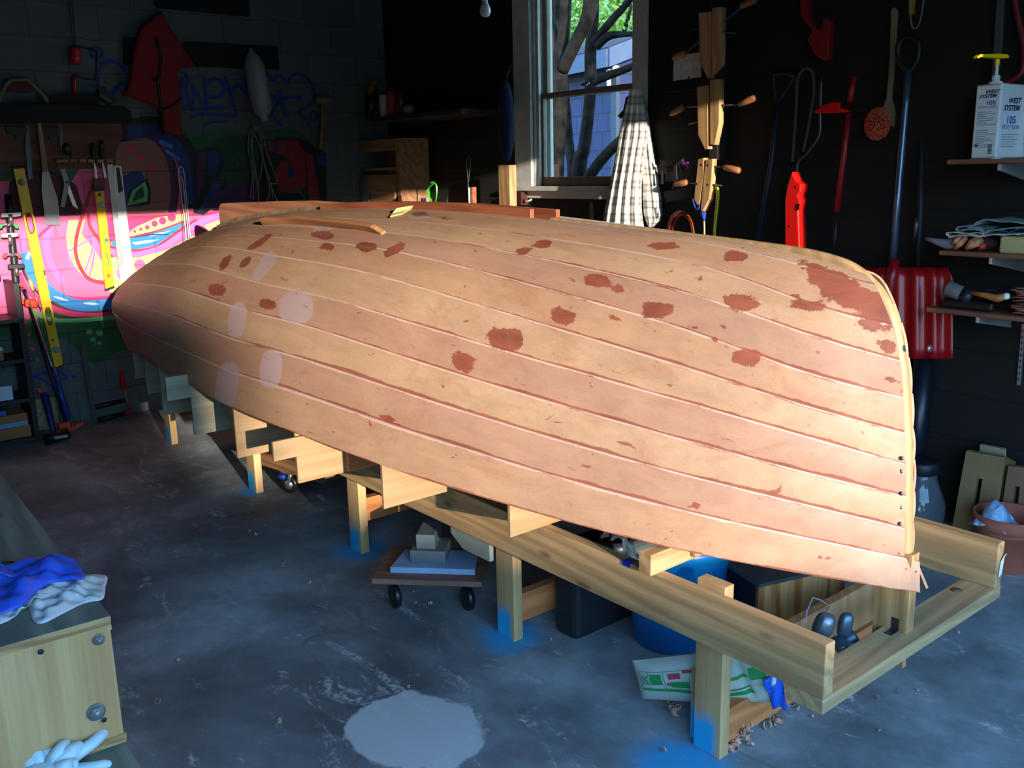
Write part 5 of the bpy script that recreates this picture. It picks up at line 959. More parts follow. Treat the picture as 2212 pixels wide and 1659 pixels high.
# red snow shovel
th = WT('snow_shovel', 'wide dark red plastic snow shovel with an aluminium shaft standing behind the bow', 'shovel', (1950, 600))
g = []
for i, v in enumerate(np.linspace(0, 1, 10)):
    row = []
    for j, t in enumerate(np.linspace(0, 1, 26)):
        u = 1856 + (2058 - 1856) * t; vv = 578 + 197 * v
        if v < .15: u = 1957 + (u - 1957) * (.90 + .10 * math.sin(v / .15 * math.pi / 2)); 
        dd = .22 - .05 * (2 * t - 1) ** 2 * 1.0 + .012 * math.cos(2 * math.pi * 5 * t) + .03 * v
        row.append(th.L(WW(u, vv, dd)))
    g.append(row)
b = B(); b.sheet(g, .004, True); th.part('blade', b, mat((160, 14, 22), .35, name='shovel_red'))
b = B(); b.tube([th.L(WW(u, v, o)) for u, v, o in [(1962, 150, .14), (1957, 225, .15), (1940, 420, .18), (1926, 600, .215)]], .0145, 12); th.part('shaft', b, mat((96, 110, 135), .3, .7, name='blue_steel_tube')); b = B(); b.tube([th.L(WW(u, v, .14)) for u, v in spline([(1960, 158), (1940, 120), (1946, 88), (1965, 80), (1984, 90), (1982, 130), (1962, 158)], 4)], .012, 8); th.part('d_grip', b, BLACK)
b = B(); b.tube([th.L(WW(u, v, o)) for u, v, o in [(1934, 560, .225), (1926, 600, .235), (1916, 700, .24)]], [.02, .024, .02], 12); th.part('socket', b, mat((140, 14, 22), .35, name='shovel_socket'))
th = WT('dark_post', 'dark round pipe rising from the floor behind the bow', 'pipe', (1985, 1150)); b = B(); q = th.L(WW(1990, 800, .07)); b.cyl([q[0], q[1], -th.p[2]], [q[0] + .01, q[1], q[2] + .1], .045, 20); th.part('pipe', b, mat((30, 34, 46), .35, .4))
th = WT('dark_pole', 'thin dark pole standing to the right of the snow shovel shaft', 'pole', (1990, 400)); b = B(); b.tube([th.L(WW(u, v, .07)) for u, v in [(1992, 300), (1988, 460), (1980, 640)]], .012, 8); th.part('pole', b, mat((26, 34, 40), .6))
b = B(); P0 = WW(1980, 490, .06); f = lfr(P0, RZW); b.tube([f(WW(u, v, .08)) for u, v in [(1980, 470), (1979, 492), (1976, 510), (1974, 525)]], [.01, .012, .004, .003], 8); one('hanging_hook', b, DSTEEL, 'small metal hook hanging by the dark pole', 'hook', P0, RZW)
# ---- shelves with brackets
SHW = wood((110, 66, 50), (150, 98, 74), 0, .8, .6, False, 'shelf_wood')
SO = .32
def shelf(u, v, lb, br):
    A = WW(u, v, SO); P0 = np.array([A[0], A[1], A[2] - .018]); b = B(); b.bb([0, 0, 0], [1.75, SO - .02, .018]); o = one('wall_shelf', b, SHW, lb, 'shelf', P0, RZW, 'brown shelves on the right', bev=.004)
    zt = P0[2]
    th = T('shelf_bracket', lb.replace('brown wooden shelf', 'steel bracket under the shelf'), 'bracket', WW(br, v, SO - .02), RZW, 'steel shelf brackets')
    b = B(); q = th.L(WW(br, v, SO - .02)); dz = zt - th.p[2]; b.prism([(0, 0, dz - .001), (0, 0, dz - .024), (0, SO - .04, dz - .075), (0, SO - .04, dz - .001)], (.012, 0, 0)); th.part('arm', b, mat((200, 205, 205), .35, .6), .001)
    return zt + .018
zs1 = shelf(2045, 345, 'brown wooden shelf carrying the epoxy cans', 2156); zs2 = shelf(2028, 541, 'brown wooden shelf holding folded rags and work gloves', 2138); zs3 = shelf(2000, 664, 'brown wooden shelf lowest of the three', 2110)
th = WT('shelf_standard', 'slotted steel shelf standard on the wall under the lowest shelf', 'standard', (2204, 770)); b = B(); PP(b, th, WW, [(2207, 700), (2214, 700), (2203, 832), (2196, 831)], .012, .01); th.part('strip', b, mat((160, 166, 170), .4, .6))
for k in range(9): b = B(); v = 712 + k * 13; u = 2209 - (v - 700) * .083; PP(b, th, WW, [(u, v), (u + 3, v), (u + 2.4, v + 6), (u - .6, v + 6)], .0125, .001); th.part('slot', b, BLACK)
def text(s, size, th, mt, origin, xd, zd, nm, shear=0., sx=1., par=None, bold=.0):
    'lettering standing on a face: xd along the line, zd up'
    cu = bpy.data.curves.new('t', 'FONT'); cu.body = s; cu.size = size; cu.shear = shear; cu.offset = bold; cu.extrude = .00015
    ob = bpy.data.objects.new('t', cu); COL.objects.link(ob); dg = bpy.context.evaluated_depsgraph_get(); me = bpy.data.meshes.new_from_object(ob.evaluated_get(dg)); bpy.data.objects.remove(ob); bpy.data.curves.remove(cu)
    xd = np.array(xd, float); zd = np.array(zd, float); n = np.cross(xd, zd); co = np.zeros(len(me.vertices) * 3); me.vertices.foreach_get('co', co); co = co.reshape(-1, 3)
    P = np.array(origin) + co[:, :1] * sx * xd + co[:, 1:2] * zd + co[:, 2:] * n; me.vertices.foreach_set('co', P.reshape(-1)); me.materials.clear(); me.materials.append(mt); me.update(); me.name = nm
    o = bpy.data.objects.new(nm, me); COL.objects.link(o); o.parent = par or th.o; return o
INK = mat((14, 20, 60), .5, name='dark_ink'); INKB = mat((22, 70, 165), .5, name='blue_ink'); INKL = mat((90, 120, 160), .6, name='small_print')
# epoxy can: find the turn that makes its left edge land where it stands in the photo
CANW, CAND, CANH = .165, .100, .262
Pc = WW(2151, 338, SO - .022); Pc[2] = zs1
best = min(((proj(Pc + CAND * np.array([-math.cos(a), math.sin(a) * 1, 0]))[0][0] - 2096) ** 2, a) for a in np.linspace(-.9, 1.3, 120)); al = best[1]
ld = np.array([-math.cos(al), math.sin(al), 0.]); rd = np.array([-ld[1] * -1, 0, 0]); rd = np.array([math.sin(al), math.cos(al), 0.]) 
if rd[0] < 0: rd = -rd
th = T('epoxy_can', 'white rectangular epoxy resin can with a yellow-topped pump on the top shelf', 'can', Pc, 0)
CANM = mat((214, 220, 226), .3, .0, .03, 4, name='white_tin', coat=.3)
b = B(); b.prism([(0, 0, .002), ld * CAND + (0, 0, .002), ld * CAND + rd * CANW + (0, 0, .002), rd * CANW + (0, 0, .002)], (0, 0, CANH)); th.part('body', b, CANM, .006, label='white printed tin body')
b = B(); cc = (ld * CAND + rd * CANW) / 2
for z in (.001, CANH + .001):
    P_ = [np.array([0, 0, z]), ld * CAND + (0, 0, z), ld * CAND + rd * CANW + (0, 0, z), rd * CANW + (0, 0, z)]; b.tube(P_ + P_[:2], .0022, 6)
th.part('rim', b, STEEL)
pc = ld * CAND * .5 + rd * CANW * .22; 
b = B(); b.lathe([(.024, CANH), (.024, CANH + .012), (.014, CANH + .014), (.014, CANH + .032), (.011, CANH + .034)], pc, 20); th.part('pump_collar', b, WHITE); b = B(); b.cyl(pc + (0, 0, CANH + .03), pc + (0, 0, CANH + .082), .0055, 12); th.part('pump_tube', b, WHITE)
b = B(); b.cyl(pc + (0, 0, CANH + .068), pc + (0, 0, CANH + .092), .008, 12); dn = np.array([-.30, -.95, 0]); dn /= np.linalg.norm(dn); dp = np.array([dn[1], -dn[0], 0.])
pr = [(-.045, 0), (-.04, .012), (.0, .014), (.095, .010), (.112, .0), (.105, -.004), (.092, .001), (.02, -.001)]
b.prism([pc + dn * a + (0, 0, CANH + .094 + z) - dp * .010 for a, z in pr], dp * .02); th.part('pump_head', b, mat((245, 205, 15), .35, var=.03, name='pump_yellow'), .001)
up = np.array([0, 0, 1.]); nL = -rd * .0004; nR = -ld * .0004
o0 = ld * CAND + nL      # left face runs from its far edge to the near corner
def tl(s, x, z, sz, m, sh=0., sx=1., nm='lettering', bold=0.): text(s, sz, th, m, o0 - ld * x + up * z, -ld, up, nm, sh, sx, bold=bold)
def tr_(s, x, z, sz, m, sh=0., sx=1., nm='lettering', bold=0.): text(s, sz, th, m, nR + rd * x + up * z, rd, up, nm, sh, sx, bold=bold)
tl('WEST', .036, .232, .017, INK, .35, 1.25, bold=.0006); tl('SYSTEM', .014, .217, .017, INK, .35, 1.15, bold=.0006); tl('105', .042, .192, .020, INKB, 0, 1.35, bold=.0005); tl('EPOXY RESIN', .012, .180, .0125, INKB, 0, 1.0)
tr_('WEST', .044, .196, .027, INK, .3, 1.1, bold=.001); tr_('SYSTEM', .020, .170, .027, INK, .3, 1.05, bold=.001); tr_('105', .042, .125, .036, INKB, 0, 1.1, bold=.001); tr_('EPOXY RESIN', .018, .105, .021, INKB, 0, .85)
b = B()
for k in range(16):
    z = .166 - k * .0075 - (.012 if k > 6 else 0); w = .055 + .02 * math.sin(k * 2.3); a = o0 * 1. - ld * .014 + up * z; b.prism([a, a - ld * w, a - ld * w + up * .0022, a + up * .0022], nL)
for k in range(6):
    z = .084 - k * .0085; w = .10 - .02 * (k % 2); a = nR + rd * .022 + up * z; b.prism([a, a + rd * w, a + rd * w + up * .0022, a + up * .0022], nR)
o = th.part('small_print', b, INKL); o['kind'] = 'stuff'
b = B(); 
for k in range(7): a = o0 - ld * .066 + up * (.018 + k * .005); b.prism([a, a - ld * .016, a - ld * .016 + up * .003, a + up * .003], nL)
th.part('barcode', b, INK); b = B(); b.prism([o0 - ld * .008 + up * .046, o0 - ld * .022 + up * .044, o0 - ld * .030 + up * .052, o0 - ld * .014 + up * .054], nL); th.part('small_logo', b, INKB)
P2 = Pc + rd * (CANW + .02) + np.array([.03, -.02, 0]); th = T('epoxy_can', 'second white can standing at the right edge of the top shelf', 'can', P2, 0); b = B(); b.prism([(0, 0, .002), ld * .08 + (0, 0, .002), ld * .08 + rd * .12 + (0, 0, .002), rd * .12 + (0, 0, .002)], (0, 0, .2)); th.part('body', b, CANM, .005); b = B(); b.lathe([(.02, .2), (.02, .22), (.018, .225)], ld * .04 + rd * .06, 16); th.part('cap', b, WHITE)
# middle shelf: folded rags, gloves, block
def fold(name, lb, cat, pts, off, depth, r, m):
    'folded cloth: a looped cross-section carried back along the shelf'
    P0 = WW(*pts[0], off); f = lfr(P0, RZW); c_ = spline(pts, 6); G_ = np.array([[f(WW(u, v, off)) + np.array([.01 * math.sin(k + i * .3), k * depth / 6, .002 * math.sin(i + k)]) for k in range(7)] for i, (u, v) in enumerate(c_)])
    b = B(); b.sheet(G_, r); return one(name, b, m, lb, cat, P0, RZW)
GRY = mat((120, 136, 140), .9, var=.3, sc=30, bump=.6, bsc=150, name='grey_rag'); GRW = mat((190, 186, 170), .9, var=.3, sc=40, name='pale_rag')
fold('folded_rag', 'thick grey folded rag on top of the pile on the middle shelf', 'rag', [(2136, 497), (2118, 500), (2110, 493), (2098, 490), (2070, 488), (2061, 494), (2075, 500), (2100, 496), (2120, 503), (2150, 498), (2212, 492), (2212, 482), (2170, 478), (2130, 474), (2105, 482), (2085, 488)], SO - .02, .2, .004, GRY)
fold('folded_rag', 'thin grey folded cloth with a pale hem under the thicker rag', 'rag', [(2200, 506), (2150, 506), (2115, 510), (2070, 508), (2046, 512), (2044, 507), (2052, 503), (2080, 505), (2118, 505), (2116, 509), (2085, 504)], SO - .02, .2, .003, GRW)
th = WT('work_gloves', 'pair of brown work gloves with orange fingertips on the middle shelf', 'gloves', (2100, 530)); 
for i, (a, e, r) in enumerate([((2058, 527), (2074, 514), .012), ((2062, 537), (2086, 515), .013), ((2088, 536), (2112, 518), .019), ((2098, 532), (2118, 520), .016), ((2116, 538), (2126, 530), .012)]):
    b = B(); b.tube([th.L(WW(*a, SO - .01)), th.L(WW((a[0] + e[0]) / 2, (a[1] + e[1]) / 2, SO)), th.L(WW(*e, SO - .03))], [r * .5, r, r * .8], 10); th.part('fingertip', b, mat((196, 128, 92), .7, name='orange_fingertips') if i < 4 else mat((215, 60, 44), .7))
b = B(); b.ball(th.L(WW(2110, 524, SO - .09)), .07, 14, 8, (1.3, .7, .38)); th.part('palm', b, mat((60, 34, 40), .9)); b = B(); b.tube([th.L(WW(u, v, SO - .04)) for u, v in [(2001, 515), (2020, 521), (2045, 527), (2070, 528)]], [.008, .012, .02, .02], 10); th.part('grey_cuff', b, mat((120, 124, 134), .8))
P0 = WW(2190, 545, SO - .02); P0[2] = zs2; b = B(); b.bb([-.055, 0, 0], [.12, .09, .062]); one('foam_block', b, mat((176, 160, 110), .8, name='tan_block'), 'tan sanding block at the right end of the middle shelf', 'block', P0, RZW, bev=.008)
P0 = WW(2190, 508, SO - .06); b = B(); f = lfr(P0, RZW); b.sheet([[np.array([-.06 + .02 * i, .02 * j, .008 * math.sin(i * 2 + j) + .004 * i + .006]) for j in range(7)] for i in range(9)], .002); one('blue_cloth', b, mat((70, 120, 190), .7), 'light blue crumpled cloth on the tan block', 'cloth', P0, RZW)
# lowest shelf: tube tool, screwdriver, sandpaper
th = WT('heat_gun', 'grey open-ended nozzle tool lying on the lowest shelf', 'tool', (2060, 630)); A = WW(2047, 622, SO - .05); e = WW(2100, 644, SO - .06); b = B(); b.tube([th.L(A), th.L(A * .96 + e * .04), th.L(A * .4 + e * .6)], [.030, .033, .028], 16, False); th.part('nozzle', b, mat((110, 112, 112), .5)); b = B(); b.tube([th.L(A * .97 + e * .03), th.L(A * .6 + e * .4)], .028, 16); th.part('bore', b, BLACK); b = B(); b.tube([th.L(A * .4 + e * .6), th.L(e)], [.03, .036], 12); th.part('body', b, mat((22, 28, 44), .5)); b = B(); q = th.L(WW(2062, 655, SO - .06)); b.box(q + np.array([.06, 0, -.0]), (.2, .06, .035)); th.part('case', b, BLACK, .01)
th = WT('ball_end_handle', 'orange wooden handle with a white ball end on the lowest shelf', 'handle', (2140, 640)); b = B(); b.tube([th.L(WW(u, v, SO - .03)) for u, v in [(2098, 632), (2130, 638), (2155, 645), (2172, 640)]], [.007, .012, .016, .012], 12); th.part('handle', b, wood((150, 84, 40), (190, 120, 64), 0, 1, .45, False, 'orange_handle')); b = B(); b.ball(th.L(WW(2174, 640, SO - .03)), .013, 14, 8); th.part('ball_end', b, WHITE)
P0 = WW(2150, 634, SO - .08); b = B(); b.sheet([[np.array([-.05 + .02 * i, .02 * j, .01 * math.sin(i + j)]) for j in range(6)] for i in range(6)], .003); one('blue_rag', b, mat((26, 44, 84), .9), 'dark blue rag behind the ball-ended handle', 'rag', P0, RZW)
for k in range(11):
    P0 = WW(2187, 660, SO - .03); P0[2] = zs3 + .003 + k * .0095; b = B(); b.sheet([[np.array([.0 + .02 * i + .012 * math.sin(k * 1.9), .03 * j, .003 * math.sin(i * 1.3 + k) + .0022]) for j in range(5)] for i in range(8)], .0035); one('sandpaper_sheet', b, mat((136 + (k % 3) * 12, 92 + (k % 2) * 10, 80), .9), 'curled brown sandpaper sheet in the pile at the right end of the lowest shelf', 'sandpaper', P0, RZW, 'pile of sandpaper sheets')
# big handle and red hook at the top right
th = WT('oar', 'pale grey long paddle hanging behind the pump at the top right', 'paddle', (2155, 60)); b = B(); PP(b, th, WW, [(2153, -20), (2168, -20), (2163, 100), (2152, 175), (2140, 175), (2148, 60)], .05, .02); th.part('blade', b, mat((66, 66, 70), .7), .004)
ropes('red_hose', 'dark red curved hose hanging at the right edge of the photo', 'hose', WW, (2200, 60), [[(2190, -20), (2200, 40), (2212, 100), (2210, 150), (2190, 172), (2172, 178)]], .012, mat((110, 16, 30), .5), RZW, off=.05)
# ---- things near the far corner
CAB = wood((140, 96, 62), (176, 126, 84), 0, .7, .6, False, 'cabinet_wood')
P0 = WW(790, 440, .26); P0[2] = 0; th = T('wooden_cabinet', 'open-fronted wooden cabinet with a drawer in the far dark corner', 'cabinet', P0, RZW)
xl_, xr_ = th.L(WW(719, 330, .26))[0], th.L(WW(862, 330, .26))[0]; zt_ = WW(790, 303, .26)[2]; zsh = WW(790, 363, .26)[2]; D_ = .25
for nm, a, e in [('top', (xl_, 0, zt_ - .03), (xr_, D_, zt_)), ('side_panel', (xl_, 0, 0), (xl_ + .035, D_, zt_ - .03)), ('side_panel', (xr_ - .05, 0, 0), (xr_, D_, zt_ - .03)), ('shelf', (xl_ + .035, .0, zsh - .02), (xr_ - .05, D_, zsh)), ('top_rail', (xl_ + .035, 0, zt_ - .085), (xr_ - .05, .02, zt_ - .03)), ('back_panel', (xl_ + .035, D_ - .02, 0), (xr_ - .05, D_, zt_ - .03)), ('drawer_front', (xl_ + .06, -.01, zsh - .34), (xr_ - .07, .015, zsh - .05))]:
    b = B(); b.bb(a, e); th.part(nm, b, CAB, .003)
b = B(); xa = th.L(WW(768, 410, .26))[0]; xb = th.L(WW(800, 410, .26))[0]; b.bb((xa, -.02, zsh - .32), (xb, -.009, zsh - .09)); th.part('grey_label_plate', b, mat((96, 100, 100), .6))
th = LT('wooden_maul', 'wooden mallet with a round head hanging near the corner of the painted wall', 'mallet', (697, 218)); b = B(); b.tube([th.L(LW(u, 215, .05)) for u in (683, 700, 714)], [.028, .034, .028], 12); th.part('head', b, wood((120, 100, 76), (150, 128, 98), 1, 1, .6, False, 'maul_wood')); b = B(); b.tube([th.L(LW(u, v, .05)) for u, v in [(697, 222), (696, 270), (692, 322)]], .014, 8); th.part('handle', b, wood((130, 100, 72), (160, 128, 94), 2, 1, .6, False, 'maul_handle'))
th = WT('dark_jug', 'dark jug with a yellow tag and a pale cord loop hanging in the far corner', 'jug', (805, 250)); b = B(); q = th.L(WW(803, 262, .12)); b.lathe([(.05, 0), (.075, .02), (.08, .12), (.07, .19), (.03, .25), (.025, .30), (.03, .33)], q, 20); th.part('body', b, mat((16, 24, 24), .3)); b = B(); PP(b, th, WW, [(792, 204), (803, 172), (812, 176), (806, 200)], .215, .004); th.part('yellow_tag', b, mat((190, 130, 30), .6)); b = B(); b.tube([th.L(WW(u, v, .22)) for u, v in spline([(806, 160), (815, 178), (818, 200), (815, 240), (806, 262), (796, 265), (788, 250)], 4)], .0035, 6); th.part('cord', b, mat((120, 116, 110), .7))
P0 = WW(900, 244, .40); b = B(); b.bb([-.62, 0, -.03], [.50, .38, 0]); one('wall_shelf', b, mat((26, 22, 20), .8), 'dark deep shelf with paint cans in the far corner', 'shelf', P0, RZW, bev=.003); z_ = P0[2]
for u, h, r, c_, lb in [(830, .17, .03, (180, 180, 185), 'white and blue spray can on the dark corner shelf'), (848, .19, .034, (150, 20, 34), 'dark red can on the dark corner shelf'), (866, .16, .03, (60, 30, 22), 'brown can on the dark corner shelf')]:
    P0 = WW(u, 242, .33); P0[2] = z_; th = T('paint_can', lb, 'can', P0, RZW, 'cans on the dark corner shelf'); b = B(); b.lathe([(r, 0), (r, h * .85), (r * .8, h * .9)], (0, 0, 0), 18); th.part('body', b, mat(c_, .4)); b = B(); b.lathe([(r * .6, h * .9), (r * .6, h), (r * .4, h * 1.02)], (0, 0, 0), 14); th.part('cap', b, BLACK)
P0 = WW(882, 242, .33); P0[2] = z_; b = B(); b.ball((0, 0, .035), .045, 10, 6, (1.2, .8, .75)); one('crumpled_bag', b, mat((120, 120, 118), .6, bump=1, bsc=30), 'crumpled pale plastic bag beside the cans on the corner shelf', 'bag', P0, RZW)
# workbench under the window, only its clutter shows over the boat
P0 = WW(1000, 470, .55); P0[2] = 0; th = T('workbench', 'dark low workbench against the window wall behind the boat', 'workbench', P0, RZW); zb = .90
b = B(); b.bb([-.72, 0, zb - .05], [1.2, .52, zb]); th.part('top', b, mat((44, 34, 26), .7), .004)
for x in (-.68, 1.12):
    for y in (.03, .42): b = B(); b.bb([x, y, 0], [x + .07, y + .07, zb - .05]); th.part('leg', b, mat((40, 32, 26), .7))
def bt(u, v, o=.35): P = WW(u, v, o); return P
def upright(name, lb, cat, u, vtop, o, w, m, lean_=0., rad=None, bev=.001):
    A = WW(u, vtop, o); P0 = np.array([A[0], A[1], zb]); h = A[2] - zb; b = B()
    if rad: b.tube([(0, 0, 0), (lean_, 0, h)], rad, 10)
    else: b.bb([-w / 2, -.01, 0], [w / 2, .02, h])
    return one(name, b, m, lb, cat, P0, RZW, bev=bev)
upright('white_stick', 'thin white stick standing on the bench behind the boat', 'stick', 1013, 405, .35, .012, WHITE, rad=.006)
upright('wood_stake', 'reddish wooden stake standing beside the white stick', 'stake', 1021, 404, .33, .022, MAHOG)
th = T('wire_loop_tool', 'small pale wire loops standing behind the white stick', 'wire', [*WW(1010, 360, .3)[:2], zb], RZW); b = B(); b.tube([th.L(WW(u, v, .3)) for u, v in spline([(1012, 420), (1010, 375), (1007, 355), (1010, 340), (1016, 342), (1015, 365), (1011, 400)], 4)], .0035, 6); b.tube([th.L(WW(1012, 420, .3)), np.array([0.02, 0, 0])], .003, 6); th.part('loop', b, mat((90, 92, 92), .5, .5))
th = T('green_brush', 'bright green wire-loop brush standing in the sun behind the boat', 'brush', [*WW(936, 440, .38)[:2], zb], RZW); b = B()
for k in range(6): b.tube([th.L(WW(u, v, .38 + .01 * k)) for u, v in spline([(937, 445), (930 - k, 420), (926 - k * .6, 405 + k), (933 + k, 392 + k), (944 - k * .4, 402), (943, 425), (938, 445)], 4)], .0032, 5)
b.tube([(0, 0, 0), (0, 0, WW(936, 440, .38)[2] - zb)], .012, 8); th.part('loops', b, mat((60, 215, 40), .4, name='bright_green'))
P0 = bt(914, 440, .36); P0[2] = zb; b = B(); h = WW(914, 428, .36)[2] - zb; b.bb([-.03, 0, 0], [.02, .03, h]); one('small_box', b, WHITE, 'small white box in the sun on the bench behind the boat', 'box', P0, RZW, bev=.002)
P0 = bt(968, 440, .36); P0[2] = zb; b = B(); h = WW(968, 425, .36)[2] - zb; b.tube([(0, 0, 0), (0, 0, h * .8), (-.01, 0, h)], [.006, .005, .002], 6); one('marking_awl', b, STEEL, 'small bright steel point on the bench right of the green brush', 'awl', P0, RZW)
th = T('wood_post', 'short pale timber post beside the lower left corner of the window', 'post', [*WW(1092, 450, .16)[:2], zb], RZW); A = WW(1075, 357, .16); x0 = th.L(WW(1077, 400, .16))[0]; x1 = th.L(WW(1101, 400, .16))[0]; b = B(); b.bb([x0, 0, 0], [x1, .055, A[2] - zb]); th.part('post', b, PINEZ, .003)
P0 = WW(1122, 436, .06); b = B(); b.bb([-.03, -.01, -.02], [.03, .05, .06]); one('red_bracket_block', b, mat((70, 26, 20), .7), 'small dark red block under the window sill corner', 'block', P0, RZW); P0 = WW(1140, 436, .05); b = B(); b.tube([(-.05, 0, .02), (0, -.01, 0), (.05, -.01, .015)], .006, 6); one('sill_clutter', b, mat((190, 180, 160), .6), 'small pale plastic bracket lying below the window sill', 'bracket', P0, RZW)
th = WT('blue_net_bag', 'dark blue mesh bag hanging left of the window', 'bag', (1092, 160)); b = B(); q = th.L(WW(1093, 262, .16)); b.ball(q, .1, 20, 14, (.62, .5, 2.45)); o = th.part('bag', b, mat((12, 24, 62), .9, var=.6, sc=120, bump=1, bsc=150, name='blue_mesh')); b = B(); b.tube([q + np.array([0, 0, .24]), q + np.array([.01, .04, .34])], .006, 6); th.part('drawcord', b, BLACK)
th = T('light_bulb', 'unlit white light bulb hanging from the ceiling left of the window', 'bulb', [*WW(1048, 20, .5)[:2], WW(1048, 37, .5)[2]], 0); b = B(); b.lathe([(.004, 0), (.02, .004), (.029, .02), (.031, .035), (.026, .055), (.016, .075), (.014, .085)], (0, 0, 0), 20); th.part('globe', b, mat((200, 202, 208), .3, var=.02)); b = B(); b.lathe([(.015, .085), (.017, .09), (.017, .14), (.01, .15)], (0, 0, 0), 16); b.cyl((0, 0, .15), (0, 0, 3.02 - th.p[2]), .004, 8); th.part('socket', b, WHITE)
# ================= foreground bench, gloves and rag =================
zB = .55; bx, by = -1.105, -1.229; ang = math.atan2(-1.229 + 1.178, -1.105 + 2.509)
BENT = wood((112, 122, 112), (150, 158, 142), 0, .7, .7, True, 'grey_bench_ply'); BENF = wood((196, 150, 96), (228, 188, 132), 2, .6, .6, False, 'bench_front_ply', streak=.5); EDGE = wood((160, 118, 72), (206, 168, 112), 1, 2.5, .6, False, 'ply_edge')
th = T('plywood_bench', 'low plywood bench box with a lower step in the left foreground', 'bench', (bx, by, 0), ang)
zb0 = atX(258, 1588, bx)[2]; W_ = 1.5; Ln = 2.2
for k, (z0, z1, m) in enumerate([(zB - .012, zB, BENT), (zB - .022, zB - .012, EDGE), (zB - .036, zB - .022, BENF)]):
    b = B(); b.bb([-Ln, -W_, z0], [0, 0, z1]); 
    if k == 0: b.mi = 1; b.bb([-.0005, -W_, z0], [.001, 0.0005, z1 - .0005]); b.mi = 0
    th.part('top_board' if k == 0 else 'ply_layer', b, [m, EDGE] if k == 0 else m, .001)
b = B(); b.bb([-.018, -W_, zb0], [-.001, -.003, zB - .036]); th.part('front_panel', b, BENF, .001)
b = B(); b.bb([-Ln, -.02, 0], [-.018, -.003, zB - .036]); b.mi = 0; th.part('side_panel', b, BENF, .001)
b = B(); b.bb([-.02, -W_, zb0 - .012], [.003, .002, zb0]); b.bb([-.02, -W_, zb0 - .022], [.001, .001, zb0 - .014]); th.part('bottom_rail', b, EDGE)
for k, (u, v, r, nut) in enumerate([(213, 1381, .011, 1), (208, 1538, .017, 1), (88, 1408, .0062, 0), (225, 1555, .0062, 0)]):
    q = th.L(atX(u, v, bx)); b = B()
    if nut:
        for i_, (rr, d) in enumerate([(r * 1.25, .002), (r, .010), (r * .5, .014)]): b.cyl(q, q + np.array([d, 0, 0]), rr, 6 if i_ == 1 else 16)
        th.part('bolt', b, mat((150, 152, 150), .45, .5, .3, 60, name='galvanised'))
    else: b.cyl(q, q + np.array([.0012, 0, 0]), r, 16); th.part('screw_hole', b, mat((30, 40, 60), .5))
q = th.L(atZ(25, 1221, zB)); b = B(); b.tube([th.L(atZ(u, v, zB + .0006)) for u, v in [(4, 1214), (22, 1213), (38, 1216), (46, 1222), (40, 1230)]], [.001, .002, .003, .004, .001], 5); th.part('black_mark', b, BLACK)
zl = zb0 - .03
b = B(); b.bb([-.3, -W_, zl - .018], [.45, .0, zl]); th.part('step_board', b, BENT, .001); b = B(); b.bb([-.3, -W_, 0], [.44, -.01, zl - .018]); th.part('step_side', b, BENF)
def rag(name, lb, cat, pts, z, h, m, seed, th_=.0012, fold=.085, rough=.5, group=None, dz=0):
    'crumpled cloth filling a traced outline on a level surface'
    r_ = np.random.RandomState(seed); P = np.array([atZ(u, v, z) for u, v in pts]); c = P.mean(0); bd = spline(np.vstack([P, P[:1]])[:, :2], 8)[:-1]; n = len(bd); rings = 15; G = []
    ph = r_.rand(6) * 6.28
    for i in range(rings):
        t = (i / (rings - 1.)) ** .9; row = []
        for k in range(n + 1):
            p_ = c[:2] * (1 - t) + bd[k % n] * t; x, y = p_ - c[:2]; s = 2 * math.pi / fold
            f = .5 + .22 * math.sin(s * (x * .8 + y) + ph[0]) + .18 * math.sin(s * 1.7 * (x - .6 * y) + ph[1] + 2 * math.sin(s * .6 * y)) + .09 * math.sin(s * 2.6 * (y + .3 * x) + ph[2]) + .03 * math.sin(s * 5 * x + ph[3])
            zz = h * (1 - t ** 3.5) * max(.12, f) + .002 + dz
            row.append((p_[0] - c[0], p_[1] - c[1], zz))
        G.append(row)
    b = B(); b.sheet(G, th_); return one(name, b, m, lb, cat, (c[0], c[1], z), 0, group)
RW = mat((215, 220, 222), .9, var=.06, sc=40, bump=.4, bsc=220, name='white_cotton'); NB = mat((50, 96, 225), .45, var=.12, sc=25, bump=.5, bsc=60, name='blue_nitrile'); NW = mat((198, 226, 236), .4, var=.05, sc=25, bump=.4, bsc=60, name='white_latex')
rag('cotton_rag', 'white cotton rag lying under the blue gloves on the bench corner', 'rag', [(60, 1300), (20, 1342), (-40, 1350), (-30, 1290), (60, 1270), (130, 1250), (180, 1243), (229, 1245), (228, 1270), (221, 1296), (180, 1305), (130, 1330), (92, 1348), (70, 1340)], zB, .028, RW, 3)
rag('nitrile_gloves', 'crumpled blue nitrile gloves on top of the white rag on the bench', 'gloves', [(-60, 1290), (-60, 1250), (0, 1252), (40, 1235), (80, 1222), (128, 1217), (165, 1228), (184, 1258), (178, 1272), (150, 1274), (112, 1280), (80, 1300), (52, 1328), (10, 1345), (-50, 1348)], zB, .042, NB, 9, dz=.022, fold=.15)
th = T('latex_gloves', 'pair of white latex gloves with splayed fingers on the lower step of the bench', 'gloves', atZ(110, 1660, zl + .02), 0)
fr0 = lambda u, v, h: th.L(atZ(u, v, zl + h))
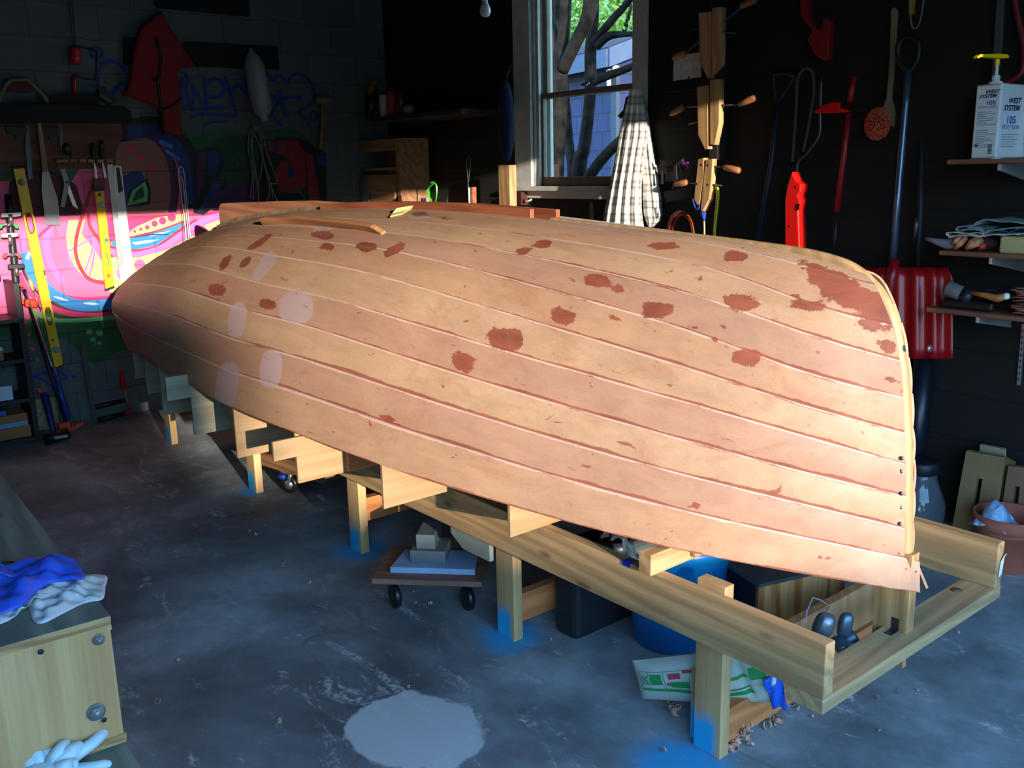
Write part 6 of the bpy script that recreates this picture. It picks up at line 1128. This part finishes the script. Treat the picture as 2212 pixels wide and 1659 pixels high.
for tip, mid, base, r, h in [((113, 1569), (110, 1595), (102, 1640), 16, .055), ((62, 1603), (75, 1620), (95, 1655), 14, .05), ((46, 1618), (60, 1640), (90, 1665), 15, .035), ((142, 1606), (128, 1622), (108, 1650), 12, .06), ((170, 1612), (150, 1628), (110, 1655), 14, .05), ((229, 1578), (200, 1605), (140, 1650), 11, .045), ((236, 1650), (205, 1655), (150, 1662), 9, .022), ((160, 1650), (140, 1655), (110, 1665), 12, .04)]:
    d = np.linalg.norm(atZ(*tip, zl + h) - CP) / F * r
    P_ = [fr0(*tip, h), fr0(tip[0] * .9 + mid[0] * .1, tip[1] * .9 + mid[1] * .1, h), fr0(tip[0] * .7 + mid[0] * .3, tip[1] * .7 + mid[1] * .3, h), fr0(*mid, h + .004), fr0(*base, h * .6)]
    b = B(); b.tube(P_, [d * .35, d * .8, d, d * .98, d * 1.05], 14); b.ball(P_[1], d * .8, 12, 8); th.part('finger', b, NW)
b = B(); b.ball(fr0(110, 1668, .02), .055, 18, 10, (1.35, 1.1, .5)); b.ball(fr0(60, 1668, .012), .045, 18, 10, (1.5, 1, .35)); th.part('palm', b, NW)

# ================= things on the floor =================
th = T('plastic_bucket', 'large blue plastic bucket under the near rail by the bow', 'bucket', (-.84, .47, 0)); R0, R1, Hh = .140, .178, .375
b = B(); b.lathe([(R0 * .9, 0), (R0, .006), (R1 - .008, Hh - .05), (R1 - .004, Hh - .045), (R1 + .012, Hh - .04), (R1 + .014, Hh), (R1 + .004, Hh + .003), (R1 - .006, Hh - .002), (R1 - .012, Hh - .05), (R0 - .006, .02), (.001, .018)], (0, 0, 0), 44); th.part('shell', b, mat((12, 128, 206), .35, var=.04, name='blue_plastic'))
b = B(); b.tube([(.0, -.06, .0), (.10, .05, .34), (.125, .09, .40)], .018, 4); one('wooden_stick', b, mat((206, 190, 140), .7), 'pale flat stick leaning inside the blue bucket', 'stick', (-.80, .47, .03))
# cement bag with green print
th = T('cement_bag', 'slumped paper sack printed with green bands and an upside-down 50 behind the front leg', 'sack', (-.45, .22, 0), 0)
cA, cB_, cC, cD = atZ(1366, 1427, .15), atZ(1660, 1395, .28), atZ(1694, 1518, .115), atZ(1388, 1510, .03)
cA = cA + np.array([0, 0, .0])
nb = np.cross(cB_ - cA, cD - cA); nb /= np.linalg.norm(nb)
if nb @ (CP - cA) < 0: nb = -nb
def bag(s, t, d=0, back=False):
    P = (cA * (1 - s) + cB_ * s) * (1 - t) + (cD * (1 - s) + cC * s) * t; e = (math.sin(math.pi * min(max(s, 0), 1)) ** .45) * (math.sin(math.pi * min(max(t, 0), 1)) ** .5)
    w = .010 * math.sin(9 * s + 4 * t) * e + (-.022 * math.exp(-((s - .78 - .05 * t) / .02) ** 2)) * e
    return th.L(P + nb * ((.045 + w) * e * (1 if not back else -1.3) + d))
b = B(); b.sheet([[bag(s, t) for s in np.linspace(0, 1, 44)] for t in np.linspace(0, 1, 22)], 0); b.sheet([[bag(s, t, 0, True) for s in np.linspace(0, 1, 44)] for t in np.linspace(0, 1, 22)], 0, True); th.part('sack', b, mat((168, 176, 166), .8, var=.08, sc=25, bump=.4, bsc=70, name='kraft_sack'))
GI = mat((20, 130, 62), .7, name='green_print'); RI = mat((170, 50, 70), .7, name='red_print')
def patch(s0, s1, t0, t1, m, nm, n=12):
    b = B(); b.sheet([[bag(s, t, .0018) for s in np.linspace(s0, s1, n)] for t in np.linspace(t0, t1, max(3, n // 3))], 0)
    nn = np.cross(np.array(b.v[1]) - np.array(b.v[0]), np.array(b.v[n]) - np.array(b.v[0])); 
    if nn @ nb < 0: b.f = [f[::-1] for f in b.f]
    th.part(nm, b, m)
for s0, s1, t0, t1 in [(.05, .50, .60, .665), (.60, .83, .36, .42), (.60, .83, .60, .63), (.60, .84, .67, .75), (.13, .22, .26, .50), (.84, .95, .26, .48), (.28, .42, .44, .56)]: patch(s0, s1, t0, t1, GI, 'printed_band')
for s0, s1, t0, t1 in [(.05, .5, .205, .213), (.05, .055, .21, .6), (.115, .119, .21, .6), (.235, .239, .21, .6)]: patch(s0, s1, t0, t1, GI, 'printed_rule')
for s0, s1, t0, t1 in [(.27, .36, .26, .38), (.38, .46, .20, .27), (.25, .28, .46, .52)]: patch(s0, s1, t0, t1, RI, 'printed_blot')
def bagtext(s, size, s0, t0, m):
    cu = bpy.data.curves.new('t', 'FONT'); cu.body = s; cu.size = 1; cu.offset = .02; ob = bpy.data.objects.new('t', cu); COL.objects.link(ob); me = bpy.data.meshes.new_from_object(ob.evaluated_get(bpy.context.evaluated_depsgraph_get())); bpy.data.objects.remove(ob)
    co = np.zeros(len(me.vertices) * 3); me.vertices.foreach_get('co', co); co = co.reshape(-1, 3); P = np.array([bag(s0 - x * size, t0 + y * size * 5.6, .0022) for x, y, _ in co]); me.vertices.foreach_set('co', P.reshape(-1)); me.materials.clear(); me.materials.append(m); me.update(); o = bpy.data.objects.new('lettering', me); COL.objects.link(o); o.parent = th.o
bagtext('50', .05, .113, .30, GI)
b = B(); b.sheet([[bag(.93 + .10 * i / 4., .45 + .6 * j / 8., .012 + .01 * math.sin(i * 2 + j)) for i in range(5)] for j in range(9)], .001); th.part('blue_tape', b, mat((20, 90, 210), .5, name='blue_tape_flap')); b = B(); b.sheet([[bag(.97 + .08 * i / 4., .25 + .35 * j / 6., .006 + .012 * math.sin(i + j * 1.3)) for i in range(5)] for j in range(7)], .001); th.part('torn_liner', b, mat((200, 225, 230), .4))
# reddish board under the sack is the leg brace of the frame; dark topped crate
P0 = atZ(1640, 1262, .28); a = math.radians(-17); th = T('plywood_crate', 'plywood crate with a dark top standing inside the frame behind the bucket', 'crate', (P0[0], P0[1], 0), a)
b = B(); b.bb([-.17, 0, .268], [0, .34, .28]); th.part('lid', b, mat((74, 80, 82), .6, var=.3, sc=14), .001); b = B(); b.bb([-.014, .0, 0], [-.001, .34, .268]); th.part('end_panel', b, wood((170, 104, 50), (222, 166, 104), 2, .7, .5, False, 'rotary_fir_ply', streak=1.6)); b = B(); b.bb([-.17, .001, 0], [-.014, .015, .268]); th.part('side_panel', b, mat((22, 26, 34), .6)); b = B(); b.bb([-.17, .325, 0], [-.014, .34, .268]); th.part('far_panel', b, BLACK); 
# lead weights tied with cord, hanging from the brace board
th = T('lead_weights', 'four tied grey lead weights hanging on the board by the stem post', 'weights', atX(1810, 1375, -.18), 0); LEADM = mat((86, 104, 118), .35, .6, .25, 40, name='lead')
for u, v, r, sc_, ax_ in [(1780, 1352, .026, (1.25, .9, .85), 20), (1826, 1350, .022, (1.45, .8, .75), 10), (1813, 1392, .022, (.75, .7, 1.5), -15), (1838, 1387, .026, (1.2, .9, .95), -25)]:
    q = th.L(atX(u, v, -.150)); b = B(); R = rotm('Z', 50) @ rotm('Y', ax_); b.lathe([(.4, -1.), (.8, -.92), (1., -.5), (1., .4), (.85, .8), (.3, .95), (.2, .85), (.001, .8)], q, 20, R @ np.diag([r * sc_[1], r * sc_[2], r * sc_[0] * 1.1]) @ rotm('Y', 90)); th.part('weight', b, LEADM)
b = B(); b.tube([th.L(atX(u, v, x)) for u, v, x in [(1740, 1345, -.27), (1743, 1320, -.29), (1756, 1291, -.31), (1775, 1297, -.31), (1792, 1310, -.30), (1782, 1335, -.25), (1788, 1350, -.20), (1806, 1378, -.20), (1815, 1352, -.20), (1822, 1375, -.195), (1810, 1388, -.195)]], .0018, 5); th.part('cord', b, mat((200, 200, 205), .6))
# dolly with caster wheels, white board and grey block on it
A = atZ(803, 1253, .125); E_ = atZ(1040, 1260, .125); dx = (E_ - A); Lx = np.linalg.norm(dx); ra = math.atan2(dx[1], dx[0])
th = T('wheeled_dolly', 'low plywood dolly on black casters under the near rail', 'dolly', (A[0], A[1], 0), ra, None)
b = B(); b.bb([0, 0, .110], [Lx, .30, .130]); th.part('deck', b, wood((120, 84, 68), (152, 110, 88), 0, 1, .6, False, 'dolly_ply'), .001)
for x in (.07, Lx - .06):
    for y in (.045, .25):
        b = B(); Rr = rotm('Z', -58) @ rotm('X', 90); b.lathe([(.012, -.013), (.040, -.013), (.047, -.008), (.047, .008), (.040, .013), (.012, .013)], (x, y, .0475), 24, Rr); w_ = th.part('caster', b, mat((20, 24, 30), .35)); b = B(); b.tube([(x + .02, y + .014, .05), (x + .012, y + .01, .085), (x, y, .108)], .007, 6); b.box((x, y, .106), (.06, .06, .006)); f_ = th.part('fork', b, STEEL); f_.parent = w_
P0 = th.p + th.R @ np.array([.055, .055, .130]); b = B(); b.prism([(0, 0, 0), (.31, 0, 0), (.295, .17, 0), (.02, .17, 0)], (0, 0, .022)); one('white_board', b, mat((150, 172, 205), .6, name='white_melamine'), 'white-painted board lying on the wheeled dolly', 'board', P0, ra, bev=.001)
P0 = th.p + th.R @ np.array([.12, .10, .1525]); b = B(); b.bb([0, 0, 0], [.13, .14, .045]); b.bb([.02, .02, .045], [.09, .16, .10]); one('concrete_block', b, mat((104, 112, 112), .8), 'grey stepped block standing on the white board on the dolly', 'block', P0, ra, bev=.002)
P0 = (-1.36, .018, .262); b = B(); b.prism([(-.13, 0, .04), (-.06, 0, 0), (.092, 0, 0), (.092, 0, .074), (-.13, 0, .074)], (0, .018, 0)); one('timber_wedge', b, mat((140, 146, 132), .7), 'grey-green timber wedge tucked under the near rail beside the second leg', 'wedge', P0, 0, bev=.002)
# second dolly: timber frame, blue tray and locking caster
A = atZ(562, 990, .17); th = T('tool_dolly', 'timber-framed dolly with a blue tray and a locking caster behind the moulds', 'dolly', (-3.19, .12, 0), .18)
b = B(); b.bb([-.16, 0, .115], [.42, .36, .185]); th.part('timber_frame', b, wood((104, 72, 44), (146, 104, 66), 0, 1, .6, False, 'dolly_frame'), .002); b = B(); b.bb([-.10, .04, .187], [.40, .34, .245]); th.part('blue_tray', b, mat((30, 90, 170), .4), .004)
b = B(); q = np.array([.12, .03, .045]); b.lathe([(.012, -.014), (.036, -.014), (.045, -.008), (.045, .008), (.036, .014), (.012, .014)], q, 24, rotm('Z', 20) @ rotm('X', 90)); w_ = th.part('caster', b, mat((24, 28, 32), .3)); b = B(); b.lathe([(.001, -.019), (.018, -.017), (.024, -.014), (.024, .014), (.001, .018)], q, 16, rotm('Z', 20) @ rotm('X', 90)); b.tube([q + (0, 0, .0), q + (.01, -.005, .04), q + (.02, 0, .068)], .012, 6); b.box(q + (.02, 0, .068), (.08, .06, .005)); f_ = th.part('steel_fork', b, STEEL); f_.parent = w_
b = B(); b.tube([q + (-.015, -.012, .035), q + (-.06, -.02, .035)], .015, 6); f_ = th.part('brake_pedal', b, mat((20, 50, 150), .4)); f_.parent = w_
# tub with a black pot, plastic and rope behind the near rail
th = T('storage_tub', 'dark tub behind the near rail holding a black pot and crumpled plastic', 'tub', (-1.085, .36, 0)); b = B(); b.bb([-.055, -.17, 0], [.055, .17, .33]); th.part('tub', b, mat((30, 32, 36), .6), .02)
q = atY(1330, 1180, .24); th = T('black_pot', 'black round pot with a wire handle peeping over the near rail', 'pot', (q[0], q[1], .331)); b = B(); h = q[2] - .331 + .03; b.lathe([(.045, 0), (.058, .02), (.06, h * .7), (.052, h), (.048, h), (.05, .03), (.001, .02)], (0, 0, 0), 24); th.part('body', b, mat((36, 40, 46), .4)); b = B(); b.tube([(math.cos(t) * .058, 0, h * .6 + math.sin(t) * .06) for t in np.linspace(0, math.pi, 12)], .0035, 6); th.part('handle', b, STEEL)
q = atY(1402, 1185, .30); P0 = (q[0], q[1], .331); b = B(); r_ = np.random.RandomState(5); G_ = [[(.085 * math.cos(2 * math.pi * j / 20) * math.sin(math.pi * i / 10) * (1 + .18 * r_.rand()), .07 * math.sin(2 * math.pi * j / 20) * math.sin(math.pi * i / 10) * (1 + .18 * r_.rand()), (q[2] - .331 + .03) * (1 - math.cos(math.pi * i / 10)) / 2) for j in range(21)] for i in range(11)]
for row in G_: row[-1] = row[0]
b.sheet(G_); one('plastic_bag', b, mat((150, 168, 172), .12, var=.3, sc=30, bump=.8, bsc=40, coat=.6, name='clear_plastic'), 'crumpled clear plastic bag behind the near rail', 'bag', P0)
th = T('twisted_rope', 'white twisted rope draped over the near rail beside the short cleat', 'rope', atY(1345, 1165, .06), 0); b = B(); c_ = spline([tuple(atY(u, v, y)) for u, v, y in [(1322, 1164, .12), (1334, 1157, .10), (1346, 1162, .07), (1362, 1182, .05), (1379, 1204, .045)]], 10)
for ph in (0, 2.09, 4.19):
    P_ = [th.L(p_ + .0032 * np.array([math.cos(ph + i * .95), math.sin(ph + i * .95) * .6, math.sin(ph + i * .95)])) for i, p_ in enumerate(c_)]; b.tube(P_, .0036, 6)
th.part('strand', b, mat((214, 212, 200), .8, var=.1, name='white_rope')); b = B(); b.tube([th.L(atY(u, v, .06)) for u, v in [(1346, 1162), (1348, 1178), (1350, 1193)]], .004, 6); th.part('tail', b, mat((214, 212, 200), .8, var=.1, name='white_rope'))
b = B(); b.bb([-.014, -.012, 0], [.014, .012, .0012]); b.bb([-.014, -.0135, -.012], [.014, -.012, .001]); q = atZ(1361, 1211, ZT + .001); one('tape_square', b, mat((10, 40, 170), .5), 'small square of dark blue tape on top of the near rail', 'tape', (q[0], .012, ZT + .0006))
th = T('paper_label', 'white paper label stapled to the bow end of the far rail', 'label', (.0025, W2 + .02, ZT - .07), 0); b = B(); b.prism([(0, -.012, -.035), (0, .010, -.030), (0, .016, .02), (.004, .022, .032), (.004, .004, .030), (0, -.004, .012)], (.0008, 0, 0)); th.part('sheet', b, mat((225, 235, 238), .6))
# pot, jug and slotted boards at the far right
th = T('terracotta_pot', 'terracotta flowerpot holding crumpled plastic at the right edge', 'pot', (-.36, 1.84, 0)); b = B(); b.lathe([(.08, 0), (.085, .004), (.112, .165), (.122, .167), (.128, .222), (.120, .222), (.114, .17), (.08, .03), (.001, .028)], (0, 0, 0), 36); th.part('pot', b, mat((158, 88, 70), .8, var=.15, name='terracotta')); b = B(); b.lathe([(.10, .13), (.104, .135), (.001, .15)], (0, 0, 0), 24); th.part('soil', b, mat((40, 30, 26), .95))
b = B(); r_ = np.random.RandomState(8); b.sheet([[(-.085 + .013 * i, -.08 + .014 * j, .03 + .04 * r_.rand() * math.sin(math.pi * i / 11) + .075 * math.exp(-((i - 5.5) ** 2 + (j - 5) ** 2) / 10)) for j in range(10)] for i in range(12)], .001); one('plastic_wrap', b, mat((150, 190, 225), .15, var=.3, sc=30, bump=.6, bsc=60, coat=.5, name='blue_white_plastic'), 'crumpled shiny plastic in the terracotta pot', 'plastic', (-.375, 1.80, .15))
th = T('glass_jug', 'large clear glass jug with a dark cap behind the far rail', 'jug', (-.745, 1.90, 0)); JG = NT('jug_glass'); JG.setp(Roughness=.05, Transmission_Weight=.85, IOR=1.35); JG.col((.40, .50, .58, 1)); JG = JG.m
b = B(); b.lathe([(.085, 0), (.105, .02), (.105, .15), (.085, .20), (.062, .26), (.062, .30), (.058, .30), (.058, .26), (.08, .2), (.1, .15), (.1, .022), (.001, .01)], (0, 0, 0), 32); th.part('glass', b, JG); b = B(); b.lathe([(.066, .28), (.07, .285), (.07, .325), (.06, .335), (.001, .335)], (0, 0, 0), 24); th.part('cap', b, mat((18, 22, 30), .5))
SLB = mat((136, 112, 78), .7, var=.12, sc=10, name='jig_board')
def slotted(lb, g, sl, off, m, t=.03):
    'leaning board with an open vertical slot'
    P0 = WW(*g[3], off); th = T('slotted_board', lb, 'board', (P0[0], P0[1], max(P0[2], .0)), RZW, 'slotted jig boards'); b = B(); lt, rt, rb, lb_ = [np.array(x, float) for x in g]; (s0, s1, v0, v1) = sl
    Lq = lambda t_, w: tuple((lt * (1 - t_) + lb_ * t_) * (1 - w) + (rt * (1 - t_) + rb * t_) * w)
    for a_, e_, w0, w1 in [(0, v0, 0, 1), (v1, 1, 0, 1), (v0, v1, 0, s0), (v0, v1, s1, 1)]: PP(b, th, WW, [Lq(a_, w0), Lq(a_, w1), Lq(e_, w1), Lq(e_, w0)], off, t)
    th.part('board', b, m); return th
slotted('front slotted board leaning beside the glass jug', [(2087, 974), (2165, 988), (2142, 1150), (2056, 1142)], (.40, .56, .32, .78), .16, SLB)
slotted('second slotted board at the right edge behind the flowerpot', [(2178, 1007), (2232, 1012), (2222, 1150), (2156, 1146)], (.32, .55, .30, .70), .13, mat((130, 96, 76), .7, var=.12, sc=10))
for g, lb in [([(2117, 960), (2168, 970), (2170, 1000), (2115, 985)], 'pale off-cut standing behind the front slotted board'), ([(2166, 986), (2190, 1000), (2170, 1120), (2148, 1120)], 'olive board edge between the two slotted boards')]:
    P0 = WW(*g[2], .09); b = B(); f = lfr(P0, RZW); b.prism([f(WW(u, v, .09)) for u, v in g], (0, .02, 0)); one('off_cut', b, mat((150, 140, 110), .7) if lb[0] == 'p' else mat((116, 96, 56), .7), lb, 'board', P0, RZW)
# wood shavings
SHV = mat((196, 150, 130), .8, var=.2, sc=80, name='wood_shaving')
def curl(b, c, s, r_):
    n = 10 + r_.randint(8); a0 = r_.rand() * 6.28; ax = r_.normal(size=3); ax[2] *= .4; ax /= np.linalg.norm(ax); u = np.cross(ax, (0, 0, 1.)); u /= np.linalg.norm(u); w = np.cross(ax, u); G_ = [[], []]
    R0 = s * (.35 + .3 * r_.rand()); pit = s * .25 * r_.rand()
    for i in range(n):
        t = a0 + i * .55; q = np.array(c) + (u * math.cos(t) + w * math.sin(t)) * R0 * (1 - .04 * i) + ax * pit * i / 4.
        G_[0].append(q - ax * s * .22); G_[1].append(q + ax * s * .22)
    z = min(p_[2] for g in G_ for p_ in g)
    G_ = [[p_ - np.array([0, 0, z - .001 - (c[2])]) for p_ in g] for g in G_]; b.sheet(G_, .0006)
r_ = np.random.RandomState(4)
shp = [(540, 1150, 1), (549, 1157, 1), (612, 1223, .8), (668, 1262, 1.2), (898, 1305, .8), (930, 1307, 1.1), (895, 1281, .8), (824, 1290, .7), (385, 1430, .9), (341, 1520, 1.1), (602, 1561, .9), (1163, 1292, 1), (1178, 1290, 1), (1195, 1289, 1), (1188, 1305, .8), (1186, 1385, .9), (1435, 1624, .9), (1704, 1521, 1.4), (1693, 1527, 1.2), (1722, 1534, .9), (1896, 1512, 1), (1943, 1498, 1), (1985, 1493, .7), (2068, 1370, .6), (1756, 1551, .8), (882, 1488, .6), (1900, 1580, .6)]
for i, (u, v, s) in enumerate(shp):
    P0 = atZ(u, v, 0); b = B(); curl(b, (0, 0, 0), .019 * s, r_); one('wood_shaving', b, SHV, 'small curled wood shaving scattered on the concrete floor', 'shaving', (P0[0], P0[1], .0), 0, 'wood shavings scattered on the floor')
b = B(); P0 = atZ(1590, 1600, 0)
for (u, v, sp, n) in [(1592, 1585, 16, 34), (1600, 1600, 12, 26), (1584, 1615, 8, 14), (1660, 1548, 16, 12), (1625, 1555, 10, 9), (1640, 1540, 10, 8), (1455, 1540, 14, 8), (1680, 1562, 6, 5)]:
    for k in range(n): q = atZ(u + r_.normal() * sp * .6, v + r_.normal() * sp * .6, 0) - P0; curl(b, (q[0], q[1], .03 * r_.rand() * (sp > 11 and u < 1610)), .016 + .014 * r_.rand(), r_)
one('shaving_pile', b, SHV, 'heap of curled pinkish wood shavings at the foot of the front leg', 'shavings', (P0[0], P0[1], 0), 0, kind='stuff')
